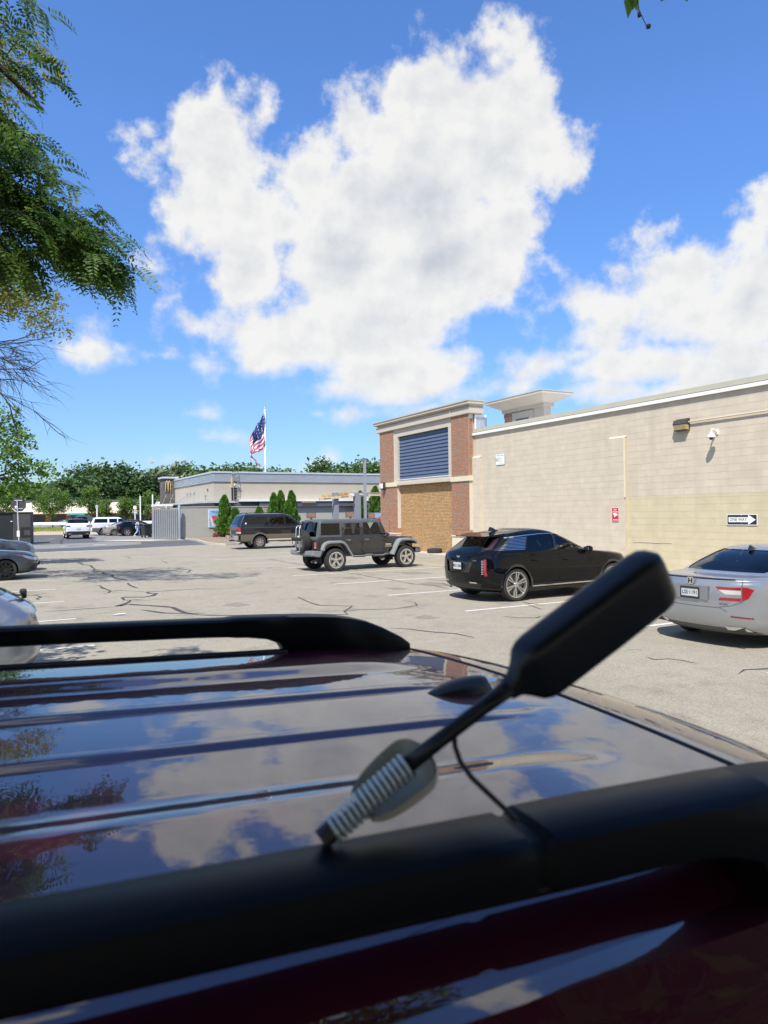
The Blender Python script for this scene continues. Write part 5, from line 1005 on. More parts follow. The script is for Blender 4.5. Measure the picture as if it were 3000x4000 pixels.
# roof rails: raised bar with a foot at each end
def rail(tc_of, sh=0.0):
    secs = [(-1.22, -.006, .010, .030), (-1.10, -.006, .045, .055), (-.98, -.004, .072, .066), (-.88, .030, .080, .068), (-.70, .040, .083, .068), (-.20, .041, .084, .068), (.20, .041, .085, .070), (.345, .039, .0855, .071), (.352, .0405, .0815, .066), (.362, .0405, .0815, .066), (.369, .037, .088, .076), (.40, .036, .089, .078), (.45, .030, .089, .080), (.49, .016, .089, .082), (.52, -.006, .089, .084), (.57, -.006, .088, .086), (.65, -.006, .084, .088), (.73, -.006, .070, .082), (.80, -.006, .045, .066), (.86, -.006, .015, .040), (.885, -.006, -.002, .02)]
    if not sh: secs = [q for q in secs if not .348 < q[0] < .365]
    secs = [(q[0] + (sh if q[0] > .38 else 0), q[1] if q[1] > 0 else q[1] - .03, q[2], q[3] * 1.18) for q in secs]
    prof = [(-.5, .1), (-.5, .62), (-.46, .86), (-.34, .98), (0, 1.0), (.34, .98), (.46, .86), (.5, .62), (.5, .1), (.4, 0), (-.4, 0)]
    ss = [q[0] for q in secs]; rows = []
    xs = sorted(set([round(q, 4) for q in ss] + [round(-1.2 + .05 * i, 4) for i in range(46)]))
    for s in xs:
        if s > ss[-1]: continue
        zb, zt, w = (pchip(ss, [q[i] for q in secs], s) for i in (1, 2, 3)); t = tc_of(s); z0 = 1.697 - .031 * s - (.05 * (s - .6) ** 2 if s > .6 else 0)
        rows.append([(s, t + p * w, z0 + zb + (zt - zb) * h) for p, h in prof])
    b = MB(); b.grid(rows, close=True); b.add(rows[0], [tuple(range(11))]); b.add(rows[-1], [tuple(range(10, -1, -1))]); return b.build('roof_rail', M_RAIL, suv, smooth=42, fixn=True)
rail(lambda s: TC - .702 + .02 * max(0, s), .12); rail(lambda s: TC + .690 - .015 * max(0, s))
# fin aerial
b = MB(); rows = []
for i in range(13):
    q = i / 12; x = .64 + .145 * q; h = .034 * math.sin(math.pi * min(1, .02 + q * .62)) ** .9 * (1 if q < .93 else 1 - (q - .93) * 9); w = .034 * math.sin(math.pi * min(.97, .06 + q * .80)) ** .8
    rows.append([(x, TC + .06 + w * c, roof_z(x, TC) - .004 + max(0.003, h) * max(0, sn) ** .7) for c, sn in [(math.cos(math.pi * j / 10), math.sin(math.pi * j / 10)) for j in range(11)]])
b.grid(rows); b.add(rows[-1], [tuple(range(11))]); b.build('antenna_fin', mat('fin_black', (.010, .010, .012), .45), suv, smooth=50)
# ------------------------------------------------------------------ whip antenna clamped on the near rail
ant = empty('booster_antenna', (0.03, .60, 1.77), 0, 'blurred black paddle antenna on a spring mount clamped to the near roof rail', 'antenna')
AO = Vector((0.03, .60, 1.77))
def AV(*p): return Vector(p) - AO
M_PAD = mat('antenna_black', (.005, .0055, .007), .38, 0, .40, bump=(500, .05)); M_ZINC = mat('zinc_spring', (.58, .62, .60), .35, .45); M_CUP = mat('cream_bracket', (.66, .62, .52), .5, .15, var=(60, .1))
sp0, sp1 = AV(-.0460, .588, 1.7875), AV(.0180, .615, 1.8315); ax = (sp1 - sp0).normalized(); sd = ax.cross(Vector((0, -1, 0))).normalized(); fw = sd.cross(ax)
b = MB(); pts = []
for i in range(15 * 14 + 1):
    a = 2 * math.pi * i / 14; pts.append(sp0 + (sp1 - sp0) * (i / (15 * 14)) + (sd * math.cos(a) + fw * math.sin(a)) * .0105)
b.tube(pts, .0019, 6); b.build('spring', M_ZINC, ant, smooth=True)
b = MB(); b.tube([sp0 - ax * .012, sp0 + ax * .006], .009, 10); b.tube([sp0 - ax * .004, sp1], .0055, 10); b.build('spring_core', M_TRIM, ant)
b = MB(); rows = []
for i in range(15):
    q = i / 14; c = sp0.lerp(sp1, -.06 + 1.10 * q) ; rr_ = .0165 + .006 * q; rows.append([c + (sd * math.cos(a) + fw * math.sin(a)) * rr_ * e for a, e in [(R(d), .6 + .4 * min(1, q * 2.2) if d in (55,) else 1) for d in range(-150 + int(55 * (1 - q)), 20 - int(30 * (1 - q)) + 1, 1)][::10][:16]])
n_ = min(len(r) for r in rows); rows = [r[:n_] for r in rows]
# scoop-shaped bracket: half shell under the spring, closed by a flange at the top
rows = []
for i in range(15):
    q = i / 14; w_ = .38 + .86 * q; c = sp0.lerp(sp1, w_); rr_ = (.011 + .017 * math.sqrt(max(0, 1 - ((1.02 - w_) / .66) ** 2))) if w_ < 1.02 else .028 * math.sqrt(max(0.0004, 1 - ((w_ - 1.02) / .222) ** 2)); rows.append([c + (sd * math.cos(R(d)) + fw * math.sin(R(d))) * rr_ for d in range(-125, 56, 12)])
b.v, b.f, b.mi = [], [], []; b.grid(rows); b.grid([[p + (p - sp0.lerp(sp1, .5)).normalized() * .002 for p in r] for r in rows])
b.build('bracket', M_CUP, ant, smooth=40)
sh1 = AV(.1080, .625, 1.8944)
b = MB(); b.tube([sp1 - ax * .004, sp1.lerp(sh1, .3), sp1.lerp(sh1, .75), sh1], [.0078, .0072, .0070, .0085], 10); b.build('shaft', M_PAD, ant, smooth=True)
p0, p1 = AV(.1090, .626, 1.8940), AV(.2535, .668, 1.9855); e1 = (p1 - p0).normalized(); L_ = (p1 - p0).length
e3 = Vector((.30, -1, -.26)); e3 = (e3 - e1 * e3.dot(e1)).normalized(); e2 = e3.cross(e1)
b = MB(); rows = []
for (q, wd, th) in ((-.02, .008, .008), (.03, .010, .009), (.07, .018, .0095), (.11, .0255, .0150), (.15, .0285, .0175), (.19, .0295, .0185), (.30, .0300, .0188), (.60, .0305, .0190), (.88, .0305, .0188), (.94, .0292, .0178), (.975, .026, .015), (1.0, .022, .007)):
    c = p0 + e1 * (q * L_ * 1.06); row = []
    for k in range(28):
        a = 2 * math.pi * k / 28; cc, s_ = math.cos(a), math.sin(a); row.append(c + e2 * wd * math.copysign(abs(cc) ** .35, cc) + e3 * th * math.copysign(abs(s_) ** .55, s_))
    rows.append(row)
b.grid(rows, close=True); b.add(rows[-1], [tuple(range(28))]); b.add(rows[0], [tuple(range(27, -1, -1))]); b.build('paddle', M_PAD, ant, smooth=50, fixn=True)
b = MB(); b.tube([AV(.0585, .6195, 1.859), AV(.0590, .617, 1.846), AV(.063, .614, 1.834), AV(.072, .608, 1.822), AV(.0880, .602, 1.808), AV(.1000, .600, 1.797), AV(.108, .598, 1.789)], .0024, 8); b.build('cable', M_SEAL, ant, smooth=True)
# ------------------------------------------------------------------ restaurant across the side road
M_STUC = mat('tan_stucco', (.44, .395, .315), .9, var=(1.2, .05), bump=(60, .1)); M_CORR = mat('grey_metal_cladding', (.55, .59, .63), .4, .25, var=(1, .05)); M_GBRK = mat('grey_painted_brick', (.40, .39, .345), .85, var=(2, .08), bump=(30, .3))
M_GREY = mat('grey_paint', (.23, .25, .275), .55, var=(3, .06)); M_GREYD = mat('dark_grey_paint', (.095, .105, .12), .5, var=(3, .06)); M_STONE = varied('dark_slate', [(.13, .12, .105), (.16, .145, .125), (.11, .10, .09), (.18, .16, .135)], namt=.2, nscale=6)
M_GOLD = mat('golden_yellow', (.70, .48, .14), .4); M_BOARD = mat('tan_board', (.62, .50, .30), .6); M_ORNG = mat('orange_letter', (.70, .38, .04), .5)
class Place:
    """a thing whose parts are given in lot coordinates (n,u,z)"""
    def __init__(s, name, n0, u0, label, cat, group=None): s.o = (-n0, -u0, 0); s.root = empty(name, NU(n0, u0), TH, label, cat, group)
    def part(s, b, name, m, parent=None, **kw):
        p = b.build(name, m, parent or s.root, **kw)
        if parent is None: p.location = s.o
        return p
def B(*a):
    b = MB(); b.box(*a); return b
md = Place('restaurant', 17, 65, 'low tan restaurant with grey ribbed metal parapet behind the wall', 'building')
md.part(B(16.9, 18.55, 65, 83, 0, 5.12), 'side_wing', M_STUC); md.part(B(19.11, 38, 65, 83, 0, 5.12), 'main_wall', M_STUC); md.part(B(18.55, 19.11, 65.8, 83, 0, 4.5), 'recess_wall', M_STUC)
def corr(n0, n1, u0, u1, z0, z1, k):
    b = MB(); h = (z1 - z0) / k
    b.box(n0 + .05, n1 - .05, u0 + .05, u1 - .05, z0, z1 - .01)
    for i in range(k):
        z = z0 + i * h
        b.add([(n0, u0, z), (n1, u0, z), (n1, u1, z), (n0, u1, z), (n0 - .05, u0 - .05, z + h * .35), (n1 + .05, u0 - .05, z + h * .35), (n1 + .05, u1, z + h * .35), (n0 - .05, u1, z + h * .35), (n0 - .05, u0 - .05, z + h * .62), (n1 + .05, u0 - .05, z + h * .62), (n1 + .05, u1, z + h * .62), (n0 - .05, u1, z + h * .62), (n0, u0, z + h * .95), (n1, u0, z + h * .95), (n1, u1, z + h * .95), (n0, u1, z + h * .95)],
              [(a + j, a + (j + 1) % 4, a + 4 + (j + 1) % 4, a + 4 + j) for a in (0, 4, 8) for j in range(4)])
    return b
for (a, c) in ((16.86, 18.55), (19.11, 38)):
    md.part(corr(a, c, 64.96, 83, 5.14, 5.86, 9), 'ribbed_parapet', M_CORR); md.part(B(a - .1, c + (.05 if c < 20 else .1), 64.86, 83.1, 5.87, 6.03), 'parapet_cap', M_CORR)
    md.part(B(a - .06, c + .02, 64.9, 83, 5.09, 5.135), 'lower_flashing', M_CORR)
md.part(B(16.86, 16.92, 64.94, 64.99, 5.14, 5.86), 'corner_post', M_CORR)
for n in (18.05, 24.2, 30.3, 35): md.part(B(n, n + .025, 64.985, 64.998, 3.3, 5.09), 'wall_joint', M_MORT)
md.part(B(16.0, 18.6, 63.9, 64.99, 3.10, 3.28), 'eave', M_CORR); md.part(B(15.6, 16.89, 65.0, 82, 3.10, 3.28), 'side_canopy', M_CORR)
md.part(B(19.2, 38, 64.2, 64.99, 3.22, 3.42), 'white_flashing', M_WHITE); md.part(B(21, 38, 64.3, 64.99, 2.72, 3.20), 'dark_fascia', M_GREYD); md.part(B(17.0, 21, 64.75, 64.99, 2.6, 3.09), 'dark_fascia', M_GREYD)
md.part(B(19.3, 38, 64.6, 64.99, 0, 2.715), 'lower_wall', M_GBRK)
for (u_t, u_b) in ((75.6, 80.0), (74.2, 78.6), (72.6, 77.0)):
    b = MB(); b.tube([(16.88, u_t, 4.22), (15.7, u_t + .35, 3.3)], .03, 6); md.part(b, 'tie_rod', M_GREY); b = MB(); b.bbox(16.8, 16.9, u_t - .07, u_t + .07, 4.1, 4.34, .02); md.part(b, 'rod_bracket', M_GREY)
b = MB(); b.tube([(16.5, 66.5, 3.28), (16.5, 66.5, 3.75)], .05, 8); b.lathe([(.0, 3.9), (.09, 3.88), (.1, 3.76), (0, 3.75)], 10, M=Matrix.Translation((16.5, 66.5, 0))); md.part(b, 'vent_pipe', M_GREY)
b = MB(); b.bbox(16.80, 16.9, 67.0, 67.12, 4.25, 4.5, .02); md.part(b, 'wall_camera', M_GREYD)
# roof access ladder
lad = Place('roof_ladder', 18.9, 64.7, 'grey steel roof ladder with yellow gate in the parapet gap', 'ladder')
for n in (18.68, 19.10):
    b = MB(); b.tube([(n, 64.72, 2.9), (n, 64.72, 6.05)], .03, 6); lad.part(b, 'stile', M_GREY)
for k in range(10):
    b = MB(); b.tube([(18.68, 64.72, 3.1 + .30 * k), (19.10, 64.72, 3.1 + .30 * k)], .018, 6); lad.part(b, 'rung', M_GREY)
lad.part(B(18.45, 19.35, 64.8, 65.6, 4.55, 4.62), 'landing', M_WHITE); lad.part(B(18.5, 18.62, 64.85, 64.95, 4.7, 5.5), 'gate', M_GOLD); lad.part(B(18.62, 19.0, 64.95, 65.0, 4.7, 4.95), 'box', M_WHITE)
# stone sign tower with arches
tw = Place('sign_tower', 16.2, 82, 'dark stone tower with golden arches at the restaurant corner', 'tower')
tc_ = tw.part(B(15.72, 16.88, 82, 84.2, 0, 6.15), 'core', M_GREYD)
cells = MB()
for k in range(32):
    z = .05 + k * .19; n = 15.71
    while n < 16.85:
        l = random.choice((.28, .4, .55)); e = min(n + l, 16.89); cells.box(n + .008, e - .008, 81.95 - random.random() * .02, 82.0, z + .008, z + .182); n = e
    u = 82.0
    while u < 84.15:
        e = min(u + random.choice((.3, .45)), 84.2); cells.box(15.68 - random.random() * .02, 15.72, u + .008, e - .008, z + .008, z + .182); u = e
tw.part(cells, 'stone_cladding', M_STONE, kind='stuff'); tw.part(B(15.5, 17.3, 81.8, 84.4, 6.16, 6.36), 'cap', M_CORR); tw.part(B(16.9, 17.35, 81.9, 84.0, 5.5, 6.155), 'cap_return', M_WHITE)
for dx, mm, yy in ((0, M_GOLD, 81.80), (.035, M_WHITE, 81.86)):
    b = MB()
    for c in (-.145, .145):
        P_ = [(16.12 + dx + c + .135 * math.cos(a) * (1 if math.sin(a) > 0 else 1), yy, 4.72 + 1.15 * max(0, math.sin(a)) ** .75) for a in [math.pi * i / 18 for i in range(19)]]
        b.tube(P_, .034, 6)
    tw.part(b, 'arches', mm, smooth=True)
b = MB(); b.box(15.95, 16.3, 81.9, 81.98, 4.45, 4.55); tw.part(b, 'small_lettering', M_GREYD)
cv = Place('entrance_canopy', 14.4, 76, 'small white and yellow entrance canopy left of the restaurant', 'canopy')
cv.part(B(13.6, 15.3, 75.2, 78, 2.95, 3.18), 'roof', M_WHITE); cv.part(B(13.65, 15.25, 75.25, 77.9, 2.78, 2.945), 'soffit', M_GOLD); cv.part(B(14.75, 15.05, 75.6, 75.9, 0, 2.775), 'post', M_GREY)
for q in ((14.3, 14.9), (15.0, 15.6)):
    b = MB(); b.tube([(q[0], 75.6, 3.18), (q[1], 76.6, 4.2)], .025, 6); cv.part(b, 'tie_rod', M_GREY)
# painted brick bin-yard wall, gate and posts
yard = Place('yard_wall', 17, 60, 'grey painted brick yard wall with a drinks poster on it', 'wall')
yw = yard.part(B(12.85, 21.2, 60, 60.3, 0, 2.66), 'wall_core', M_GBRK); yard.part(B(12.85, 13.15, 60.3, 64.5, 0, 2.66), 'return_wall', M_GBRK); yard.part(B(12.80, 21.25, 59.95, 60.35, 2.665, 2.74), 'coping', M_GBRK)
bc = MB(); z = .05; k = 0
while z < 2.6:
    n = 12.86 - (.1 if k % 2 else 0)
    while n < 21.15:
        a, c = max(n, 12.86), min(n + .203, 21.19)
        if c - a > .04: bc.box(a + .004, c - .004, 59.988 - random.random() * .006, 60.0, z + .004, z + .064)
        n += .203
    z += .068; k += 1
yard.part(bc, 'brick_courses', M_GBRK, kind='stuff')
gate = Place('yard_gate', 11.5, 59.3, 'grey slatted timber yard gate standing ajar beside the brick wall', 'gate')
for k in range(13):
    n = 10.32 + k * .178; u = 58.9 + k * .062; b = MB(); b.box(n, n + .160, u, u + .03, .10 + .01 * random.random(), 2.56 + .03 * random.random()); gate.part(b, 'slat', mat('gate_grey', (.31, .315, .31), .75, var=(4, .1)))
for z in (.45, 1.35, 2.2):
    b = MB(); b.add([(10.3, 58.96, z), (12.62, 59.78, z), (12.62, 59.86, z), (10.3, 59.04, z), (10.3, 58.96, z + .12), (12.62, 59.78, z + .12), (12.62, 59.86, z + .12), (10.3, 59.04, z + .12)], [(0, 3, 2, 1), (4, 5, 6, 7), (0, 1, 5, 4), (1, 2, 6, 5), (2, 3, 7, 6), (3, 0, 4, 7)]); gate.part(b, 'gate_rail', M_GREY)
for k, (n, u, zt, r) in enumerate(((12.62, 59.6, 2.80, .11), (11.85, 60.9, 2.7, .10))):
    bo_ = Place('gate_post', n, u, ('round grey steel post between slatted gate and brick wall', 'round grey steel post behind the slatted gate')[k], 'post', 'gate posts'); b = MB(); b.lathe([(r, 0), (r, zt), (r * .7, zt + .05), (0, zt + .06)], 14, M=Matrix.Translation((n, u, 0))); bo_.part(b, 'tube', mat('post_blue_grey', (.30, .34, .40), .4, .4), smooth=40)
# poster: pale blue sheet with pink drinks
pos = sign_root('drinks_poster', face_M(NU(16.02, 59.93, 1.72), NU(1, 0), (0, 0, 1)), 'pale blue drinks poster in a white frame on the grey wall')
plate('frame', 1.85, 1.50, .03, .03, M_SIGN, pos); plate('sheet', 1.75, 1.40, .01, .004, mat('poster_blue', (.22, .42, .70), .5, var=(1, .25)), pos, .031)
text('TRY ALL-NEW', .20, mat('poster_ink', (.03, .06, .14), .6), pos, Matrix.Translation((-.15, .52, .037)), sx=.8, extrude=.001, bold=.003); text('McC', .30, M_SIGN, pos, Matrix.Translation((-.1, -.52, .042)), sx=.8, extrude=.001, bold=.004)
for (x, y, s, col) in ((-.45, -.05, .34, (.55, .07, .12)), (.0, -.18, .40, (.62, .10, .16)), (.35, .0, .3, (.60, .16, .22))):
    b = MB(); b.prism([(x - s * .6, y - s), (x + s * .6, y - s), (x + s * .9, y + s * .4), (x + s * .5, y + s * .9), (x - s * .3, y + s * .7), (x - s * .85, y + s * .5)], .0355, .0385 + .0005 * x, 'z'); b.build('drink', mat('drink_%d' % int(x * 100), col, .5, var=(12, .4)), pos)
b = MB(); b.prism([(-.85, .30), (-.60, .0), (-.45, -.68), (-.60, -.68)], .0390, .0400, 'z'); b.build('splash', mat('poster_pink', (.75, .55, .62), .5), pos)
# drive-through gantry
dt = Place('drive_through_gantry', 27.2, 58, 'grey drive-through gantry with tan arrow boards and orange lettering', 'gantry')
for (n, w) in ((26.0, .21), (28.15, .27)): dt.part(B(n - w, n + w, 57.8, 58.3, 0, 3.40 if n < 27 else 3.52), 'column', M_GREY)
dt.part(B(25.78, 26.22, 57.75, 58.35, 3.41, 3.85), 'column_head', M_GREY)
b = MB(); b.prism([(24.3, 3.18), (27.2, 3.42), (27.45, 3.66), (24.25, 3.36)], 57.55, 57.74, 'y'); dt.part(b, 'arrow_board', M_BOARD, fixn=True)
dt.part(B(26.23, 29.3, 57.85, 58.25, 3.53, 3.86), 'beam', M_GREY); dt.part(B(29.31, 31.0, 57.85, 58.25, 3.75, 3.88), 'beam', M_GREY); dt.part(B(29.1, 30.4, 57.5, 57.7, 3.56, 3.70), 'arrow_board', M_BOARD); dt.part(B(27.2, 27.75, 57.80, 57.845, 3.55, 3.78), 'sign_back', M_WHITE)
def dtx(tx, sz, m, n, u, z, sx, tilt=0.0, ex=.01):
    o = text(tx, sz, m, dt.root, Matrix.Translation((-27.2, -58, 0)) @ face_M((n, u, z), (1, 0, tilt), (-tilt, 0, 1)), sx=sx, extrude=ex, bold=.006); return o
dtx('Drive Thru', .34, M_ORNG, 24.98, 57.62, 3.56, .68, .08, .03); dtx('Drive Thru', .34, M_ORNG, 26.72, 57.62, 3.74, .68, .08, .03)
dtx('Clearance 9 Feet', .16, M_GREYD, 25.0, 57.545, 3.32, .62, .08, .004); dtx('Clearance 9 Feet', .16, M_GREYD, 26.7, 57.545, 3.48, .62, .08, .004); dtx('Order Here', .20, M_WHITE, 28.6, 57.84, 3.70, .58, .0, .006)
def menu(n, z, w, h, mats_, label, stand=True, u=62):
    m_ = Place('menu_board', n, u, label, 'menu board', 'menu boards along the drive-through'); m_.part(B(n - w / 2, n + w / 2, u - .12, u, z - h / 2, z + h / 2), 'housing', M_GREYD); k = len(mats_)
    for i, mm in enumerate(mats_): m_.part(B(n - w / 2 + .04 + i * (w - .08) / k, n - w / 2 + .02 + (i + 1) * (w - .08) / k, u - .135, u - .121, z - h / 2 + .05, z + h / 2 - .05), 'panel', mm)
    m_.part(B(n - .09, n + .09, u - .1, u - .02, 0, z - h / 2), 'stand', M_GREYD)
MP1 = mat('menu_food', (.34, .18, .13), .5, var=(7, .6)); MP2 = mat('menu_blue', (.28, .42, .62), .5, var=(6, .35))
menu(25.25, 1.86, .9, .52, [MP1], 'dark framed menu board left of the gantry column'); menu(29.3, 1.88, 1.0, .55, [MP1], 'dark framed menu board between the gantry columns'); menu(31.95, 1.75, 1.5, .60, [MP1, MP2], 'double menu board with pale blue panel beside the brick pier')
b = MB()
for k in range(9):
    b.box(25.2 + k * .17, 25.28 + k * .17, 64.15, 64.2, 3.08, 3.2)
md.part(b, 'striped_edge', M_GOLD)
# lamp post
lp = Place('lamp_post', 25.95, 52, 'square grey lamp post with flat LED head by the brick pier', 'lamp post')
lp.part(B(25.86, 26.04, 51.91, 52.09, 0, 6.42), 'pole', mat('lamp_grey', (.40, .42, .45), .4, .5)); lp.part(B(25.45, 25.85, 51.88, 52.12, 6.30, 6.37), 'head', M_GREY); lp.part(B(25.82, 26.08, 51.87, 52.13, 6.425, 6.46), 'cap', M_GREY); lp.part(B(25.8, 26.1, 51.85, 52.15, 0.0, .6), 'base', M_CONC)
b = MB(); b.tube([(26.05, 52, 2.9), (26.25, 51.95, 2.75), (26.28, 51.95, 2.45), (26.1, 51.95, 2.35)], .05, 6); lp.part(b, 'camera', M_GREYD)
# planting bed with kerb
kerb('bed_kerb', [(13.05, 56.2), (12.2, 49.6), (12.3, 47.2), (12.75, 46.1), (13.7, 46.4), (15.6, 50.4), (17.5, 55), (20.5, 59.3), (21.2, 59.9), (13.1, 59.9)], .14, M_CONC)
sheet('bed_soil', [(13.25, 56.2), (12.45, 49.6), (12.55, 47.4), (12.85, 46.5), (13.55, 46.8), (15.4, 50.5), (17.3, 55.1), (20.3, 59.4), (20.9, 59.85), (13.3, 59.85)], .150, M_MULCH, kind='structure')
kerb('entry_slab', [(7.0, 61.5), (10.3, 58.3), (12.8, 58.6), (12.8, 60), (10.4, 61.8), (8.2, 63)], .03, M_CONC)
# flag pole with a worn flag
fl = Place('flagpole', 25.87, 76.86, 'white flagpole with a wind-wrapped stars and stripes flag', 'flagpole')
b = MB(); b.tube([(25.87, 76.86, 0), (25.87, 76.86, 13.85)], [.11, .075], 12); fl.part(b, 'pole', M_WHITE, smooth=True); b = MB(); b.lathe([(0, 13.98), (.07, 14.0), (.11, 14.1), (.11, 14.18), (.07, 14.27), (0, 14.3)], 14, M=Matrix.Translation((25.87, 76.86, 0))); fl.part(b, 'finial', M_CHR, smooth=True)
b = MB(); b.tube([(25.97, 76.80, 13.7), (26.0, 76.78, 12.5), (26.03, 76.78, 11.9), (25.98, 76.8, 10)], .012, 5); fl.part(b, 'halyard', M_GREYD)
FT = [(0, 13.35), (-.55, 12.55), (-1.05, 11.75), (-1.45, 10.95), (-1.75, 10.05), (-1.72, 9.0), (-1.35, 8.35), (-.62, 7.45)]
FB = [(0, 9.75), (-.15, 9.35), (-.50, 9.05), (-1.0, 8.90), (-1.45, 8.75), (-1.50, 8.35), (-1.15, 8.05), (-.55, 7.35)]
rows = []; NA, NB = 44, 26
for j in range(NB + 1):
    row = []
    for i in range(NA + 1):
        a = i / NA * 7; bb = j / NB; xs_ = list(range(8))
        xt, zt = pchip(xs_, [p[0] for p in FT], a), pchip(xs_, [p[1] for p in FT], a); xb_, zb_ = pchip(xs_, [p[0] for p in FB], a), pchip(xs_, [p[1] for p in FB], a)
        amp = .30 * min(1, a / 2); dep = amp * math.sin(a * 2.1 + bb * 4.2) + .12 * math.sin(a * 4.3 - bb * 7)
        row.append((25.80 + xt + (xb_ - xt) * bb + .07 * math.sin(bb * 9 + a * 2) * min(1, a), 76.80 + dep, zt + (zb_ - zt) * bb + .05 * math.sin(a * 5 + bb * 5)))
    rows.append(row)
b = MB(); m_ = NA + 1; b.v = [p for r in rows for p in r]
for j in range(NB):
    for i in range(NA):
        b.f.append((j * m_ + i, j * m_ + i + 1, (j + 1) * m_ + i + 1, (j + 1) * m_ + i)); b.mi.append(2 if (i < NA * .42 and j < NB * 7 / 13) else (0 if (j * 13 // NB) % 2 == 0 else 1))
def cloth(name, col):
    m = mat(name, col, .8); t = m.node_tree; p = t.nodes['Principled BSDF']; tr = t.nodes.new('ShaderNodeBsdfTranslucent'); tr.inputs[0].default_value = (*col, 1); mx = t.nodes.new('ShaderNodeMixShader'); mx.inputs[0].default_value = .35
    o = t.nodes['Material Output']; t.links.new(p.outputs[0], mx.inputs[1]); t.links.new(tr.outputs[0], mx.inputs[2]); t.links.new(mx.outputs[0], o.inputs[0]); return m
fo = fl.part(b, 'flag', [cloth('flag_red', (.62, .05, .07)), cloth('flag_white', (.85, .83, .83)), cloth('flag_blue', (.04, .055, .20))], smooth=True)
b = MB()
for r in range(5):
    for c in range(6):
        i, j = int(1.5 + c * 2.9), int(1 + r * 2.7); p = Vector(rows[j][i]); du = (Vector(rows[j][i + 1]) - p).normalized(); dv = (Vector(rows[j + 1][i]) - p).normalized(); nn = du.cross(dv) * .012
        for sg in (1, -1): b.add([p + nn * sg + (du * math.sin(R(36 * k)) - dv * math.cos(R(36 * k))) * (.10 if k % 2 == 0 else .042) for k in range(10)], [tuple(range(10))])
fl.part(b, 'stars', MATS['flag_white'], kind='stuff')
# ------------------------------------------------------------------ far left: shed, stop sign, cart, person, guard rail, shops
sh = empty('storage_bin', (-27.6, 53.8, 0), R(22), 'tall black steel waste container with torn dark band at the left', 'container')
M_BIN = mat('bin_black', (.012, .012, .013), .6, var=(3, .3)); M_BIN2 = mat('bin_grey', (.055, .052, .048), .7, var=(2.5, .25), bump=(20, .3))
b = MB(); b.bbox(-3.2, -.42, -.55, 2.0, .0, 2.36, .02); b.build('body', M_BIN, sh)
b = MB(); b.bbox(-.415, .78, -.60, 2.0, .05, 2.34, .015); b.build('end_panel', M_BIN2, sh)
b = MB(); b.box(-3.25, .80, -.64, 2.05, 2.345, 2.42); b.build('lid', M_BIN, sh)
b = MB(); P_ = [(-.0, .98)] ; zt = [(.10 + .68 * i / 14, 1.27 + (.045 if i % 2 else -.03)) for i in range(15)]; zb_ = [(.10 + .70 * i / 12, .52 + (.04 if i % 2 else -.02)) for i in range(13)]
b.prism(zt + zb_[::-1], -.625, -.605, 'y'); b.build('torn_band', M_BIN, sh, fixn=True); b = MB(); b.box(.34, .76, -.645, -.63, .66, 1.06); b.build('patch', M_BIN2, sh)
b = MB(); b.box(-.56, -.44, -.64, -.61, 1.70, 1.76); b.build('tag', M_SIGN, sh)
st = empty('stop_sign', (-20.55, 40, 0), R(8), 'back of an octagonal stop sign on a steel channel post', 'sign')
b = MB(); b.prism([(.40 * math.cos(R(22.5 + 45 * k)), 2.74 + .40 * math.sin(R(22.5 + 45 * k))) for k in range(8)], .0, .006, 'y'); b.build('panel', mat('sign_back_grey', (.045, .04, .04), .6, var=(6, .2)), st, fixn=True)
b = MB(); b.prism([(.39 * math.cos(R(22.5 + 45 * k)), 2.74 + .39 * math.sin(R(22.5 + 45 * k))) for k in range(8)], .008, .010, 'y'); b.build('red_face', M_SRED, st, fixn=True)
for z in (2.52, 2.98):
    b = MB(); b.box(-.24, .22, -.035, -.004, z - .025, z + .025); b.build('brace', M_GALV, st)
b = MB(); b.box(-.02, .035, -.08, -.036, 0, 3.02); b.build('post', M_GALV, st).rotation_euler = (0, R(-1.6), 0)
b = MB(); b.box(-.10, .04, -.10, -.09, .95, 1.28); b.build('small_plate', M_SIGN, st); b = MB(); b.box(-.22, -.12, -.012, -.004, 2.58, 2.68); b.build('sticker', M_SIGN, st)
# rubbish cart
bn = empty('wheeled_bin', NU(11.5, 68.4), TH + .3, 'charcoal wheeled rubbish bin next to the walking person', 'bin'); M_CART = mat('cart_plastic', (.03, .032, .034), .5)
b = MB(); b.add([(-.34, -.30, .18), (.34, -.30, .18), (.34, .32, .18), (-.34, .32, .18), (-.42, -.40, 1.12), (.42, -.40, 1.12), (.42, .42, 1.12), (-.42, .42, 1.12)], [(0, 3, 2, 1), (4, 5, 6, 7), (0, 1, 5, 4), (1, 2, 6, 5), (2, 3, 7, 6), (3, 0, 4, 7)])
for x in (-.2, .2): b.box(x - .02, x + .02, -.40, -.34, .3, 1.05)
b.build('tub', M_CART, bn); b = MB(); b.bbox(-.46, .46, -.45, .46, 1.125, 1.20, .02); b.build('lid', M_CART, bn)
for x in (-.34, .34):
    b = MB(); b.lathe([(0, -.04), (.13, -.04), (.15, 0), (.13, .04), (0, .04)], 16, 'x', Matrix.Translation((x, .25, .15))); b.build('wheel', M_TYRE, bn)
b = MB(); b.tube([(-.35, .46, 1.1), (-.3, .56, 1.15), (.3, .56, 1.15), (.35, .46, 1.1)], .02, 6); b.build('handle', M_CART, bn)
for x in (-.28, .28):
    b = MB(); b.box(x - .05, x + .05, -.28, -.18, 0, .18); b.build('foot', M_CART, bn)
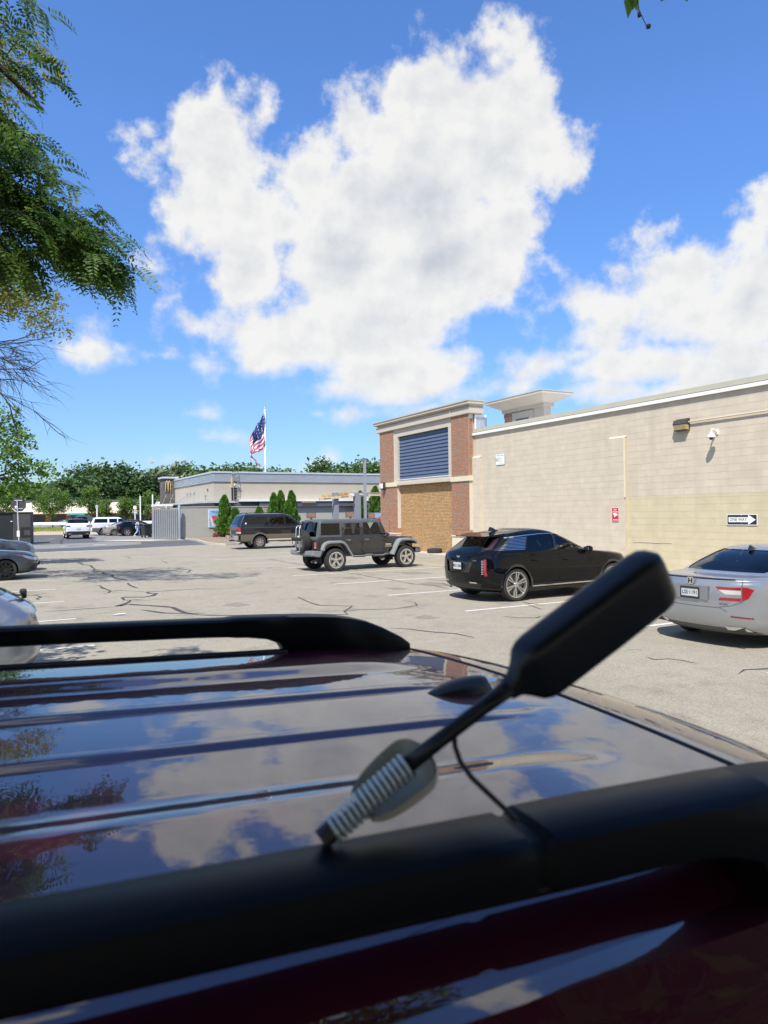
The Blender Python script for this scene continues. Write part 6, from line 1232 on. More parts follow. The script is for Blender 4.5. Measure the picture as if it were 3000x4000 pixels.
# person walking to the right
def skin(name, pts, edges, rad, m, parent, sub=1):
    me = bpy.data.meshes.new(name); me.from_pydata(pts, edges, []); o = bpy.data.objects.new(name, me); COL.objects.link(o); o.parent = parent
    md_ = o.modifiers.new('s', 'SKIN'); sv = me.skin_vertices[0].data
    for v, r in zip(sv, rad): v.radius = (r, r) if not isinstance(r, tuple) else r
    sv[0].use_root = True; ss_ = o.modifiers.new('d', 'SUBSURF'); ss_.levels = sub; ss_.render_levels = sub
    dg = bpy.context.evaluated_depsgraph_get(); nm = bpy.data.meshes.new_from_object(o.evaluated_get(dg)); o.modifiers.clear(); o.data = nm; nm.materials.clear(); nm.materials.append(m)
    for p in nm.polygons: p.use_smooth = True
    return o
pe = empty('person', NU(11.15, 71.4), TH + .15, 'person in white top and light blue jeans walking past parked cars', 'person')
M_SKIN = mat('skin', (.16, .085, .055), .6); M_JEAN = mat('pale_denim', (.34, .46, .62), .8, var=(20, .1)); M_TOP = mat('white_top', (.72, .72, .72), .8); M_HAIR = mat('dark_hair', (.012, .010, .009), .7)
J = {'pel': (0, 0, .93), 'w': (.02, 0, 1.08), 'ch': (.03, 0, 1.26), 'nk': (.05, 0, 1.42), 'hd': (.07, 0, 1.53), 'ht': (.07, 0, 1.62), 'lh': (0, .09, .90), 'lk': (.20, .09, .52), 'la': (.22, .10, .10), 'lt': (.36, .10, .05), 'rh': (0, -.09, .90), 'rk': (-.05, -.09, .50), 'ra': (-.36, -.09, .16), 'rt': (-.27, -.09, .04),
     'ls': (.02, .17, 1.36), 'le': (-.10, .21, 1.12), 'lw': (-.02, .20, .90), 'lf': (.01, .20, .82), 'rs': (.02, -.17, 1.36), 're': (.05, -.21, 1.12), 'rw': (.20, -.19, .96), 'rf': (.26, -.18, .92)}
ks = list(J); ed = [('pel', 'w'), ('w', 'ch'), ('ch', 'nk'), ('nk', 'hd'), ('hd', 'ht'), ('pel', 'lh'), ('lh', 'lk'), ('lk', 'la'), ('la', 'lt'), ('pel', 'rh'), ('rh', 'rk'), ('rk', 'ra'), ('ra', 'rt'), ('ch', 'ls'), ('ls', 'le'), ('le', 'lw'), ('lw', 'lf'), ('ch', 'rs'), ('rs', 're'), ('re', 'rw'), ('rw', 'rf')]
RD = dict(pel=.13, w=.11, ch=.13, nk=.05, hd=.085, ht=.07, lh=.09, lk=.06, la=.04, lt=.035, rh=.09, rk=.06, ra=.04, rt=.035, ls=.06, le=.042, lw=.03, lf=.035, rs=.06, re=.042, rw=.03, rf=.035)
skin('body', [J[k] for k in ks], [(ks.index(a), ks.index(c)) for a, c in ed], [RD[k] for k in ks], M_SKIN, pe)
def sub(keys, edges, scale, name, m): ed_ = [(keys.index(a), keys.index(c)) for a, c in edges]; skin(name, [J[k] for k in keys], ed_, [RD[k] * scale for k in keys], m, pe)
sub(['pel', 'lh', 'lk', 'la', 'rh', 'rk', 'ra'], [('pel', 'lh'), ('lh', 'lk'), ('lk', 'la'), ('pel', 'rh'), ('rh', 'rk'), ('rk', 'ra')], 1.22, 'jeans', M_JEAN)
sub(['w', 'ch', 'nk', 'ls', 'le', 'rs', 're'], [('w', 'ch'), ('ch', 'nk'), ('ch', 'ls'), ('ls', 'le'), ('ch', 'rs'), ('rs', 're')], 1.18, 'top', M_TOP)
b = MB(); b.lathe([(0, .13), (.06, .12), (.10, .06), (.105, 0), (.09, -.10), (.05, -.16), (0, -.17)], 14, M=Matrix.Translation((.045, 0, 1.56))); b.build('hair', M_HAIR, pe, smooth=True)
for k_, (x, y, z) in enumerate(((.30, .10, .04), (-.30, -.09, .08))):
    b = MB(); b.bbox(x - .10, x + .13, y - .05, y + .05, z - .04, z + .05, .02); b.build('shoe', M_TOP, pe)
# grass bank, guard rail
def gsheet(name, pts, m, **kw): b = MB(); b.add(pts, [tuple(range(len(pts)))]); return b.build(name, m, **kw)
M_GRASS = mat('dry_grass_ground', (.20, .21, .045), .95, var=(.9, .3), bump=(25, .8)); M_VERGE = mat('verge_sand', (.42, .34, .22), .95, var=(2, .2))
gsheet('verge', [(-80, 76, .0), (-33, 80, .0), (-22, 93, 0), (-22, 97, .3), (-34, 93, .32), (-80, 84.5, .32)], M_VERGE, kind='structure')
gsheet('grass_bank', [(-80, 81, .12), (-36, 87.5, .10), (-26, 93, .10), (-24, 102, .55), (-80, 96, .55)], M_GRASS, kind='structure')
gsheet('highway_bed', [(-140, 92.0, .50), (10, 108, .50), (10, 128, .55), (-140, 128, .55)], A_MID, kind='structure')
def grass(name, x0, x1, y0, y1, z0, z1, n, h, m, label):
    vs, fs = [], []
    for i in range(n):
        x = random.uniform(x0, x1); q = random.random(); y = y0 + (y1 - y0) * q + (x - x0) * .12; z = z0 + (z1 - z0) * q; a = random.uniform(0, 3.14); w = .03; hh = h * random.uniform(.5, 1.4); dx, dy = math.cos(a) * w, math.sin(a) * w; o = len(vs)
        vs += [(x - dx, y - dy, z), (x + dx, y + dy, z), (x + random.uniform(-.1, .1), y + random.uniform(-.1, .1), z + hh)]; fs.append((o, o + 1, o + 2))
    b = MB(); b.add(vs, fs); return b.build(name, m, kind='stuff', label=label)
grass('grass', -62, -27, 84, 93, .12, .5, 9000, .28, mat('grass_blade', (.22, .26, .05), .9, var=(.6, .3)), 'yellow green grass on the bank below the guard rail')
gr_ = empty('guard_rail', (-46, 95, .5), math.atan2(16, 150), 'long galvanised guard rail above the grass bank', 'guard rail')
for z in (.42, .62):
    b = MB(); b.prism([(.0, z), (-.05, z + .03), (-.05, z + .07), (0, z + .10), (-.05, z + .13), (-.05, z + .17), (0, z + .2)][::-1], -40, 26, 'x') if False else b.prism([(-.05, z), (-.08, z + .04), (-.05, z + .08), (-.08, z + .12), (-.05, z + .16), (-.03, z + .16), (-.03, z)], -40, 26, 'x'); b.build('rail_beam', mat('rail_zinc', (.45, .50, .52), .45, .5), gr_)
for k in range(17):
    b = MB(); b.box(-36 + 3.8 * k, -35.88 + 3.8 * k, -.02, .1, -.4, .75); b.build('post', M_GALV, gr_)
# row of shops behind the road
shp = empty('shop_row', (-56, 146, 0), R(6), 'far row of brick shops with beige roofs and teal awnings', 'building')
M_FBR = mat('far_brick', (.30, .13, .075), .9, var=(2, .2)); M_BEIGER = mat('beige_roof', (.55, .47, .36), .9, var=(.8, .08)); M_TEAL = mat('teal_awning', (.05, .22, .22), .7); M_FGL = mat('far_glass', (.02, .024, .03), .15)
b = MB(); b.box(-34, 30, 0, 12, 0, 2.6); b.build('wall', M_FBR, shp)
b = MB(); b.prism([(-1.6, 2.62), (.6, 4.9), (12, 4.9), (12, 2.62)], -34, 30, 'x'); b.build('roof', M_BEIGER, shp); b = MB(); b.box(-34, 30, .5, 12, 4.91, 5.35); b.build('roof_edge', M_GREYD, shp)
for k in range(16):
    x = -32 + 4 * k; b = MB(); b.box(x, x + 2.9, -.06, -.005, .3, 2.3); b.build('window', M_FGL, shp)
    if k % 3 == 0:
        b = MB(); b.prism([(-1.9, 2.3), (-.02, 3.2), (-.02, 2.3)], x - .3, x + 3.2, 'x'); b.build('awning', M_TEAL, shp)
b = MB(); b.box(-33.5, -32.6, -.5, -.01, 0, 3.8); b.build('brick_pier', M_FBR, shp); b = MB(); b.box(6, 14, -.9, .3, 2.7, 4.7); b.build('gable', M_WHITE, shp)
# sign poles and small posts by the road
for k, (x, y, zt, w, col, lab) in enumerate(((-45.2, 91, 3.9, .22, (.62, .64, .66), 'pale grey utility stub beside the leftmost roadside bush'), (-40.0, 99, 3.6, .18, (.6, .62, .64), 'pale sign post above the passing grey car'), (-34.0, 97, 3.4, .14, (.6, .6, .55), 'slim pale post between the small roadside trees'), (-31.9, 93, 4.6, .14, (.66, .68, .66), 'white post left of the entrance canopy'), (-30.6, 94, 4.8, .16, (.6, .66, .66), 'white post nearest the entrance canopy'))):
    p_ = empty('roadside_post', (x, y, 0), 0, lab, 'post', 'roadside posts'); b = MB(); b.box(-w / 2, w / 2, -.05, .05, 0, zt); b.build('pole', mat('post_%d' % k, col, .6), p_)
    if k in (1, 2): b = MB(); b.box(-.2, .2, -.07, -.052, zt - .45, zt - .05); b.build('plate', M_SIGN if k == 2 else M_GALV, p_)
# overhead wires
for k, z in enumerate((9.6, 8.1)):
    b = MB(); b.tube([(-90 + 10 * i, 128, z - .9 * math.sin(math.pi * i / 9)) for i in range(10)], .014, 5); b.build('overhead_wire', M_DARK, label=('upper black cable strung across the sky above the far trees', 'lower black cable strung across the sky above the far trees')[k], cat='cable')
# ------------------------------------------------------------------ trees and plants
import numpy as np
rng = np.random.default_rng(11)
def leaf_mat(name, cols, trans=0.35, nscale=.8):
    m = bpy.data.materials.new(name); m.use_nodes = True; t = m.node_tree; t.nodes.clear(); L = t.links.new
    g = t.nodes.new('ShaderNodeNewGeometry'); cr = t.nodes.new('ShaderNodeValToRGB'); e = cr.color_ramp.elements
    e[0].color = (*cols[0], 1); e[1].color = (*cols[-1], 1)
    for i in range(1, len(cols) - 1): q = e.new(i / (len(cols) - 1)); q.color = (*cols[i], 1)
    n = t.nodes.new('ShaderNodeTexNoise'); n.inputs['Scale'].default_value = nscale; n.inputs['Detail'].default_value = 3; L(g.outputs['Position'], n.inputs['Vector'])
    a = t.nodes.new('ShaderNodeMath'); a.operation = 'MULTIPLY_ADD'; L(g.outputs['Random Per Island'], a.inputs[0]); a.inputs[1].default_value = .55; 
    b = t.nodes.new('ShaderNodeMath'); b.operation = 'MULTIPLY_ADD'; L(n.outputs['Fac'], b.inputs[0]); b.inputs[1].default_value = 1.5; b.inputs[2].default_value = -.52; L(b.outputs[0], a.inputs[2]); L(a.outputs[0], cr.inputs[0])
    d = t.nodes.new('ShaderNodeBsdfPrincipled'); d.inputs['Roughness'].default_value = .5; d.inputs['Specular IOR Level'].default_value = .35; L(cr.outputs[0], d.inputs['Base Color'])
    tr = t.nodes.new('ShaderNodeBsdfTranslucent'); hs = t.nodes.new('ShaderNodeHueSaturation'); hs.inputs['Value'].default_value = 1.5; hs.inputs['Hue'].default_value = .485; L(cr.outputs[0], hs.inputs['Color']); L(hs.outputs[0], tr.inputs[0])
    mx = t.nodes.new('ShaderNodeMixShader'); mx.inputs[0].default_value = trans; L(d.outputs[0], mx.inputs[1]); L(tr.outputs[0], mx.inputs[2])
    o = t.nodes.new('ShaderNodeOutputMaterial'); L(mx.outputs[0], o.inputs[0]); MATS[name] = m; return m
M_BARK = mat('bark', (.10, .08, .065), .9, var=(8, .3), bump=(25, .8)); M_TWIG = mat('twig', (.035, .028, .024), .9)
L_LOC = leaf_mat('locust_leaf', [(.04, .09, .018), (.062, .13, .024), (.095, .18, .03), (.17, .28, .045)], .42, 1.3)
L_YEL = leaf_mat('yellowing_leaf', [(.08, .12, .02), (.16, .18, .025), (.26, .22, .03), (.10, .15, .02)], .35, 1.2)
L_MAP = leaf_mat('maple_leaf', [(.035, .09, .012), (.07, .16, .02), (.13, .25, .025), (.19, .30, .035)], .35, .9)
L_LIM = leaf_mat('light_leaf', [(.05, .11, .02), (.09, .17, .03), (.13, .22, .04), (.17, .26, .05)], .3, .5)
L_OAK = leaf_mat('oak_leaf', [(.03, .068, .022), (.045, .095, .028), (.068, .13, .036), (.10, .175, .045)], .2, .25)
L_FAR = leaf_mat('far_leaf', [(.045, .09, .028), (.07, .13, .036), (.10, .17, .045), (.14, .22, .06)], .2, .2)
L_ARB = leaf_mat('arborvitae', [(.045, .115, .02), (.07, .165, .025), (.11, .23, .03), (.16, .30, .035)], .2, 3.0)
L_BUSH = leaf_mat('bush_leaf', [(.07, .16, .02), (.11, .23, .03), (.16, .30, .05)], .3, 2.0); L_RED = leaf_mat('red_petals', [(.25, .02, .04), (.40, .05, .08), (.10, .05, .03)], .2, 6)
def quads(P, A, Bv, name, m, parent=None, **kw):
    """leaf faces: centres P, half axes A (length) and Bv (width): pointed diamonds"""
    n = len(P); V = np.empty((n, 4, 3)); V[:, 0] = P - A; V[:, 1] = P + Bv - A * .1; V[:, 2] = P + A; V[:, 3] = P - Bv - A * .1
    return raw_quads(V, name, m, parent, **kw)
def raw_quads(V, name, m, parent=None, **kw):
    n = len(V); me = bpy.data.meshes.new(name); me.vertices.add(n * 4); me.vertices.foreach_set('co', np.ascontiguousarray(V.reshape(-1), dtype=np.float32)); me.loops.add(n * 4); me.loops.foreach_set('vertex_index', np.arange(n * 4, dtype=np.int32))
    me.polygons.add(n); me.polygons.foreach_set('loop_start', np.arange(0, n * 4, 4, dtype=np.int32)); me.update(calc_edges=True); me.materials.append(m)
    return link(name, me, parent, **kw)
def unit(n): v = rng.normal(size=(n, 3)); return v / np.linalg.norm(v, axis=1, keepdims=True)
def leaves_in(blobs, n, size, aspect=.5, droop=.3, shellw=.55):
    """leaf centres in a union of ellipsoids, thicker towards their skins, gathered in tufts"""
    vol = np.array([b[3] * b[4] * b[5] for b in blobs]) ** .72; pr = vol / vol.sum(); Ps = []
    for b, q in zip(blobs, pr):
        k = max(4, int(n * q / 14)); d = unit(k); r = shellw + (1.05 - shellw) * rng.random((k, 1)) ** .7; c = np.array(b[:3]) + d * r * np.array(b[3:6]); tuft = c.repeat(14, 0) + rng.normal(size=(k * 14, 3)) * size * 1.5; Ps.append(tuft)
    P = np.concatenate(Ps); A = unit(len(P)); A[:, 2] = A[:, 2] * .6 - droop; A /= np.linalg.norm(A, axis=1, keepdims=True)
    Bv = np.cross(A, unit(len(P))); Bv /= np.linalg.norm(Bv, axis=1, keepdims=True) + 1e-9; s = size * (.6 + .8 * rng.random((len(P), 1)))
    return P, A * s, Bv * s * aspect
def trunk_mesh(base, top, r0, limbs, r1=.6):
    b = MB(); base, top = Vector(base), Vector(top); mid = base.lerp(top, .5) + Vector((random.uniform(-.1, .1), random.uniform(-.1, .1), 0)); b.tube([base, base.lerp(top, .08), mid, top], [r0 * 1.25, r0, r0 * .85, r0 * r1], 10)
    for e in limbs:
        e = Vector(e); m1 = top.lerp(e, .45) + Vector((0, 0, .12 * (e - top).length)); b.tube([top.lerp(base, .15), m1, e], [r0 * .5, r0 * .3, r0 * .08], 7)
    return b
def tree(name, base, h_tr, r_tr, blobs, n, size, m, label, group=None, cat='tree', aspect=.5, limbs=True, droop=.3):
    """blobs relative to the base"""
    root = empty(name, base, 0, label, cat, group); trunk_mesh((0, 0, -.2), (0, 0, h_tr), r_tr, [bl[:3] for bl in blobs] if limbs else []).build('trunk', M_BARK, root, smooth=True)
    P, A, Bv = leaves_in(blobs, n, size, aspect, droop); quads(P, A, Bv, 'crown', m, root); return root
def crown(h0, h1, w, k, lean=(0, 0), flat=1.0):
    """blob list for a rounded crown between heights h0 and h1"""
    out = [(lean[0], lean[1], (h0 + h1) / 2, w * .62, w * .62 * flat, (h1 - h0) * .42)]
    for i in range(k):
        a = 2 * math.pi * (i + random.random() * .6) / k; q = random.random(); z = h0 + (h1 - h0) * (.18 + .70 * q); rr_ = w * (.72 - .38 * abs(q - .35)); s = w * random.uniform(.26, .42)
        out.append((lean[0] + math.cos(a) * rr_, lean[1] + math.sin(a) * rr_ * flat, z, s, s * flat, s * random.uniform(.7, .95)))
    return out
# far woods: individual crowns behind the restaurant and the shops
FAR = [(-70, 168, 13.3, 6.5, 0), (-63.5, 166, 14.2, 6.8, 0), (-57.5, 170, 11.8, 6, 0), (-52, 172, 13.5, 6.0, 2), (-46, 175, 13.8, 6.5, 1), (-38.5, 178, 14.0, 6.3, 1), (-32, 180, 14.2, 6.0, 1), (-76, 160, 9.5, 6, 1), (-84, 162, 9.5, 6, 1), (-13, 172, 14.3, 6.5, 1), (-6, 174, 14.6, 6, 1), (-90, 168, 8.5, 6, 0), (-66, 152, 9, 4.6, 0), (2, 178, 14.2, 6, 1), (-98, 150, 8, 5, 1), (-25, 183, 12.6, 6, 1), (-43, 165, 9.5, 5, 0)]
LBF = ['dense dark oak rising left of the tallest far oak', 'tallest dark oak of the far wood left of the restaurant', 'dark oak on the right shoulder of the tallest far oak', 'pale grey green tree above the sign tower', 'far tree just right of the pale grey green tree', 'far tree above the ribbed parapet corner', 'far tree above the roof ladder gap', 'lower far tree behind the roadside lime trees', 'far tree half hidden behind the maple boughs', 'rounded far tree right of the lamp post head', 'far tree touching the brick pier', 'low far tree at the left end behind the black container', 'mid-distance oak over the beige shop roofs', 'far tree behind the brick bay', 'far tree beyond the left edge boughs', 'far tree right behind the flagpole foot', 'dark tree between the shop roofs and the sign tower']
for (x, y, h, w, k), lb in zip(FAR, LBF):
    tree('oak_tree' if k == 0 else 'far_tree', (x, y, 0), h * .35, .35, crown(h * .22, h, w, 11), 3600, .55, (L_OAK, L_FAR, leaf_mat('pale_leaf', [(.10, .14, .06), (.15, .19, .09), (.2, .24, .12)], .2, .3) if 'pale_leaf' not in MATS else MATS['pale_leaf'])[k], lb, 'far wood', droop=.1, limbs=False)
# row of young limes in front of the shops
for (x, y, h, w, lb) in ((-48.5, 104, 6.4, 2.7, 'widest light green roadside tree above the passing grey car'), (-43.6, 106, 6.6, 2.0, 'upright light green tree behind the white luxury SUV'), (-40.4, 103, 4.4, 1.0, 'thin young tree before the beige shop roof'), (-37.7, 104, 4.6, 1.5, 'small round tree above the black crossover'), (-35.0, 105, 5.4, 1.7, 'light green tree beside the sign tower'), (-31.9, 108, 7.2, 2.3, 'tall light green tree next to the stone sign tower'), (-53.5, 100, 5.0, 1.7, 'light green tree behind the stop sign post')):
    tree('young_tree', (x, y, .3), h * .4, .10, crown(h * .22, h, w, 9), int(2300 * w), .125, L_LIM, lb, 'young trees along the road')
for (x, y, h, w, lb) in ((-43.8, 84.5, 1.5, 1.0, 'leafy weed bush at the left end of the grass bank'), (-41.5, 101, 1.6, 2.2, 'low green hedge right of the white luxury SUV'), (-46.4, 85, 1.3, .8, 'bush beside the black container on the grass')):
    tree('roadside_bush', (x, y, .1), .4, .04, crown(.05, h, w, 6), 1300, .10, L_BUSH, lb, 'roadside bushes', cat='bush')
for (n, u, w, h, lb) in ((15.5, 59.0, .32, .40, 'leftmost clump of red bedding flowers by the grey wall'), (16.35, 58.6, .38, .42, 'middle clump of red bedding flowers by the grey wall'), (16.75, 58.2, .36, .46, 'red bedding flowers beside the tall evergreen')):
    p = NU(n, u, .14); tree('flower_clump', p, .1, .01, crown(.02, h, w, 5), 420, .045, L_RED, lb, 'red bedding flowers', cat='flowers', limbs=False)
# arborvitae: flame-shaped evergreens
def arb(n, u, h, w, lb):
    root = empty('arborvitae', NU(n, u, .13), 0, lb, 'evergreen', 'evergreens by the restaurant'); b = MB(); b.tube([(0, 0, 0), (0, 0, h * .8)], [.05, .01], 6); b.build('trunk', M_BARK, root)
    k = int(1300 * h * w ** .5 * 1.7); z = rng.random(k) ** 1.15; prof = (np.minimum(1, (z + .02) * 6) ** .5) * (1 - z) ** .52; w = w * 1.22; a = rng.random(k) * 2 * np.pi; lump = 1 + .20 * np.sin(a * 3 + z * 11 + n * 7) + .15 * np.sin(a * 5 - z * 19 + n * 3) + .10 * np.sin(a * 2 + z * 37)
    r = w * prof * lump * (.62 + .40 * rng.random(k) ** .5); P = np.stack([r * np.cos(a), r * np.sin(a), z * h * .96 + .05], 1); A = np.stack([np.cos(a) * .5, np.sin(a) * .5, np.ones(k)], 1) + rng.normal(size=(k, 3)) * .28; A /= np.linalg.norm(A, axis=1, keepdims=True)
    Bv = np.cross(A, unit(k)); Bv /= np.linalg.norm(Bv, axis=1, keepdims=True); s = .085 + .05 * rng.random((k, 1)); quads(P, A * s * 1.5, Bv * s * .5, 'crown', L_ARB, root)
arb(16.25, 59.0, 3.55, .62, 'tall evergreen partly covering the drinks poster'); arb(17.0, 58.5, 2.45, .62, 'shorter evergreen leaning on the tall one by the poster')
arb(19.3, 59.2, 2.5, .55, 'low rounded evergreen above the dark long SUV'); arb(20.5, 58.8, 3.75, .55, 'evergreen in the middle clump, left spire'); arb(21.2, 59.0, 3.95, .55, 'evergreen in the middle clump, centre spire'); arb(22.15, 58.9, 3.95, .60, 'evergreen in the middle clump, right spire'); arb(21.7, 58.4, 3.1, .55, 'evergreen in front of the middle clump')
arb(32.55, 62.9, 4.6, .75, 'broad evergreen between the lamp post and the brick pier'); arb(31.0, 63.2, 4.1, .55, 'thin evergreen just left of the lamp post')
# maple on the left, mid distance
tree('maple_tree', (-17.6, 29.5, 0), 2.6, .20, [(.3, 0, 5.6, 1.5, 1.5, .75), (1.6, .3, 5.9, .75, .8, .35), (2.3, .2, 5.2, .75, .8, .33), (1.5, 0, 4.6, 1.2, 1.2, .5), (2.7, .3, 4.15, .9, .8, .33), (3.4, .2, 3.95, .55, .6, .2), (1.7, 0, 3.45, 1.2, 1.0, .42), (2.6, .2, 3.15, .8, .8, .3), (.5, 0, 3.0, 1.3, 1.3, .5), (-1, 0, 5, 1.5, 1.5, 1.5), (2.0, .2, 6.45, .5, .5, .2), (-.8, -.6, 3.6, 1.5, 1.5, 1)], 9500, .085, L_MAP, 'sunlit bright green maple at the left edge', None)
# yellowing tree with bare twigs, whose shade falls across the lot
yt = empty('yellowing_tree', (-14.3, 20.0, 0), 0, 'yellowing honey locust with bare drooping twigs at the left edge', 'tree')
trunk_mesh((0, 0, -.2), (.2, 0, 4.2), .17, [(2.2, .2, 7.6), (3.2, .3, 7.0), (1.0, 1.2, 8.4), (-1.5, 0, 7.6), (2.4, -.8, 6.4)]).build('trunk', M_BARK, yt, smooth=True)
P, A, Bv = leaves_in([(3.4, .0, 8.2, 1.1, 1, .4), (3.6, .1, 8.55, 1.0, 1.0, .38), (4.2, .2, 7.95, .9, 1.0, .32), (4.8, .2, 7.40, .75, .8, .24), (2.2, 0, 8.0, 1.2, 1.2, .6), (.8, 0, 8.4, 1.8, 1.8, .9), (-1.4, 0, 8.0, 2, 2, 1.1), (3.6, 1.0, 8.6, 1.2, 1.4, .35), (5.2, -4.3, 11.6, 1.3, 1.3, .5), (6.3, -4.2, 12.2, 1.0, 1.0, .4), (4.2, -3.8, 11.0, 1.2, 1.2, .5), (3.2, -3.2, 9.6, 1.3, 1.2, .5)], 19000, .06, .34); quads(P, A, Bv, 'crown', L_YEL, yt)
b = MB()
def twig(p, d, l, r, depth):
    pts = [p]; d = d.normalized()
    for i in range(4): d = (d + Vector((random.uniform(-.22, .22), random.uniform(-.22, .22), random.uniform(-.20, .10)))).normalized(); pts.append(pts[-1] + d * l / 4)
    b.tube(pts, [r, r * .85, r * .7, r * .5, r * .25], 4, cap=False)
    if depth:
        for k in range(4): q = random.choice((1, 2, 3)); twig(pts[q], d + Vector((random.uniform(-.8, .8), random.uniform(-.8, .8), random.uniform(-.6, .4))), l * random.uniform(.45, .7), r * .55, depth - 1)
for k in range(15):
    twig(Vector((2.2 + random.uniform(-.2, .8), random.uniform(-.6, .6), random.uniform(6.0, 7.2))), Vector((1.0, random.uniform(-.3, .3), random.uniform(-.55, .30))), random.uniform(1.5, 2.7), .022, 2)
b.build('bare_twigs', M_TWIG, yt, kind='stuff')
# near honey locust, overhanging from the left and over the camera
lt = empty('locust_tree', (-5.4, .4, 0), 0, 'near honey locust with dark feathery leaves hanging from the left', 'tree')
LO = Vector((-5.4, .4, 0))
def rel(l): return [Vector(p) - LO for p in l]
limbs = [[(-5.4, .4, -.1), (-5.4, .4, 1.5), (-5.3, .5, 2.9)], [(-5.3, .5, 2.9), (-4.9, 2.2, 4.4), (-4.1, 3.9, 4.95), (-3.2, 5.2, 4.75), (-2.55, 5.6, 4.35), (-2.12, 5.65, 4.0)], [(-5.3, .5, 2.9), (-4.8, 2.2, 5.3), (-3.8, 4.4, 5.9), (-3.0, 5.4, 5.6), (-2.6, 5.5, 5.2)], [(-4.1, 3.9, 4.95), (-3.5, 5.0, 4.3), (-2.9, 5.5, 3.95)], [(-5.3, .5, 2.9), (-4.0, -.3, 5.6), (-2.2, -1.8, 6.6), (-.3, -2.8, 6.7), (1.6, -2.6, 6.8)], [(-2.2, -1.8, 6.6), (.2, -.6, 6.6), (1.0, 1.2, 5.4), (.90, 2.5, 4.25)], [(-4.8, 2.2, 5.3), (-5.0, 5.2, 5.6), (-4.6, 7.0, 5.3)], [(-5.3, .5, 2.9), (-6.5, 1.5, 5.5), (-7.5, 2.5, 6.5)], [(-3.8, 4.4, 5.9), (-3.1, 5.3, 6.1)]]
radii = [(.20, .17, .14), (.10, .075, .055, .035, .02, .008), (.10, .07, .05, .03, .012), (.04, .025, .008), (.11, .09, .07, .045, .02), (.05, .035, .02, .007), (.06, .04, .015), (.09, .06, .03), (.03, .012)]
for pl, rd in zip(limbs, radii):
    b = MB(); b.tube(rel(pl), list(rd), 8); b.build('limb' if rd[0] < .15 else 'trunk', M_BARK if rd[0] > .09 else M_TWIG, lt, smooth=True)
def pinnate(cent, direc, n_pair, ll, name, m, wl=.30):
    """feather leaves: rachis at cent along direc, drooping, with pairs of pointed leaflets"""
    k = len(cent); out = []
    side = np.cross(direc, np.array([0, 0, 1.0])) + rng.normal(size=(k, 3)) * .35; side /= np.linalg.norm(side, axis=1, keepdims=True) + 1e-9
    L = .21 * (.7 + .6 * rng.random((k, 1)))
    for i in range(n_pair):
        q = (i + .6) / n_pair; c = cent + direc * L * q + np.array([0, 0, -1.0]) * L * q * q * .45; tang = direc + np.array([0, 0, -.9]) * q; tang /= np.linalg.norm(tang, axis=1, keepdims=True); s = ll * (math.sin(math.pi * (.18 + .72 * q)) ** .6)
        for sg in (1, -1):
            A = side * sg * .9 + tang * .5 + rng.normal(size=(k, 3)) * .10; A /= np.linalg.norm(A, axis=1, keepdims=True); W = tang - A * np.sum(tang * A, 1, keepdims=True); W /= np.linalg.norm(W, axis=1, keepdims=True); out.append(np.stack([c, c + A * s * .5 + W * s * wl * .5, c + A * s, c + A * s * .5 - W * s * wl * .5], 1))
    return raw_quads(np.concatenate(out), name, m, lt)
# leafy sprays: twigs with leaves, grouped in boughs
BO = [(-3.26, 5.35, 5.94, 0.306, 0.7, 0.5, 190), (-3.16, 5.45, 5.29, 0.324, 0.75, 0.3, 190), (-2.93, 5.5, 4.81, 0.324, 0.7, 0.2, 200), (-2.71, 5.6, 4.51, 0.36, 0.65, 0.2, 230), (-2.49, 5.65, 4.25, 0.27, 0.55, 0.18, 200), (-2.33, 5.65, 4.05, 0.18, 0.45, 0.13, 110), (-2.93, 5.45, 4.07, 0.234, 0.6, 0.16, 130), (-3.16, 5.35, 4.14, 0.27, 0.7, 0.34, 190), (-3.71, 5.1, 5.09, 0.45, 1.0, 0.9, 300), (-3.46, 5.3, 4.64, 0.36, 0.8, 0.5, 260), (-4.51, 6.6, 5.39, 0.63, 0.9, 0.6, 220), (-2.83, 5.55, 6.21, 0.108, 0.3, 0.1, 26), (-2.76, 5.5, 5.54, 0.108, 0.3, 0.12, 30)]
C, Dv = [], []; tw_ = MB()
for (x, y, z, rx, ry, rz_, cnt) in BO:
    for k in range(max(4, int(cnt / 5.8))):
        d = unit(1)[0]; p = np.array([x, y, z]) + d * np.array([rx, ry, rz_]) * rng.random() ** .4; dr = np.array([.55 + rng.random() * .6, rng.normal() * .4, -.25 + rng.normal() * .35]); dr /= np.linalg.norm(dr); l = .30 + .25 * rng.random()
        tw_.tube([Vector(p - dr * l * .6) - LO, Vector(p) - LO, Vector(p + dr * l * .4) - LO + Vector((0, 0, -.03))], [.006, .004, .0015], 4, cap=False)
        for j in range(7):
            q = -.5 + j / 6; C.append(p + dr * l * q * .9); e = dr + rng.normal(size=3) * .55 + np.array([.15, 0, -.45]); Dv.append(e / np.linalg.norm(e))
tw_.build('twigs', M_TWIG, lt, kind='stuff')
pinnate(np.array(C) - np.array(LO), np.array(Dv), 9, .064, 'leaves', L_LOC, wl=.34)
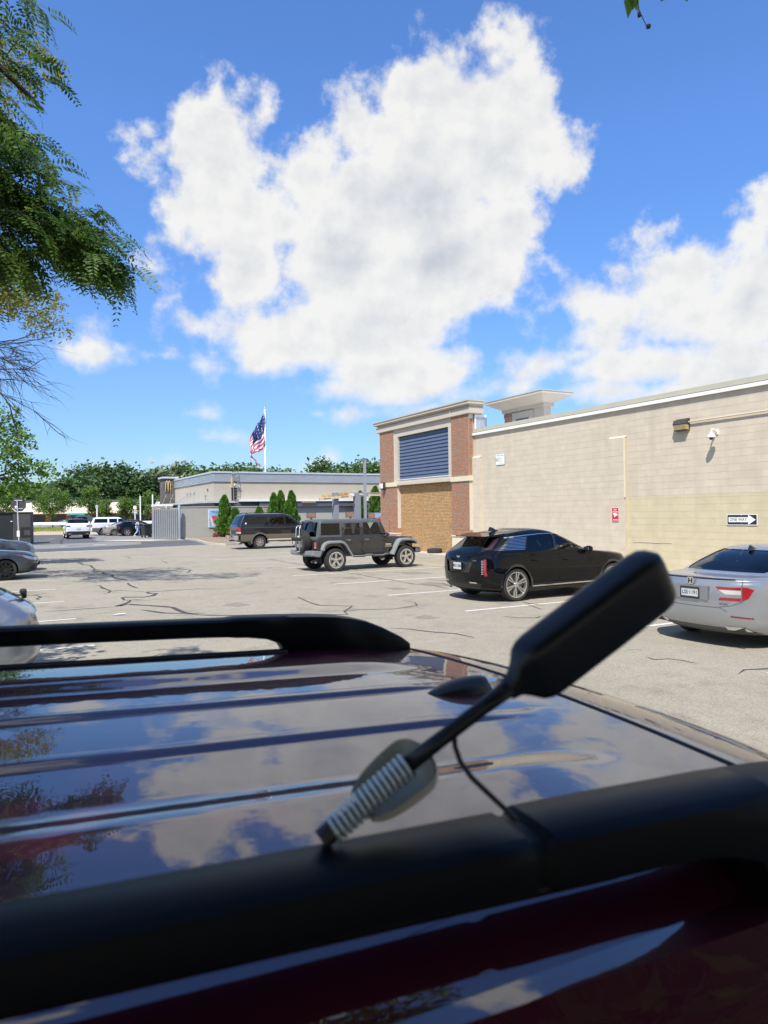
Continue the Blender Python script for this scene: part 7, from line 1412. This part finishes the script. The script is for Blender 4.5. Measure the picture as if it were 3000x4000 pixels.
# the part of the crown over the parked SUV (it shades the roof)
P, A, Bv = leaves_in([(-3.2, -.9, 7.0, 2.3, 2.2, .9), (-1.3, -2.4, 6.9, 2.3, 1.9, .9), (.6, -2.4, 7.0, 2.0, 1.8, .8), (-.4, -4.0, 6.8, 2.6, 1.6, .8), (-5.6, .3, 7.2, 1.8, 1.6, .9), (-2.6, -3.6, 7.2, 2.4, 2.0, 1.0), (2.2, -.9, 7.2, 1.6, 1.5, .6), (3.4, -2.2, 7.0, 1.8, 1.8, .7), (.5, .1, 7.4, 1.5, .9, .5), (-7.2, 6.6, 5.6, 1.5, 1.6, .8)], 34000, .085, .42, shellw=.15); quads(P - np.array(LO), A, Bv, 'upper_leaves', L_LOC, lt)
# the sprig that hangs into the top right of the view
sx_ = np.array([[.905, 2.55, 3.865], [.925, 2.55, 3.875], [.74, 2.55, 3.905], [1.045, 2.56, 3.90], [1.10, 2.56, 3.905], [.915, 2.54, 3.88]]); sd_ = np.array([[-.12, 0, -1], [.25, 0, -1], [-.6, 0, -.75], [-.7, 0, -.6], [.55, .1, -.7], [-.02, 0, -1.0]]); sl = np.array([.055, .045, .035, .035, .035, .048])[:, None]; sd_ = sd_ / np.linalg.norm(sd_, axis=1, keepdims=True)
sw = np.cross(sd_, np.array([0, 1.0, .2]))
for i in range(6): quads(sx_[i:i + 1] - np.array(LO), (sd_ * sl)[i:i + 1], (sw * sl * .38)[i:i + 1], 'hanging_leaf', L_LOC, lt)
b = MB(); b.tube(rel([(.90, 2.5, 4.25), (.925, 2.55, 3.93), (.94, 2.55, 3.84), (.965, 2.55, 3.785)]), [.004, .003, .002, .0015], 5); b.lathe([(0, .012), (.007, .006), (.007, -.006), (0, -.012)], 6, M=Matrix.Translation(Vector((.94, 2.55, 3.825)) - LO)); b.lathe([(0, .008), (.010, .003), (.008, -.006), (0, -.009)], 6, M=Matrix.Translation(Vector((.972, 2.55, 3.783)) - LO)); b.build('seed_stalk', M_TWIG, lt)

# unseen tree added behind the camera to darken reflections in the roof and rails
tree('added_rear_tree', (1.5, -6.5, 0), 2.6, .18, [(0, 0, 5.5, 2.6, 2.0, 1.6), (-2.4, .6, 5.0, 2.0, 1.6, 1.4), (2.6, .4, 5.0, 2.2, 1.6, 1.4), (0, 1.0, 3.6, 2.6, 1.2, .9), (-2.6, .6, 3.4, 1.8, 1.2, .8), (2.8, .6, 3.4, 1.8, 1.2, .8), (-5.0, 0, 4.6, 1.9, 1.6, 1.4), (5.2, 0, 4.6, 2.0, 1.6, 1.4), (0, 2, 7.0, 4, 2, 1), (4, 1.5, 7.2, 3, 2, 1), (5.6, 3.2, 4.4, 2.2, 2.0, 2.2), (8.5, 2.0, 4.5, 2.4, 2, 2.2), (-1, .5, 8.6, 4, 2.5, 1.2)], 21000, .24, L_LOC, 'unseen tree added behind the viewer to darken roof paint reflections', None)
# end
